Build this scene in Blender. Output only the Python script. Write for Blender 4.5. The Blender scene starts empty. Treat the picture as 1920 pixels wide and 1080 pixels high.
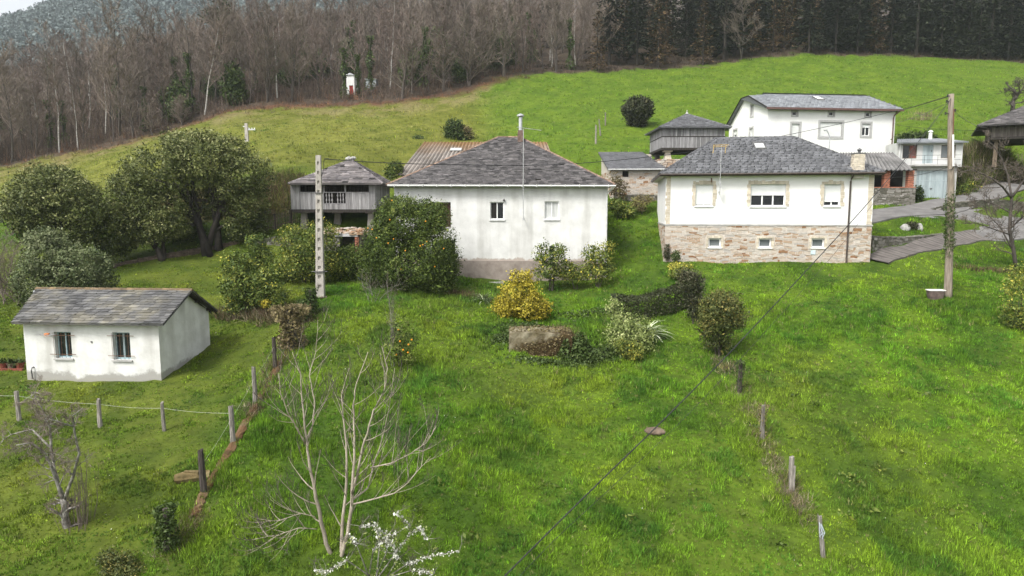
import bpy, math, random
import numpy as np
from mathutils import Vector

R = math.radians
sc = bpy.context.scene
COL = sc.collection

# ------------------------------------------------------------------ camera, sky, sun, exposure
PITCH = R(6.5)
FPX = 1280.0
cam_d = bpy.data.cameras.new('camera')
cam_d.sensor_width = 36.0
cam_d.lens = 24.0
cam_d.clip_end = 6000
cam = bpy.data.objects.new('camera', cam_d)
COL.objects.link(cam)
cam.location = (0, 0, 0)
cam.rotation_euler = (R(90) - PITCH, 0, 0)
sc.camera = cam

SUN_EL, SUN_AZ = 52.0, 222.0          # azimuth clockwise from +Y: behind the camera, to the left
world = bpy.data.worlds.new('World')
sc.world = world
world.use_nodes = True
wn = world.node_tree.nodes
wl = world.node_tree.links
wn.clear()
sky = wn.new('ShaderNodeTexSky')
sky.sky_type = 'NISHITA'
sky.sun_disc = False
sky.sun_elevation = R(SUN_EL)
sky.sun_rotation = R(SUN_AZ)
sky.air_density = 1.0
sky.dust_density = 4.0
sky.ozone_density = 1.0
hsv = wn.new('ShaderNodeHueSaturation')
hsv.inputs['Saturation'].default_value = 0.22
bg = wn.new('ShaderNodeBackground')
bg.inputs['Strength'].default_value = 0.14
wo = wn.new('ShaderNodeOutputWorld')
wl.new(sky.outputs[0], hsv.inputs['Color'])
wl.new(hsv.outputs[0], bg.inputs['Color'])
wl.new(bg.outputs[0], wo.inputs['Surface'])

sd = bpy.data.lights.new('sun', 'SUN')
sd.energy = 1.9
sd.angle = R(16)
sd.color = (1.0, 0.97, 0.92)
sun = bpy.data.objects.new('sun', sd)
COL.objects.link(sun)
az = R(SUN_AZ)
sv = Vector((math.sin(az) * math.cos(R(SUN_EL)), math.cos(az) * math.cos(R(SUN_EL)), math.sin(R(SUN_EL))))
sun.rotation_euler = sv.to_track_quat('Z', 'Y').to_euler()
sun.location = (-30, -40, 120)

sc.view_settings.view_transform = 'Standard'
sc.view_settings.look = 'None'
sc.view_settings.gamma = 1.0
sc.view_settings.use_curve_mapping = False
sc.view_settings.exposure = 1.0
sc.cycles.max_bounces = 6
sc.cycles.diffuse_bounces = 3
sc.cycles.glossy_bounces = 2
sc.cycles.volume_bounces = 2
sc.cycles.transparent_max_bounces = 8
sc.cycles.use_adaptive_sampling = True

# ------------------------------------------------------------------ pixel helpers (photo pixels, 1920 x 1080)
HAZE = 0.00024
CP, SP = math.cos(PITCH), math.sin(PITCH)

def ray(px, py):
    X = (px - 960.0) / FPX
    Yc = -(py - 540.0) / FPX
    return np.array([X, CP + Yc * SP, -SP + Yc * CP])

def P(px, py, Y):
    d = ray(px, py)
    return d * (Y / d[1])

# ------------------------------------------------------------------ noise
def vnoise(x, y, seed=0):
    xi = np.floor(x).astype(np.int64); yi = np.floor(y).astype(np.int64)
    xf = x - xi; yf = y - yi
    u = xf * xf * (3 - 2 * xf); v = yf * yf * (3 - 2 * yf)
    def h(a, b):
        n = (a * 374761393 + b * 668265263 + seed * 974711) & 0xffffffff
        n = ((n ^ (n >> 13)) * 1274126177) & 0xffffffff
        n = n ^ (n >> 16)
        return (n & 0xffff) / 65535.0
    return (h(xi, yi) * (1 - u) + h(xi + 1, yi) * u) * (1 - v) + (h(xi, yi + 1) * (1 - u) + h(xi + 1, yi + 1) * u) * v

def fbm(x, y, seed=0, oct=3):
    s = 0.0; a = 0.5; t = 0.0
    for o in range(oct):
        s = s + a * vnoise(x * 2 ** o, y * 2 ** o, seed + o * 17); t += a; a *= 0.5
    return s / t

def sstep(a, b, x):
    t = np.clip((x - a) / (b - a), 0, 1)
    return t * t * (3 - 2 * t)

# ------------------------------------------------------------------ terrain height
CTRL = [
 (0,1080,16.2),(480,1080,16.9),(960,1080,17.5),(1440,1080,18.2),(1920,1080,18.6),
 (383,930,19.5),(437,830,22.7),(479,757,25.7),(515,690,28.5),(36,785,24.3),(188,800,24),(308,810,23.6),
 (960,850,23.2),(1010,668,31),(975,600,36),(1000,535,42.5),
 (1535,1043,19),(1483,922,22),(1430,822,24.5),(1387,738,28),(1777,558,36),(1920,700,28.8),(1700,800,25),
 (1245,490,44.2),(1440,497,42.8),(1632,503,41.5),(1150,535,41.5),(1297,600,35.5),
 (1180,440,50),(1180,400,54),(1200,362,58),
 (601,556,37),(575,600,33.5),(303,717,28),(52,705,28.9),(393,648,32),(300,540,39.5),
 (400,475,46),(295,488,44.5),(110,520,42),(0,560,38),(0,680,30),(455,590,36),(500,430,48),(650,525,41.5),(640,418,49.5),
 (540,330,56),(400,300,66),(200,300,80),(0,360,75),
 (640,195,105),(450,200,103),(285,255,95),(0,310,90),(880,165,112),(900,150,115),(1300,125,125),(1480,103,130),(1920,118,130),
 (783,265,75),(860,266,78),(1117,270,75),(1195,238,85),
 (1640,404,50),(1720,393,51),(1790,376,54),(1860,364,57),(1940,352,61),
 (1640,492,42),(1720,462,45),(1790,440,48),(1850,430,50),(1940,430,50.5),
 (1750,370,56.5),(1680,385,54.5),(1740,262,66),(1850,250,70),(1800,180,95),(1500,150,110),(1300,180,100),(1000,200,98),
 (1890,300,60),(1890,372,56),
]
CW = [(-112,150,23),(-150,200,32),(-60,150,30),(-80,200,46),(0,150,33),(0,200,52),(75,150,35),(100,200,52),(140,130,25),
      (-110,60,-3),(-70,20,-9),(70,20,-9.5),(80,50,0),(0,0,-13.5),(-60,0,-13),(60,0,-14),(0,-60,-22),
      (24,66,3.2),(36,66,3.4),(-5,62,2.6),(10,66,4.0)]
_pts = np.array([P(*c) for c in CTRL] + [np.array(c, float) for c in CW])
def _tps(r2):
    return np.where(r2 > 1e-9, 0.5 * r2 * np.log(np.maximum(r2, 1e-9)), 0.0)
_S = 30.0
_xy = _pts[:, :2] / _S
_n = len(_xy)
_d2 = ((_xy[:, None, :] - _xy[None, :, :]) ** 2).sum(-1)
_A = np.zeros((_n + 3, _n + 3))
_A[:_n, :_n] = _tps(_d2) + np.eye(_n) * 2e-4
_A[:_n, _n] = 1; _A[:_n, _n + 1:] = _xy
_A[_n, :_n] = 1; _A[_n + 1:, :_n] = _xy.T
_W = np.linalg.solve(_A, np.concatenate([_pts[:, 2], np.zeros(3)]))

def tps_h(x, y):
    x = np.atleast_1d(np.asarray(x, float)); y = np.atleast_1d(np.asarray(y, float))
    sh = x.shape
    q = np.stack([x.ravel(), y.ravel()], 1) / _S
    out = np.empty(len(q))
    for i in range(0, len(q), 20000):
        b = q[i:i + 20000]
        d2 = ((b[:, None, :] - _xy[None, :, :]) ** 2).sum(-1)
        out[i:i + 20000] = _tps(d2) @ _W[:_n] + _W[_n] + b @ _W[_n + 1:]
    return out.reshape(sh)

def H0(x, y):
    x = np.atleast_1d(np.asarray(x, float)); y = np.atleast_1d(np.asarray(y, float))
    cx = np.clip(x, -175, 160); cy = np.clip(y, -60, 215)
    h = tps_h(cx, cy)
    lump = (fbm(x * 0.45, y * 0.45, 3, 3) - 0.5) * 0.34 + (fbm(x * 1.6, y * 1.6, 9, 2) - 0.5) * 0.12
    far = sstep(55, 90, y)
    h = h + lump * (1 + 1.2 * far)
    zf = np.clip(153 + (x + 480) * 0.36 + (fbm(x * 0.012, y * 0.012, 5, 3) - 0.5) * 14, 100, 215)
    k = np.clip((y - 230) / 410.0, 0, 1) ** 1.5
    h = h * (1 - k) + zf * k
    return h

# roads: (pixel, pixel, depth) of centre lines; the ground is levelled under them
def _rl(c):
    p = np.array([P(*q)[:2] for q in c])
    d = [p[0]]
    for a_, b_ in zip(p[:-1], p[1:]):
        n_ = max(2, int(np.hypot(*(b_ - a_)) / 0.6))
        d += [a_ + (b_ - a_) * i / n_ for i in range(1, n_ + 1)]
    p = np.array(d)
    for _ in range(8): p[1:-1] = (p[:-2] + 2 * p[1:-1] + p[2:]) / 4
    z = H0(p[:, 0], p[:, 1])
    for _ in range(30): z[1:-1] = (z[:-2] + 2 * z[1:-1] + z[2:]) / 4
    return p, z
WA, WB, WC = 3.1, 1.6, 2.6
ROAD_A = _rl([(1540,412,48.6),(1640,405,50.0),(1720,394,51.3),(1790,377,54),(1860,366,56.8),(1940,358,58.6),(2050,352,60)])
ROAD_B = _rl([(1641,492,42.2),(1656,486,42.7),(1710,470,44.3),(1771,456,46.2),(1815,442,48.0),(1860,432,49.0),(1960,430,50.0),(2080,432,50.5)])
ROAD_C = _rl([(1690,405,50.2),(1760,411,50.8),(1830,417,51.0),(1960,424,51.6),(2080,428,52)])

def near_line(x, y, pl):
    """distance to a road's centre line, its height there, and the side (+ uphill / left of travel)"""
    p, z = pl
    best = np.full(x.shape, 1e9); zz = np.zeros(x.shape)
    for i in range(len(p) - 1):
        (ax, ay), (bx, by) = p[i], p[i + 1]
        dx, dy = bx - ax, by - ay
        t = np.clip(((x - ax) * dx + (y - ay) * dy) / (dx * dx + dy * dy + 1e-12), 0, 1)
        d = np.hypot(x - ax - t * dx, y - ay - t * dy)
        m_ = d < best
        best = np.where(m_, d, best); zz = np.where(m_, z[i] + (z[i + 1] - z[i]) * t, zz)
    return best, zz

# top of the low retaining wall above the ramp
_wt = np.array([P(*c) for c in [(1632,445,43.6),(1700,446,45.6),(1750,441,47.2),(1782,437,48.3),(1815,431,49.4)]])
def y_wall(x):
    i_ = np.interp(x, ROAD_B[0][:, 0], ROAD_B[0][:, 1])
    return i_ + WB / 2 + 0.3
def H(x, y):
    x = np.atleast_1d(np.asarray(x, float)); y = np.atleast_1d(np.asarray(y, float))
    h = H0(x, y)
    sh = h.shape
    x1, y1, h1 = x.ravel(), y.ravel(), h.ravel().copy()
    m_ = (x1 > 17) & (x1 < 62) & (y1 > 36) & (y1 < 72)
    if m_.any():
        xs, ys, hs = x1[m_], y1[m_], h1[m_]
        # garden terrace between the ramp and the road
        yw = y_wall(xs); zw = np.interp(xs, _wt[:, 0], _wt[:, 2])
        k = sstep(-0.1, 0.3, ys - yw) * (xs > 21.5) * (1 - sstep(_wt[-1, 0] - 1.5, _wt[-1, 0] + 0.5, xs)) * (1 - sstep(48.5, 50, ys))
        hs = np.where(k > 0, hs * (1 - k) + np.maximum(hs, zw + (ys - yw) * 0.1) * k, hs)
        for pl, w in ((ROAD_A, WA), (ROAD_C, WC), (ROAD_B, WB)):
            d, zr = near_line(xs, ys, pl)
            k = 1 - sstep(w / 2 + 0.1, w / 2 + (0.45 if pl is ROAD_B else 1.6), d)
            k = k * (0.35 if pl is ROAD_B else 0.3 + 0.5 * sstep(33, 37, xs) * (pl is ROAD_A))
            hs = hs * (1 - k) + zr * k
        h1[m_] = hs
    return h1.reshape(sh)

def Hs(x, y):
    return float(H(x, y)[0])

def hit(px, py, ymin=12.0, ymax=250.0):
    """where the line of sight through a photo pixel meets the ground"""
    d = ray(px, py); d = d / d[1]
    ys = np.linspace(ymin, ymax, 1200)
    g = d[2] * ys - H(d[0] * ys, ys)
    i = np.where(g < 0)[0]
    if len(i) == 0:
        y = ymax
    else:
        k = i[0]
        if k == 0: y = ys[0]
        else: y = ys[k - 1] + (ys[k] - ys[k - 1]) * g[k - 1] / (g[k - 1] - g[k])
    return np.array([d[0] * y, y, Hs(d[0] * y, y)])

def gz(px, py, Y):
    p = P(px, py, Y)
    return np.array([p[0], Y, Hs(p[0], Y)])

# ------------------------------------------------------------------ scene helpers
def tag(o, label=None, cat=None, group=None, kind=None):
    if label: o['label'] = label
    if cat: o['category'] = cat
    if group: o['group'] = group
    if kind: o['kind'] = kind
    return o

def empty(name, loc, rz=0.0, label=None, cat=None, group=None):
    o = bpy.data.objects.new(name, None)
    o.empty_display_size = 0.3
    COL.objects.link(o)
    o.location = tuple(float(v) for v in loc)
    o.rotation_euler = (0, 0, rz)
    tag(o, label, cat, group)
    return o

def link(name, me, parent=None, loc=None):
    o = bpy.data.objects.new(name, me)
    COL.objects.link(o)
    if parent is not None: o.parent = parent
    if loc is not None: o.location = tuple(float(v) for v in loc)
    return o

class MB:
    """collects faces of one mesh"""
    def __init__(s):
        s.v = []; s.f = []; s.t = []
    def face(s, pts, tint=0.0):
        b = len(s.v)
        s.v.extend([tuple(float(c) for c in p) for p in pts])
        s.f.append(tuple(range(b, b + len(pts)))); s.t.append(tint)
    def shared(s, pts, faces, tint=0.0):
        b = len(s.v)
        s.v.extend([tuple(float(c) for c in p) for p in pts])
        for f in faces:
            s.f.append(tuple(b + i for i in f)); s.t.append(tint)
    def box(s, x0, x1, y0, y1, z0, z1, tint=0.0, m=None):
        p = [(x0,y0,z0),(x1,y0,z0),(x1,y1,z0),(x0,y1,z0),(x0,y0,z1),(x1,y0,z1),(x1,y1,z1),(x0,y1,z1)]
        if m: p = [m(*q) for q in p]
        s.shared(p, [(0,3,2,1),(4,5,6,7),(0,1,5,4),(1,2,6,5),(2,3,7,6),(3,0,4,7)], tint)
    def prism(s, poly, dz, tint=0.0):
        """poly: 3-D outline seen from above, counter-clockwise; extruded down by dz"""
        n = len(poly)
        lo = [(p[0], p[1], p[2] - dz) for p in poly]
        fs = [tuple(range(n)), tuple(range(2 * n - 1, n - 1, -1))]
        for i in range(n):
            j = (i + 1) % n
            fs.append((i, n + i, n + j, j))
        s.shared(list(poly) + lo, fs, tint)
    def tube(s, pts, rads, n=5, tint=0.0, cap=True):
        pts = [Vector([float(c) for c in p]) for p in pts]
        m = len(pts); V = []
        for i, p in enumerate(pts):
            d = (pts[min(i + 1, m - 1)] - pts[max(i - 1, 0)])
            if d.length < 1e-9: d = Vector((0, 0, 1))
            d.normalize()
            ref = Vector((0, 0, 1)) if abs(d.z) < 0.9 else Vector((1, 0, 0))
            a = d.cross(ref).normalized(); b = d.cross(a)
            if abs(d.z) >= 0.9: a, b = b, a
            for k in range(n):
                t = 2 * math.pi * k / n
                V.append(p + (a * math.cos(t) + b * math.sin(t)) * rads[i])
        F = []
        for i in range(m - 1):
            for k in range(n):
                k2 = (k + 1) % n
                F.append((i*n + k, i*n + k2, (i+1)*n + k2, (i+1)*n + k))
        if cap:
            F.append(tuple(range(n - 1, -1, -1))); F.append(tuple((m-1)*n + k for k in range(n)))
        s.shared(V, F, tint)
    def lathe(s, prof, n=12, tint=0.0, c=(0,0,0)):
        V = []; F = []
        m = len(prof)
        for r, z in prof:
            for k in range(n):
                t = 2 * math.pi * k / n
                V.append((c[0] + r * math.cos(t), c[1] + r * math.sin(t), c[2] + z))
        for i in range(m - 1):
            for k in range(n):
                k2 = (k + 1) % n
                F.append((i*n + k, i*n + k2, (i+1)*n + k2, (i+1)*n + k))
        F.append(tuple(range(n - 1, -1, -1))); F.append(tuple((m-1)*n + k for k in range(n)))
        s.shared(V, F, tint)
    def build(s, name, m, parent=None, loc=None, smooth=False):
        me = bpy.data.meshes.new(name)
        me.from_pydata(s.v, [], s.f)
        a = me.attributes.new('tint', 'FLOAT', 'FACE')
        a.data.foreach_set('value', np.array(s.t, dtype=np.float32))
        me.materials.append(m)
        if smooth:
            me.polygons.foreach_set('use_smooth', np.ones(len(s.f), dtype=bool))
        me.update()
        return link(name, me, parent, loc)

def npmesh(name, V, k, m, tint=None, col=None):
    """V: (n*k,3) vertices, every k consecutive ones a face"""
    V = np.ascontiguousarray(V, dtype=np.float32)
    n = len(V); nf = n // k
    me = bpy.data.meshes.new(name)
    me.vertices.add(n); me.vertices.foreach_set('co', V.ravel())
    me.loops.add(n); me.loops.foreach_set('vertex_index', np.arange(n, dtype=np.int32))
    me.polygons.add(nf)
    me.polygons.foreach_set('loop_start', np.arange(0, n, k, dtype=np.int32))
    if tint is not None:
        a = me.attributes.new('tint', 'FLOAT', 'FACE')
        a.data.foreach_set('value', np.ascontiguousarray(tint, dtype=np.float32))
    if col is not None:
        a = me.attributes.new('Col', 'FLOAT_COLOR', 'POINT')
        a.data.foreach_set('color', np.ascontiguousarray(col, dtype=np.float32).ravel())
    me.materials.append(m)
    me.update(calc_edges=True)
    return me

# ------------------------------------------------------------------ materials
MATS = {}
def mat(name, cols, scale=3.0, detail=4.0, rough=0.85, bump=0.25, bscale=25.0, tint=0.35, spec=0.25,
        mode='noise', orand=0.0, stain=None, metal=0.0, stretch=None, contrast=0.18, voro=0.0, grime=0.0):
    """noise-varied colour; per-face 'tint' scales it (mode 'noise') or chooses along the ramp (mode 'tint')"""
    m = bpy.data.materials.new(name); m.use_nodes = True
    nt = m.node_tree; N = nt.nodes; L = nt.links
    bs = N['Principled BSDF']
    bs.inputs['Roughness'].default_value = rough
    bs.inputs['Specular IOR Level'].default_value = spec
    bs.inputs['Metallic'].default_value = metal
    tc = N.new('ShaderNodeTexCoord'); src = tc.outputs['Object']
    if stretch:
        mp = N.new('ShaderNodeMapping'); mp.inputs['Scale'].default_value = stretch
        L.new(src, mp.inputs['Vector']); src = mp.outputs[0]
    nz = N.new('ShaderNodeTexNoise'); nz.inputs['Scale'].default_value = scale; nz.inputs['Detail'].default_value = detail
    nz.inputs['Roughness'].default_value = 0.6
    L.new(src, nz.inputs['Vector'])
    at = N.new('ShaderNodeAttribute'); at.attribute_name = 'tint'
    rp = N.new('ShaderNodeValToRGB')
    e = rp.color_ramp.elements
    n = len(cols)
    lo, hi = (0.5 - contrast, 0.5 + contrast) if mode == 'noise' else (0.0, 1.0)
    e[0].position = lo; e[1].position = hi
    e[0].color = (*cols[0], 1); e[1].color = (*cols[-1], 1)
    for i in range(1, n - 1):
        x = e.new(lo + (hi - lo) * i / (n - 1)); x.color = (*cols[i], 1)
    vf = N.new('ShaderNodeMath'); vf.operation = 'MULTIPLY_ADD'
    if mode == 'noise':
        L.new(nz.outputs['Fac'], rp.inputs['Fac'])
        L.new(at.outputs['Fac'], vf.inputs[0]); vf.inputs[1].default_value = tint; vf.inputs[2].default_value = 1.0
    else:
        ma = N.new('ShaderNodeMath'); ma.operation = 'MULTIPLY_ADD'
        L.new(at.outputs['Fac'], ma.inputs[0]); ma.inputs[1].default_value = 0.5; ma.inputs[2].default_value = 0.5
        L.new(ma.outputs[0], rp.inputs['Fac'])
        L.new(nz.outputs['Fac'], vf.inputs[0]); vf.inputs[1].default_value = tint * 2; vf.inputs[2].default_value = 1.0 - tint
    val = vf.outputs[0]
    if orand:
        oi = N.new('ShaderNodeObjectInfo')
        mo = N.new('ShaderNodeMath'); mo.operation = 'MULTIPLY_ADD'
        L.new(oi.outputs['Random'], mo.inputs[0]); mo.inputs[1].default_value = orand * 2; mo.inputs[2].default_value = 1 - orand
        mm = N.new('ShaderNodeMath'); mm.operation = 'MULTIPLY'
        L.new(val, mm.inputs[0]); L.new(mo.outputs[0], mm.inputs[1]); val = mm.outputs[0]
    mx = N.new('ShaderNodeVectorMath'); mx.operation = 'SCALE'
    L.new(rp.outputs[0], mx.inputs[0]); L.new(val, mx.inputs['Scale'])
    out = mx.outputs[0]
    if grime:
        g = N.new('ShaderNodeTexNoise'); g.inputs['Scale'].default_value = 0.55; g.inputs['Detail'].default_value = 6
        gm = N.new('ShaderNodeMapping'); gm.inputs['Scale'].default_value = (2.8, 2.8, 0.3)
        L.new(tc.outputs['Object'], gm.inputs['Vector']); L.new(gm.outputs[0], g.inputs['Vector'])
        gr = N.new('ShaderNodeMapRange'); gr.inputs[1].default_value = 0.48; gr.inputs[2].default_value = 0.72
        gr.inputs[3].default_value = 0.0; gr.inputs[4].default_value = grime
        L.new(g.outputs['Fac'], gr.inputs[0])
        gx = N.new('ShaderNodeMix'); gx.data_type = 'RGBA'
        L.new(gr.outputs[0], gx.inputs[0]); L.new(out, gx.inputs[6]); gx.inputs[7].default_value = (0.30, 0.285, 0.25, 1)
        out = gx.outputs[2]
    for st in (stain or []):
        kx = st[5] if len(st) > 5 else 0.0; st = st[:5]
        # a stain with its own ragged outline below height z (object space): (z, width, colour, noise scale, noise amount)
        z0, w, c, ns, na = st
        sx = N.new('ShaderNodeSeparateXYZ'); L.new(tc.outputs['Object'], sx.inputs[0])
        n2 = N.new('ShaderNodeTexNoise'); n2.inputs['Scale'].default_value = ns; n2.inputs['Detail'].default_value = 9; n2.inputs['Roughness'].default_value = 0.68
        L.new(tc.outputs['Object'], n2.inputs['Vector'])
        ad = N.new('ShaderNodeMath'); ad.operation = 'MULTIPLY_ADD'
        kz = N.new('ShaderNodeMath'); kz.operation = 'MULTIPLY_ADD'
        L.new(sx.outputs['X'], kz.inputs[0]); kz.inputs[1].default_value = kx; L.new(sx.outputs['Z'], kz.inputs[2])
        L.new(n2.outputs['Fac'], ad.inputs[0]); ad.inputs[1].default_value = na; L.new(kz.outputs[0], ad.inputs[2])
        mr = N.new('ShaderNodeMapRange'); mr.inputs[1].default_value = z0 + na * 0.5 - w; mr.inputs[2].default_value = z0 + na * 0.5 + w
        mr.inputs[3].default_value = 1.0; mr.inputs[4].default_value = 0.0
        L.new(ad.outputs[0], mr.inputs[0])
        mi = N.new('ShaderNodeMix'); mi.data_type = 'RGBA'
        L.new(mr.outputs[0], mi.inputs[0]); L.new(out, mi.inputs[6]); mi.inputs[7].default_value = (*c, 1)
        out = mi.outputs[2]
    L.new(out, bs.inputs['Base Color'])
    if bump:
        nb = N.new('ShaderNodeTexNoise'); nb.inputs['Scale'].default_value = bscale; nb.inputs['Detail'].default_value = 4
        L.new(src, nb.inputs['Vector'])
        bp = N.new('ShaderNodeBump'); bp.inputs['Strength'].default_value = bump; bp.inputs['Distance'].default_value = 0.03
        L.new(nb.outputs['Fac'], bp.inputs['Height']); L.new(bp.outputs[0], bs.inputs['Normal'])
    MATS[name] = m
    return m

def vcmat(name, rough=0.9, bump=0.0, bscale=6.0, var=0.25, scale=2.5, spec=0.15):
    m = bpy.data.materials.new(name); m.use_nodes = True
    nt = m.node_tree; N = nt.nodes; L = nt.links
    bs = N['Principled BSDF']; bs.inputs['Roughness'].default_value = rough; bs.inputs['Specular IOR Level'].default_value = spec
    at = N.new('ShaderNodeAttribute'); at.attribute_name = 'Col'
    out = at.outputs['Color']
    tc = N.new('ShaderNodeTexCoord')
    if var:
        nz = N.new('ShaderNodeTexNoise'); nz.inputs['Scale'].default_value = scale; nz.inputs['Detail'].default_value = 8; nz.inputs['Roughness'].default_value = 0.7
        L.new(tc.outputs['Object'], nz.inputs['Vector'])
        mr = N.new('ShaderNodeMapRange'); mr.inputs[1].default_value = 0.3; mr.inputs[2].default_value = 0.7
        mr.inputs[3].default_value = 1 - var; mr.inputs[4].default_value = 1 + var
        L.new(nz.outputs['Fac'], mr.inputs[0])
        mx = N.new('ShaderNodeVectorMath'); mx.operation = 'SCALE'
        L.new(out, mx.inputs[0]); L.new(mr.outputs[0], mx.inputs['Scale']); out = mx.outputs[0]
    L.new(out, bs.inputs['Base Color'])
    if bump:
        nb = N.new('ShaderNodeTexNoise'); nb.inputs['Scale'].default_value = bscale; nb.inputs['Detail'].default_value = 6
        L.new(tc.outputs['Object'], nb.inputs['Vector'])
        bp = N.new('ShaderNodeBump'); bp.inputs['Strength'].default_value = bump; bp.inputs['Distance'].default_value = 0.12
        L.new(nb.outputs['Fac'], bp.inputs['Height']); L.new(bp.outputs[0], bs.inputs['Normal'])
    return m

M_TERR = vcmat('meadow_ground', bump=0.6, bscale=3.5, var=0.35, scale=1.6)
M_GRASS = vcmat('grass_blades', var=0.0, rough=0.7, spec=0.2)
M_SCRUB = vcmat('scrub_twigs', var=0.0, rough=0.85)
M_ASPH = mat('asphalt', [(0.11,0.105,0.102),(0.185,0.178,0.17)], scale=1.2, detail=8, bump=0.2, bscale=60)
M_RAMP = mat('ribbed_concrete', [(0.085,0.075,0.069),(0.145,0.130,0.119)], scale=1.5, detail=8, tint=0.3)
M_BARKD = mat('dark_conifer_bark', [(0.022,0.018,0.015),(0.05,0.042,0.036)], scale=3, bump=0)
M_WHITE = mat('white_render', [(0.74,0.73,0.71),(0.83,0.825,0.81)], scale=0.8, detail=6, bump=0.08, bscale=40)
M_WHITE_OLD = mat('old_limewash', [(0.62,0.61,0.58),(0.80,0.795,0.775)], scale=1.3, detail=8, bump=0.25, bscale=9, contrast=0.22, grime=0.4)
M_PLINTH = mat('bare_cement_plinth', [(0.20,0.165,0.14),(0.33,0.285,0.25)], scale=2.0, detail=8, bump=0.3, bscale=20)
M_CEMENT = mat('cement', [(0.30,0.295,0.28),(0.46,0.45,0.43)], scale=1.5, detail=7)
M_POLEC = mat('weathered_concrete', [(0.29,0.265,0.235),(0.46,0.43,0.385)], scale=2.2, detail=7)
M_SLATE = mat('slate', [(0.066,0.067,0.071),(0.125,0.126,0.132)], scale=6, rough=0.6, tint=0.5, spec=0.5, bump=0.3, bscale=14)
M_SLATE_OLD = mat('lichen_slate', [(0.050,0.050,0.053),(0.10,0.098,0.095),(0.145,0.133,0.10)], scale=0.9, detail=7, rough=0.7, tint=0.6, spec=0.35, bump=0.4, bscale=12)
M_SLATE_P = mat('purple_grey_slate', [(0.048,0.044,0.045),(0.105,0.097,0.095)], scale=2.0, detail=5, rough=0.65, tint=0.8, spec=0.4, bump=0.35, bscale=12)
M_SLATE_N = mat('new_blue_slate', [(0.13,0.137,0.147),(0.19,0.198,0.21)], scale=5, rough=0.45, tint=0.5, spec=0.5, bump=0.15)
M_RIDGE = mat('terracotta_ridge', [(0.16,0.10,0.075),(0.27,0.19,0.14)], scale=3, tint=0.5)
M_STONE = mat('rubble_stone', [(0.22,0.11,0.05),(0.36,0.25,0.165),(0.45,0.385,0.32),(0.50,0.455,0.40),(0.40,0.37,0.34)], scale=7, detail=5, mode='tint', tint=0.28, bump=0.4, bscale=18)
M_STONE_G = mat('mossy_grey_stone', [(0.07,0.07,0.05),(0.15,0.14,0.115),(0.25,0.235,0.21),(0.38,0.36,0.33)], scale=5, detail=5, mode='tint', tint=0.3, bump=0.4, bscale=18)
M_MORTAR = mat('lime_mortar', [(0.44,0.395,0.345),(0.58,0.53,0.475)], scale=4, detail=6, bump=0.3)
M_MORTAR_D = mat('earth_mortar', [(0.07,0.062,0.05),(0.16,0.14,0.115)], scale=4, detail=6, bump=0.3)
M_QUOIN = mat('sandstone_surround', [(0.46,0.40,0.31),(0.62,0.56,0.46)], scale=5, tint=0.25, bump=0.25)
M_GRANITE = mat('grey_granite_surround', [(0.36,0.355,0.35),(0.48,0.475,0.465)], scale=12, bump=0.1)
M_WOODG = mat('silvered_wood', [(0.16,0.155,0.155),(0.30,0.295,0.295)], scale=1.5, detail=6, stretch=(8,8,0.7), tint=0.45, bump=0.3, bscale=8)
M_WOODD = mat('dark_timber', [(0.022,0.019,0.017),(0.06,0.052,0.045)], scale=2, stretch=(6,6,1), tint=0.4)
M_WOODB = mat('brown_timber', [(0.09,0.065,0.045),(0.20,0.16,0.115)], scale=2, stretch=(7,7,0.8), tint=0.4, bump=0.3)
M_POLEW = mat('pole_wood', [(0.15,0.12,0.09),(0.34,0.29,0.235)], scale=2.5, stretch=(7,7,0.5), tint=0.3, bump=0.4, bscale=8)
M_POST = mat('weathered_post', [(0.10,0.088,0.075),(0.30,0.275,0.245)], scale=4, stretch=(6,6,0.8), orand=0.25, bump=0.5, bscale=10)
M_POSTD = mat('dark_wet_post', [(0.025,0.02,0.017),(0.09,0.075,0.065)], scale=4, stretch=(6,6,0.8), bump=0.5, bscale=10)
M_DARK = mat('dark_interior', [(0.012,0.011,0.010),(0.025,0.022,0.02)], scale=2, bump=0)
M_GLASS = mat('window_glass', [(0.012,0.014,0.016),(0.022,0.025,0.028)], scale=1, rough=0.08, spec=0.6, bump=0)
M_GLASSG = mat('grey_sky_glass', [(0.10,0.115,0.12),(0.15,0.165,0.17)], scale=1, rough=0.08, spec=0.6, bump=0)
M_CURT = mat('net_curtain', [(0.40,0.41,0.40),(0.58,0.585,0.57)], scale=2, stretch=(9,9,0.4), bump=0)
M_REDCURT = mat('red_curtain', [(0.07,0.055,0.05),(0.24,0.075,0.06)], scale=2.2, bump=0, rough=0.4)
M_PVC = mat('white_pvc', [(0.76,0.76,0.75),(0.82,0.82,0.81)], scale=2, rough=0.4, spec=0.4, bump=0)
M_SHUT = mat('roller_shutter', [(0.68,0.69,0.67),(0.76,0.765,0.75)], scale=2, rough=0.55, bump=0)
M_BLUEW = mat('pale_blue_paint', [(0.27,0.39,0.42),(0.40,0.52,0.55)], scale=6, rough=0.6, bump=0.15)
M_BLUED = mat('blue_green_steel', [(0.29,0.345,0.36),(0.38,0.435,0.45)], scale=2.5, detail=6, stretch=(4,4,0.5), rough=0.6, tint=0.3, bump=0.05)
M_GUTW = mat('white_gutter', [(0.50,0.50,0.485),(0.64,0.64,0.62)], scale=3, rough=0.5, bump=0)
M_GUTB = mat('brown_gutter', [(0.055,0.042,0.036),(0.085,0.066,0.056)], scale=3, rough=0.5, bump=0)
M_FASC = mat('maroon_fascia', [(0.10,0.055,0.05),(0.15,0.085,0.075)], scale=3, rough=0.6, bump=0)
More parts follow.
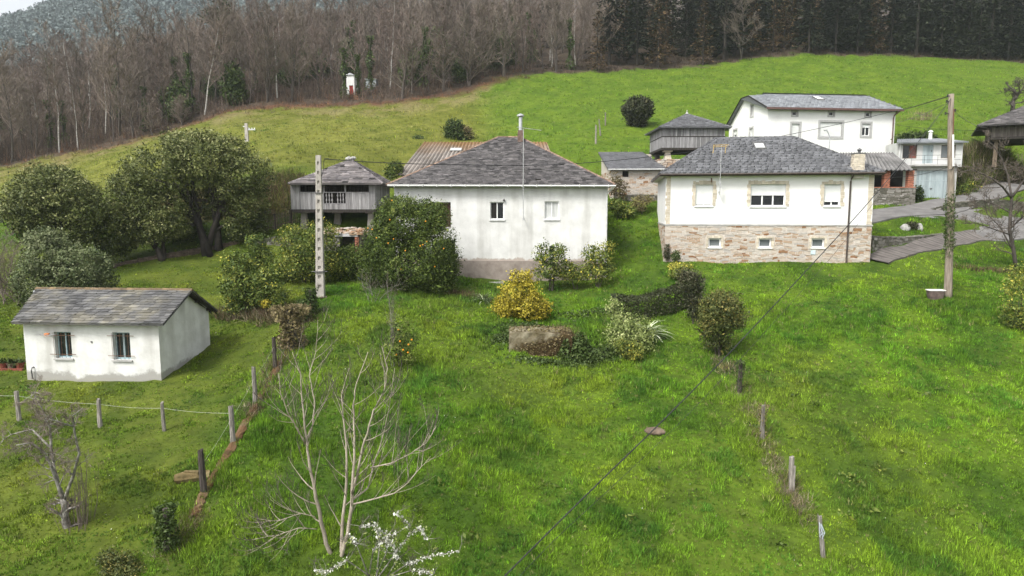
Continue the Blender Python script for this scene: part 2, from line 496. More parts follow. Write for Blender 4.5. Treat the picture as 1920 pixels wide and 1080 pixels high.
M_IRON = mat('grey_iron', [(0.09,0.09,0.09),(0.17,0.165,0.16)], scale=8, rough=0.55, metal=0.3, bump=0.1)
M_RUSTI = mat('rusty_iron', [(0.10,0.05,0.03),(0.20,0.11,0.07)], scale=8, rough=0.8, bump=0.2)
M_ZINC = mat('zinc', [(0.45,0.46,0.47),(0.62,0.63,0.64)], scale=4, rough=0.4, metal=0.5, bump=0)
M_ALU = mat('antenna_alloy', [(0.42,0.42,0.42),(0.55,0.55,0.55)], scale=4, rough=0.4, metal=0.4, bump=0)
M_YELP = mat('yellow_plastic', [(0.55,0.36,0.10),(0.65,0.45,0.15)], scale=4, rough=0.6, bump=0)
M_ORNP = mat('orange_plastic', [(0.55,0.17,0.05),(0.65,0.24,0.08)], scale=4, rough=0.6, bump=0)
M_CORR = mat('fibre_cement_sheet', [(0.16,0.15,0.14),(0.30,0.285,0.265)], scale=1.2, detail=7, tint=0.4, bump=0.2)
M_CORR_D = mat('dark_fibre_cement', [(0.085,0.083,0.08),(0.175,0.17,0.165)], scale=1.0, detail=7, tint=0.4, bump=0.2)
M_BRICK = mat('red_brick', [(0.28,0.10,0.06),(0.42,0.185,0.12)], scale=9, tint=0.4, bump=0.3)
M_CABLE = mat('black_cable', [(0.02,0.02,0.022),(0.035,0.035,0.037)], scale=3, rough=0.6, bump=0)
M_CABLEG = mat('grey_cable', [(0.10,0.10,0.10),(0.15,0.15,0.15)], scale=3, rough=0.6, bump=0)
M_STRING = mat('pale_fence_wire', [(0.42,0.43,0.36),(0.5,0.5,0.44)], scale=3, bump=0)
M_RED = mat('red_door_paint', [(0.30,0.035,0.03),(0.40,0.06,0.05)], scale=3, bump=0)
M_POT = mat('clay_pot', [(0.14,0.038,0.026),(0.22,0.07,0.045)], scale=6)
M_ENAMEL = mat('white_enamel', [(0.68,0.64,0.60),(0.80,0.77,0.73)], scale=4, rough=0.35, spec=0.5, bump=0)
M_TUBSIDE = mat('rust_stained_tub', [(0.075,0.055,0.05),(0.16,0.12,0.105)], scale=5)
M_MOSSC = mat('mossy_concrete', [(0.060,0.046,0.016),(0.16,0.135,0.085),(0.31,0.28,0.20)], scale=1.3, detail=7, bump=0.5, contrast=0.16, bscale=12, stain=[(0.74, 0.16, (0.058,0.038,0.014), 1.3, 1.5, -0.38)])
M_MOSSL = mat('mossy_log', [(0.05,0.042,0.014),(0.13,0.095,0.04),(0.25,0.2,0.1)], scale=3, detail=6, bump=0.5)
M_MOSSK = mat('mossy_kerb', [(0.045,0.030,0.012),(0.105,0.056,0.024),(0.15,0.105,0.06)], scale=1.6, detail=7, bump=0.5, contrast=0.2)
M_BOULD = mat('pale_boulder', [(0.20,0.195,0.18),(0.50,0.49,0.46)], scale=2.5, detail=6, bump=0.5, bscale=6)
M_STUMP = mat('earthy_stump', [(0.075,0.055,0.04),(0.20,0.15,0.11)], scale=5, detail=6, bump=0.6, bscale=14)
M_HUT = mat('blue_grey_sheet', [(0.36,0.41,0.43),(0.46,0.50,0.52)], scale=2, bump=0)
# bark, leaves
M_BARK = mat('brown_bark', [(0.05,0.042,0.036),(0.115,0.098,0.084)], scale=3, stretch=(3,3,0.6), orand=0.3, tint=0.3, bump=0)
M_TWIG = mat('brown_twigs', [(0.115,0.092,0.074),(0.205,0.168,0.138)], scale=0.6, orand=0.28, tint=0.35, bump=0)
M_BIRCH = mat('pale_birch_bark', [(0.22,0.205,0.185),(0.52,0.50,0.46)], scale=2.5, stretch=(1,1,2.5), orand=0.2, bump=0)
M_TWIGR = mat('reddish_twigs', [(0.115,0.086,0.070),(0.205,0.158,0.132)], scale=0.6, orand=0.2, tint=0.35, bump=0)
M_PALEB = mat('pale_grey_bark', [(0.23,0.195,0.15),(0.42,0.365,0.295)], scale=3, stretch=(3,3,0.8), tint=0.3, bump=0.2)
M_LICH = mat('lichen_bark', [(0.085,0.075,0.065),(0.30,0.285,0.255)], scale=5, tint=0.35, bump=0.2, contrast=0.13)
M_DTWIG = mat('dark_twigs', [(0.05,0.042,0.035),(0.10,0.085,0.07)], scale=3, tint=0.3, bump=0)
def leafmat(name, cols, tint=0.12, rough=0.55, orand=0.0, spec=0.2):
    return mat(name, cols, mode='tint', scale=1.2, tint=tint, rough=rough, bump=0, orand=orand, spec=spec)
M_LEAF_E = leafmat('evergreen_leaves', [(0.03013,0.0403,0.01054),(0.07031,0.0899,0.0224),(0.1306,0.1488,0.04216),(0.2595,0.2604,0.112)])
M_LEAF_B = leafmat('bluish_leaves', [(0.026,0.040,0.013),(0.058,0.082,0.028),(0.115,0.140,0.058),(0.21,0.23,0.12)])
M_LEAF_O = leafmat('orange_tree_leaves', [(0.02344,0.0403,0.006587),(0.05524,0.08525,0.01317),(0.1004,0.1364,0.02371),(0.1758,0.2015,0.04611)])
M_LEAF_L = leafmat('lemon_leaves', [(0.03013,0.0527,0.009222),(0.0837,0.1209,0.02108),(0.1758,0.2015,0.03689),(0.4352,0.3875,0.05929)])
M_LEAF_Y = leafmat('golden_leaves', [(0.075,0.066,0.006),(0.22,0.185,0.014),(0.38,0.315,0.028),(0.52,0.44,0.07)])
M_LEAF_V = leafmat('variegated_leaves', [(0.060,0.088,0.020),(0.14,0.18,0.048),(0.26,0.30,0.10),(0.40,0.42,0.19)])
M_LEAF_D = leafmat('dark_hedge_leaves', [(0.0125,0.01625,0.0075),(0.03,0.03625,0.015),(0.05625,0.06,0.0275),(0.1063,0.0975,0.05625)])
M_LEAF_R = leafmat('tinged_leaves', [(0.022,0.032,0.008),(0.055,0.072,0.018),(0.115,0.122,0.032),(0.235,0.19,0.05)])
M_LEAF_I = leafmat('ivy_leaves', [(0.016,0.030,0.007),(0.036,0.060,0.013),(0.068,0.100,0.025),(0.125,0.155,0.055)])
M_LEAF_BR = leafmat('dry_creeper', [(0.042,0.0312,0.0156),(0.102,0.0792,0.0384),(0.186,0.15,0.072),(0.228,0.228,0.066)])
M_NEEDLE = leafmat('dark_needles', [(0.010,0.013,0.008),(0.020,0.025,0.015),(0.036,0.041,0.025),(0.062,0.062,0.038)], orand=0.4, rough=0.7, spec=0.12)
M_NEEDLE_O = leafmat('rusty_larch_twigs', [(0.0341,0.02325,0.01395),(0.0744,0.0496,0.0279),(0.1318,0.08525,0.0434),(0.2015,0.1364,0.06975)], orand=0.25, rough=0.8, spec=0.1)
M_PINE = leafmat('pine_needles', [(0.02325,0.0341,0.0186),(0.0465,0.0651,0.0341),(0.0775,0.1023,0.0527),(0.1318,0.155,0.08525)], rough=0.6)
M_FARW = leafmat('hazed_far_leaves', [(0.085,0.108,0.105),(0.11,0.14,0.135),(0.135,0.168,0.162),(0.165,0.195,0.188)], rough=0.8, spec=0.1)  # pale bluish ramp: distance haze painted into the far leaves
M_FARB = leafmat('distant_twigs', [(0.07,0.058,0.050),(0.11,0.09,0.078),(0.15,0.122,0.105),(0.19,0.16,0.14)], rough=0.9, spec=0.05)
M_AGAVE = leafmat('agave_blades', [(0.062,0.093,0.0341),(0.155,0.2015,0.093),(0.372,0.4185,0.248),(0.651,0.682,0.5115)])
M_PETAL = mat('white_petals', [(0.52,0.52,0.45),(0.68,0.68,0.62)], scale=3, bump=0, tint=0.1)
M_ORANGE = mat('orange_peel', [(0.62,0.24,0.015),(0.75,0.33,0.03)], scale=4, rough=0.45, bump=0)
M_LEMON = mat('lemon_peel', [(0.62,0.50,0.04),(0.74,0.62,0.09)], scale=4, rough=0.45, bump=0)
# ------------------------------------------------------------------ roads and zones
EDGE = np.array([P(*c)[:2] for c in [(-300,350,80),(0,310,90),(100,292,92),(200,265,94),(300,250,96),(450,205,103),(640,190,105.5),(760,180,108),
        (880,165,112),(900,150,115),(1000,140,118),(1300,122,125),(1480,103,130),(1700,105,131),(1920,118,130),(2300,125,128)]])
def y_edge(x):
    return np.interp(x, EDGE[:, 0], EDGE[:, 1])
KERB = np.array([P(*c)[:2] for c in [(300,1085,17.2),(383,930,19.5),(437,830,22.7),(479,757,25.7),(515,690,28.5),(575,600,33.5)]])
def x_kerb(y):
    return np.interp(y, KERB[:, 1], KERB[:, 0])

def zone_col(x, y):
    n1 = fbm(x * 0.09, y * 0.09, 21, 3); n2 = fbm(x * 0.5, y * 0.5, 33, 3); n3 = fbm(x * 1.7, y * 1.7, 41, 2)
    def c(r, g, b): return np.array([r, g, b])[None, :]
    k = np.clip((n2 - 0.5) * 2.2 + (n3 - 0.5) * 1.2 + 0.5, 0, 1)[:, None]
    col = c(0.055,0.112,0.009) * (1 - k) + c(0.124,0.202,0.015) * k
    kk = np.clip((n1 - 0.52) * 4, 0, 1)[:, None] * 0.6
    col = col * (1 - kk) + c(0.115,0.150,0.020) * kk
    # short lawn round the small house
    left = (sstep(0.0, 1.5, x_kerb(y) - x) * (1 - sstep(44, 50, y)))[:, None]
    lawn = c(0.080,0.122,0.012) * (1 - k) + c(0.145,0.182,0.022) * k
    col = col * (1 - left) + lawn * left
    # upper meadow, bright on the right, yellower on the left
    up = sstep(52, 62, y)[:, None]
    xr = sstep(-6, 2, x + (y - 75) * 0.1)[:, None]
    upc = (c(0.066,0.118,0.007) * (1 - k) + c(0.098,0.152,0.011) * k) * xr + (c(0.098,0.112,0.013) * (1 - k) + c(0.150,0.158,0.027) * k) * (1 - xr)
    col = col * (1 - up) + upc * up
    # old dry strips near the wood
    e = y - y_edge(x) + (n2 - 0.5) * 6
    lf = 1 - sstep(-6, 4, x)
    dry = (sstep(-16, -5, e) * lf * np.clip((n2 - 0.3) * 2.6, 0, 1))[:, None] * 0.75
    col = col * (1 - dry) + c(0.170,0.140,0.065) * dry
    br = (sstep(-5.0, -1.5, e) * lf * sstep(-75, -35, x))[:, None]
    col = col * (1 - br) + (c(0.125,0.060,0.032) * k + c(0.070,0.042,0.026) * (1 - k)) * br
    wd = sstep(-1.2, 1.0, e)[:, None]
    col = col * (1 - wd) + (c(0.040,0.030,0.022) * (1 - k) + c(0.072,0.052,0.036) * k) * wd
    # scrubby bank behind the plank granary
    bk = (sstep(49.2, 50.2, y) * (1 - sstep(54.5, 57, y)) * sstep(-32, -27, x) * (1 - sstep(-17, -15, x)))[:, None]
    col = col * (1 - bk) + (c(0.075,0.062,0.022) * (1 - k) + c(0.12,0.10,0.03) * k) * bk
    # bank on the right above the road
    bk = (sstep(56.5, 58, y) * (1 - sstep(60, 64, y)) * sstep(34, 37, x))[:, None]
    col = col * (1 - bk) + (c(0.065,0.060,0.022) * (1 - k) + c(0.13,0.115,0.045) * k) * bk
    return col

# ------------------------------------------------------------------ ground sheet
def axis(segs):
    out = []
    for a, b, st in segs:
        out.extend(np.arange(a, b, st))
    return np.array(out + [segs[-1][1]])
gx = axis([(-900,-320,40),(-320,-150,8),(-150,-70,1.6),(-70,70,0.42),(70,150,1.6),(150,320,8),(320,900,40)])
gy = axis([(-400,-40,30),(-40,10,2.5),(10,64,0.42),(64,135,0.75),(135,240,2.2),(240,760,9),(760,1400,60)])
XX, YY = np.meshgrid(gx, gy)
ZZ = H(XX.ravel(), YY.ravel()).reshape(XX.shape)
def road_dist(x, y):
    sh = x.shape; x, y = x.ravel(), y.ravel(); out = np.full(len(x), 9.0)
    m_ = (x > 10) & (x < 75) & (y > 34) & (y < 75)
    out[m_] = np.minimum(np.minimum(near_line(x[m_], y[m_], ROAD_A)[0] - WA / 2, near_line(x[m_], y[m_], ROAD_B)[0] - WB / 2), near_line(x[m_], y[m_], ROAD_C)[0] - WC / 2)
    return out.reshape(sh)
ZZ = ZZ - 0.12 * (1 - sstep(-0.95, -0.5, road_dist(XX, YY)))
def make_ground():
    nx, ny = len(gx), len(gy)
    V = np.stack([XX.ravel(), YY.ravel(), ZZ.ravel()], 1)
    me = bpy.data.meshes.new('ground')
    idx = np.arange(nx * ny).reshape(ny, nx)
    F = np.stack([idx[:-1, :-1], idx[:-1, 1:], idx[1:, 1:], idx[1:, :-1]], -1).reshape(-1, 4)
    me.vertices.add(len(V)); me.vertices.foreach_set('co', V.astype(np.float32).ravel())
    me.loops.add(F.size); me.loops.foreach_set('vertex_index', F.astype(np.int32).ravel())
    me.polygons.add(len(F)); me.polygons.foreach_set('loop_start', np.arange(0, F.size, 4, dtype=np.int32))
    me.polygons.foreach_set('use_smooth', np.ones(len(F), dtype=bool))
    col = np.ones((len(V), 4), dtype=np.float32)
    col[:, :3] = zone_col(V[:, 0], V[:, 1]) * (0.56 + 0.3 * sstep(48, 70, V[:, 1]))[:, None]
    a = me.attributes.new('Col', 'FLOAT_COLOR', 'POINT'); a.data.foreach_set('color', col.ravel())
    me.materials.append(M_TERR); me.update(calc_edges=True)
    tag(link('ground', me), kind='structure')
make_ground()

def ribbon(name, line, w, m, ridged=False, lift=0.03, a=0.0, b=1.0):
    """road surface along a levelled centre line, with a thickness"""
    p, zc = line; n = len(p); i0, i1 = int(a * (n - 1)), int(b * (n - 1)) + 1
    d = np.gradient(p, axis=0); d /= np.hypot(d[:, 0], d[:, 1])[:, None]
    p, zc, d = p[i0:i1], zc[i0:i1], d[i0:i1]
    if ridged:                                     # denser cross bars
        t = np.linspace(0, len(p) - 1, len(p) * 4); k = np.arange(len(p))
        p = np.stack([np.interp(t, k, p[:, 0]), np.interp(t, k, p[:, 1])], 1); zc = np.interp(t, k, zc); d = np.stack([np.interp(t, k, d[:, 0]), np.interp(t, k, d[:, 1])], 1)
    nrm = np.stack([-d[:, 1], d[:, 0]], 1)
    offs = np.array([-0.5, -0.2, 0.2, 0.5]) * w
    mb = MB(); V = []
    jl = (fbm(p[:, 0] * 0.5, p[:, 1] * 0.5, 77, 3) - 0.5) * 0.7
    for i in range(len(p)):
        for o in offs:
            q = p[i] + nrm[i] * (o + jl[i] * (o / w))
            V.append((q[0], q[1], 0.5 * (Hs(q[0], q[1]) + Hs(q[0] + d[i][0] * .7, q[1] + d[i][1] * .7)) + lift + 0.02 * abs(o) + (0.012 * (i % 2) if ridged else 0)))
    k = len(offs)
    for i in range(len(p) - 1):
        for j in range(k - 1):
            c = i * k + j
            mb.face([V[c], V[c + k], V[c + k + 1], V[c + 1]], (0.6 if i % 3 else -0.8) if ridged else 0.0)
        for c, e in ((i * k, (i + 1) * k), (i * k + k - 1, (i + 1) * k + k - 1)):
            mb.face([V[c], V[e], (V[e][0], V[e][1], V[e][2] - 0.1), (V[c][0], V[c][1], V[c][2] - 0.1)], -0.4)
    return tag(mb.build(name, m), kind='structure')
ribbon('road', ROAD_A, WA, M_ASPH)
ribbon('ramp', ROAD_B, WB, M_RAMP, True, b=0.55)
ribbon('lower_road', ROAD_B, WB, M_ASPH, a=0.55, lift=0.026)
ribbon('side_road', ROAD_C, WC, M_ASPH, lift=0.022)

# ------------------------------------------------------------------ building kit
FOOT = []          # footprints kept free of grass: (origin, u, v, w, d)
class House:
    def __init__(s, name, label, cat, ox, oy, z, a=0.0, group=None):
        s.o = np.array([ox, oy]); s.z = z; s.a = R(a)
        s.u = np.array([math.cos(s.a), -math.sin(s.a)]); s.v = np.array([math.sin(s.a), math.cos(s.a)])
        s.e = empty(name, (ox, oy, z), -s.a, label, cat, group)
    def f(s, px, py, t=0.0):
        d = ray(px, py)
        k = (t + s.o @ s.v) / (d[:2] @ s.v)
        return float((k * d[:2] - s.o) @ s.u), float(k * d[2] - s.z)
    def loc(s, p):
        q = np.array(p[:2]) - s.o
        return (float(q @ s.u), float(q @ s.v), float(p[2]) - s.z)
    def pt(s, px, py, Y):
        return s.loc(P(px, py, Y))
    def foot(s, s0, s1, t0, t1):
        FOOT.append((s.o + s.u * s0 + s.v * t0, s.u, s.v, s1 - s0, t1 - t0))

def front_map(t):  return lambda a, d, z: (a, t + d, z)          # facade facing -t ; d grows into the wall
def back_map(t):   return lambda a, d, z: (a, t - d, z)
def left_map(s0):  return lambda a, d, z: (s0 + d, a, z)         # wall facing -s ; a runs along t
def right_map(s1): return lambda a, d, z: (s1 - d, a, z)

def wall(mb, a0, a1, z0, z1, mp, holes=(), th=0.28, top=None):
    """one wall face with real openings and their reveals; top(a) gives a sloping upper edge"""
    xs = sorted({a0, a1} | {h[0] for h in holes} | {h[1] for h in holes})
    zs = sorted({z0, z1} | {h[2] for h in holes} | {h[3] for h in holes})
    for i in range(len(xs) - 1):
        for j in range(len(zs) - 1):
            xm, zm = (xs[i] + xs[i+1]) / 2, (zs[j] + zs[j+1]) / 2
            if any(h[0] < xm < h[1] and h[2] < zm < h[3] for h in holes): continue
            if j == len(zs) - 2 and top:
                if top(xm) is None: continue
                mb.face([mp(xs[i],0,zs[j]), mp(xs[i+1],0,zs[j]), mp(xs[i+1],0,top(xs[i+1])), mp(xs[i],0,top(xs[i]))])
            else:
                mb.face([mp(xs[i],0,zs[j]), mp(xs[i+1],0,zs[j]), mp(xs[i+1],0,zs[j+1]), mp(xs[i],0,zs[j+1])])
    for h in holes:
        x0, x1, y0, y1 = h[:4]
        mb.face([mp(x0,0,y0), mp(x0,0,y1), mp(x0,th,y1), mp(x0,th,y0)])
        mb.face([mp(x1,0,y0), mp(x1,th,y0), mp(x1,th,y1), mp(x1,0,y1)])
        mb.face([mp(x0,0,y1), mp(x1,0,y1), mp(x1,th,y1), mp(x0,th,y1)])
        mb.face([mp(x0,0,y0), mp(x0,th,y0), mp(x1,th,y0), mp(x1,0,y0)])

def mbox(mb, a0, a1, z0, z1, d0, d1, mp, tint=0.0):
    mb.box(a0, a1, d0, d1, z0, z1, tint, lambda x, y, z: mp(x, y, z))

def window(par, a0, a1, z0, z1, mp, d=0.12, fw=0.07, panes=2, mframe=None, mpane=None, sill=True, mats=None, shutter=0.0, msill=None, name='window'):
    """frame (the window object) with panes, sill and an optional roller shutter as children"""
    mframe = mframe or M_PVC; mpane = mpane or M_GLASS
    mb = MB()
    for (x0, x1, y0, y1) in ((a0, a0+fw, z0, z1), (a1-fw, a1, z0, z1), (a0+fw, a1-fw, z1-fw, z1), (a0+fw, a1-fw, z0, z0+fw)):
        mbox(mb, x0, x1, y0, y1, d, d + 0.07, mp)
    iw = (a1 - a0 - 2 * fw)
    for i in range(1, panes):
        c = a0 + fw + iw * i / panes
        mbox(mb, c - fw * 0.5, c + fw * 0.5, z0 + fw, z1 - fw, d + 0.002, d + 0.068, mp)
    w = mb.build(name, mframe, par)
    pw = iw / panes
    for i in range(panes):
        pm = MB(); g = fw * 0.5
        x0 = a0 + fw + pw * i + (g if i else 0); x1 = a0 + fw + pw * (i + 1) - (g if i < panes - 1 else 0)
        mbox(pm, x0, x1, z0 + fw, z1 - fw, d + 0.035, d + 0.05, mp)
        pm.build('pane', mats[i] if mats else mpane, w)
    if sill:
        s = MB(); mbox(s, a0 - 0.06, a1 + 0.06, z0 - 0.07, z0 - 0.003, -0.07, d, mp); s.build('sill', msill or mframe, w)
    if shutter:
        s = MB(); n = max(3, int((z1 - z0) * shutter / 0.07)); zt = z1 - 0.002; zb = z1 - (z1 - z0) * shutter
        for i in range(n):
            za = zt - (zt - zb) * i / n; zc = zt - (zt - zb) * (i + 1) / n
            s.face([mp(a0+0.01, d-0.045, zc), mp(a1-0.01, d-0.045, zc), mp(a1-0.01, d-0.032, za), mp(a0+0.01, d-0.032, za)])
            s.face([mp(a0+0.01, d-0.045, zc), mp(a0+0.01, d-0.032, zc), mp(a1-0.01, d-0.032, zc), mp(a1-0.01, d-0.045, zc)])
        s.build('shutter', M_SHUT, w)
    return w

def slates(mb, poly, tw, th, rng, thick=0.02, jit=0.25, shape='rect', lift=0.0):
    """overlapping slates laid in rows over a planar roof face; poly: eave-left, eave-right, then the upper corners"""
    p0, p1 = Vector(poly[0]), Vector(poly[1])
    e = (p1 - p0).normalized()
    nrm = None
    for q in poly[2:]:
        c = e.cross(Vector(q) - p0)
        if c.length > 1e-6: nrm = c.normalized(); break
    if nrm.z < 0: nrm = -nrm
    g = nrm.cross(e)
    if g.z < 0: g = -g
    pp = [((Vector(q) - p0).dot(e), (Vector(q) - p0).dot(g)) for q in poly]
    gm = max(q[1] for q in pp)
    def span(y):
        xs = []
        for i in range(len(pp)):
            (xa, ya), (xb, yb) = pp[i], pp[(i + 1) % len(pp)]
            if (ya - y) * (yb - y) <= 0 and abs(ya - yb) > 1e-9:
                xs.append(xa + (xb - xa) * (y - ya) / (yb - ya))
        return (min(xs), max(xs)) if len(xs) >= 2 else None
    def pos(x, y, h): return p0 + e * x + g * y + nrm * (h + lift)
    nrow = max(1, int(gm / th)); th = gm / nrow
    for r in range(nrow):
        y0, y1 = r * th, (r + 1) * th
        s = span(min(y0 + th * 0.5, gm - 1e-4))
        if not s: continue
        x = s[0] - (tw * 0.5 if r % 2 else 0) - rng.random() * tw * jit
        while x < s[1]:
            w = tw * (1 + (rng.random() - 0.5) * 2 * jit)
            xa, xb = max(x, s[0]), min(x + w, s[1]); x += w
            if xb - xa < 0.03: continue
            t = rng.gauss(0, 0.42); t = max(-1, min(1, t))
            lo = thick * (0.8 + rng.random() * (0.8 if shape != 'rect' else 0.6)); dy = rng.uniform(-0.12, 0.12) * th * jit * 3
            yb = y0 - th * 0.18 + dy if r else y0 - 0.02
            gap = 0.006
            if shape == 'scale':
                hw = (xb - xa) / 2; cx = (xa + xb) / 2
                low = [(xa + gap, yb + th * 0.42), (xa + hw * 0.32, yb + th * 0.12), (cx + rng.uniform(-.1,.1)*hw, yb), (xb - hw * 0.32, yb + th * 0.12), (xb - gap, yb + th * 0.42)]
            elif shape == 'rough':
                hw = (xb - xa) / 2
                low = [(xa + gap, yb + rng.uniform(0, .22) * th), (xa + hw * rng.uniform(.5, 1.2), yb + rng.uniform(-.1, .1) * th), (xb - gap, yb + rng.uniform(0, .22) * th)]
            else:
                low = [(xa + gap, yb), (xb - gap, yb + rng.uniform(-.04, .04) * th)]
            up = [pos(xb - gap, y1, 0.003), pos(xa + gap, y1, 0.003)]
            lt = [pos(a, b, lo) for a, b in low]
            mb.face(lt + up, t)
            lb = [pos(a, b, -0.01) for a, b in low]
            for i in range(len(low) - 1):
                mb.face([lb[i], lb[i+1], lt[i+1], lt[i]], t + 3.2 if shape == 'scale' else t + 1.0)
    return pos

def ridge_caps(mb, a, b, r, rng, step=0.32, tint=0.0):
    """overlapping half-round or bent cap pieces along a ridge or hip"""
    a, b = Vector(a), Vector(b); L = (b - a).length; n = max(2, int(L / step)); d = (b - a) / n
    dn = d.normalized(); sd_ = dn.cross(Vector((0,0,1))).normalized(); up = sd_.cross(dn)
    for i in range(n):
        p, q = a + d * i - dn * 0.04, a + d * (i + 1)
        t = tint + rng.gauss(0, 0.4)
        prof = [(-1, -0.55), (-0.6, 0.25), (0, 0.55), (0.6, 0.25), (1, -0.55)]
        k1, k2 = r * 1.12, r * 0.92
        A = [p + sd_ * (x * k1) + up * (y * k1 + 0.01) for x, y in prof]; B = [q + sd_ * (x * k2) + up * (y * k2) for x, y in prof]
        for j in range(4): mb.face([A[j], A[j+1], B[j+1], B[j]], t)
        mb.face(A[::-1], t - 0.2); mb.face(B, t - 0.2)

def hip_roof(s, s0, s1, t0, t1, ze, ridge_a, ridge_b, m, rng, tw, th, shape='rect', thick=0.02, jit=0.25, cap=None, capr=0.1, und=0.10, name='roof', back=True):
    """hipped slate roof with real slates; ridge_a / ridge_b are the ridge ends (equal for a pyramid)"""
    A, B, C, D = (s0,t0,ze), (s1,t0,ze), (s1,t1,ze), (s0,t1,ze)
    ra, rb = ridge_a, ridge_b
    same = max(abs(ra[i] - rb[i]) for i in range(3)) < 1e-6
    mb = MB()
    faces = [[A, B, rb] if same else [A, B, rb, ra], [B, C, rb], [C, D, ra] if same else [C, D, ra, rb], [D, A, ra]]
    for i, fc in enumerate(faces):
        mb.face(fc, -0.3)
        slates(mb, fc, tw, th, rng, thick, jit, shape, lift=0.012)
    lo = [(p[0], p[1], p[2] - und) for p in (A, B, C, D)]
    for i in range(4):
        P_, Q_ = (A, B, C, D)[i], (A, B, C, D)[(i+1) % 4]
        mb.face([lo[i], lo[(i+1) % 4], Q_, P_], -0.5)
    mb.face(lo[::-1], -0.6)
    o = mb.build(name, m, s.e)
    cm = MB()
    hips = [(A, ra), (B, rb), (C, rb), (D, ra)] + ([] if same else [(ra, rb)])
    for a, b in hips: ridge_caps(cm, a, b, capr, rng)
    cm.build('ridge_cap', cap or m, o)
    return o

def rubble(mb, a0, a1, z0, z1, mp, rng, h=(0.10, 0.22), w=(0.15, 0.55), holes=(), bias=0.0, proud=(0.008, 0.035), top=None):
    """courses of irregular stones standing proud of the mortar face"""
    z = z0
    ph = rng.random() * 9; mp0 = mp
    def mp(a_, d_, z_):
        f_ = min(1.0, max(0.0, (z1 - z_) / 0.25)) * min(1.0, max(0.0, min(a_ - a0, a1 - a_) / 0.2))
        return mp0(a_, d_, z_ + f_ * (0.035 * math.sin(a_ * 2.3 + ph) + 0.03 * math.sin(a_ * 5.1 + z_ * 3 + ph) + 0.02 * math.sin(a_ * 11 + z_ * 7)))
    while z < z1 - 0.03:
        hh = min(rng.uniform(*h), z1 - z)
        if z1 - z - hh < 0.05: hh = z1 - z
        x = a0 - rng.random() * 0.1
        while x < a1 - 0.02:
            ww = rng.uniform(*w) * (0.7 + hh / h[1] * 0.4)
            xa, xb = max(x, a0), min(x + ww, a1); x += ww
            if xb - xa < 0.05: continue
            za, zb = z + 0.008, z + hh - 0.008
            if top:
                zb = min(zb, top((xa + xb) / 2))
                if zb - za < 0.04: continue
            skip = False
            for q in holes:
                if xa < q[1] and xb > q[0] and za < q[3] and zb > q[2]:
                    if xa < q[0] - 0.06: xb = q[0]
                    elif xb > q[1] + 0.06: xa = q[1]
                    else: skip = True
            if skip or xb - xa < 0.04: continue
            n = [];
            j = lambda s: rng.uniform(-s, s)
            g = 0.012; cx = min(0.07, (xb - xa) * 0.25); cz = min(0.05, (zb - za) * 0.3)
            oc = [(xa+g, za+cz*rng.random()), (xa+g+cx*rng.random(), za), ((xa+xb)/2, za+j(.012)), (xb-g-cx*rng.random(), za), (xb-g, za+cz*rng.random()),
                  (xb-g, zb-cz*rng.random()), (xb-g-cx*rng.random(), zb), ((xa+xb)/2, zb+j(.012)), (xa+g+cx*rng.random(), zb), (xa+g, zb-cz*rng.random())]
            d = -rng.uniform(*proud)
            t = max(-1, min(1, rng.gauss(bias, 0.5)))
            mx_, mz_ = (xa + xb) / 2, (za + zb) / 2
            fr = [mp(mx_ + (a - mx_) * 0.94, d, mz_ + (b - mz_) * 0.92) for a, b in oc]
            bk = [mp(a, 0.01, b) for a, b in oc]
            mb.face(fr, t)
            for i in range(len(oc)):
                k = (i + 1) % len(oc)
                mb.face([bk[i], bk[k], fr[k], fr[i]], t - 0.15)
        z += hh

def planks(mb, a0, a1, z0, z1, mp, rng, w=(0.10, 0.17), th=0.03, top=None, ragged=0.0, gap=0.008):
    x = a0
    while x < a1 - 0.01:
        ww = min(rng.uniform(*w), a1 - x)
        if a1 - x - ww < 0.04: ww = a1 - x
        zb = z0 - rng.random() * ragged
        d = -rng.uniform(0, 0.012)
        mb.box(x + gap / 2, x + ww - gap / 2, d, d + th, zb, z1, max(-1, min(1, rng.gauss(0, 0.45))), lambda a, y, z: mp(a, y, z))
        x += ww

def surround(mb, a0, a1, z0, z1, mp, rng, w=(0.14, 0.26), sides='LRT', d=0.03, step=(0.14, 0.26)):
    """irregular dressed stones round an opening"""
    def block(xa, xb, za, zb):
        g = 0.006; j = lambda: rng.uniform(-0.02, 0.02)
        oc = [(xa+g, za+g), ((xa+xb)/2, za+g+j()*.3), (xb-g, za+g), (xb-g+j()*.5, (za+zb)/2), (xb-g, zb-g), ((xa+xb)/2+j(), zb-g+j()*.5), (xa+g, zb-g), (xa+g+j()*.5, (za+zb)/2)]
        dd = -d * rng.uniform(0.7, 1.2); t = rng.gauss(0, 0.4)
        fr = [mp(a, dd, b) for a, b in oc]; bk = [mp(a, 0.01, b) for a, b in oc]
        mb.face(fr, t)
        for i in range(8):
            mb.face([bk[i], bk[(i+1) % 8], fr[(i+1) % 8], fr[i]], t - 0.1)
    def column(xin, sgn):
        z = z0
        while z < z1 - 0.02:
            hh = min(rng.uniform(*step), z1 - z); 
            if z1 - z - hh < 0.08: hh = z1 - z
            ww = rng.uniform(*w)
            block(*(sorted((xin, xin + sgn * ww))), z, z + hh); z += hh
    if 'L' in sides: column(a0, -1)
    if 'R' in sides: column(a1, 1)
    if 'T' in sides:
        x = a0 - w[0]
        while x < a1 + w[0] - 0.02:
            ww = min(rng.uniform(*step), a1 + w[0] - x)
            if a1 + w[0] - x - ww < 0.08: ww = a1 + w[0] - x
            block(x, x + ww, z1, z1 + rng.uniform(*w)); x += ww

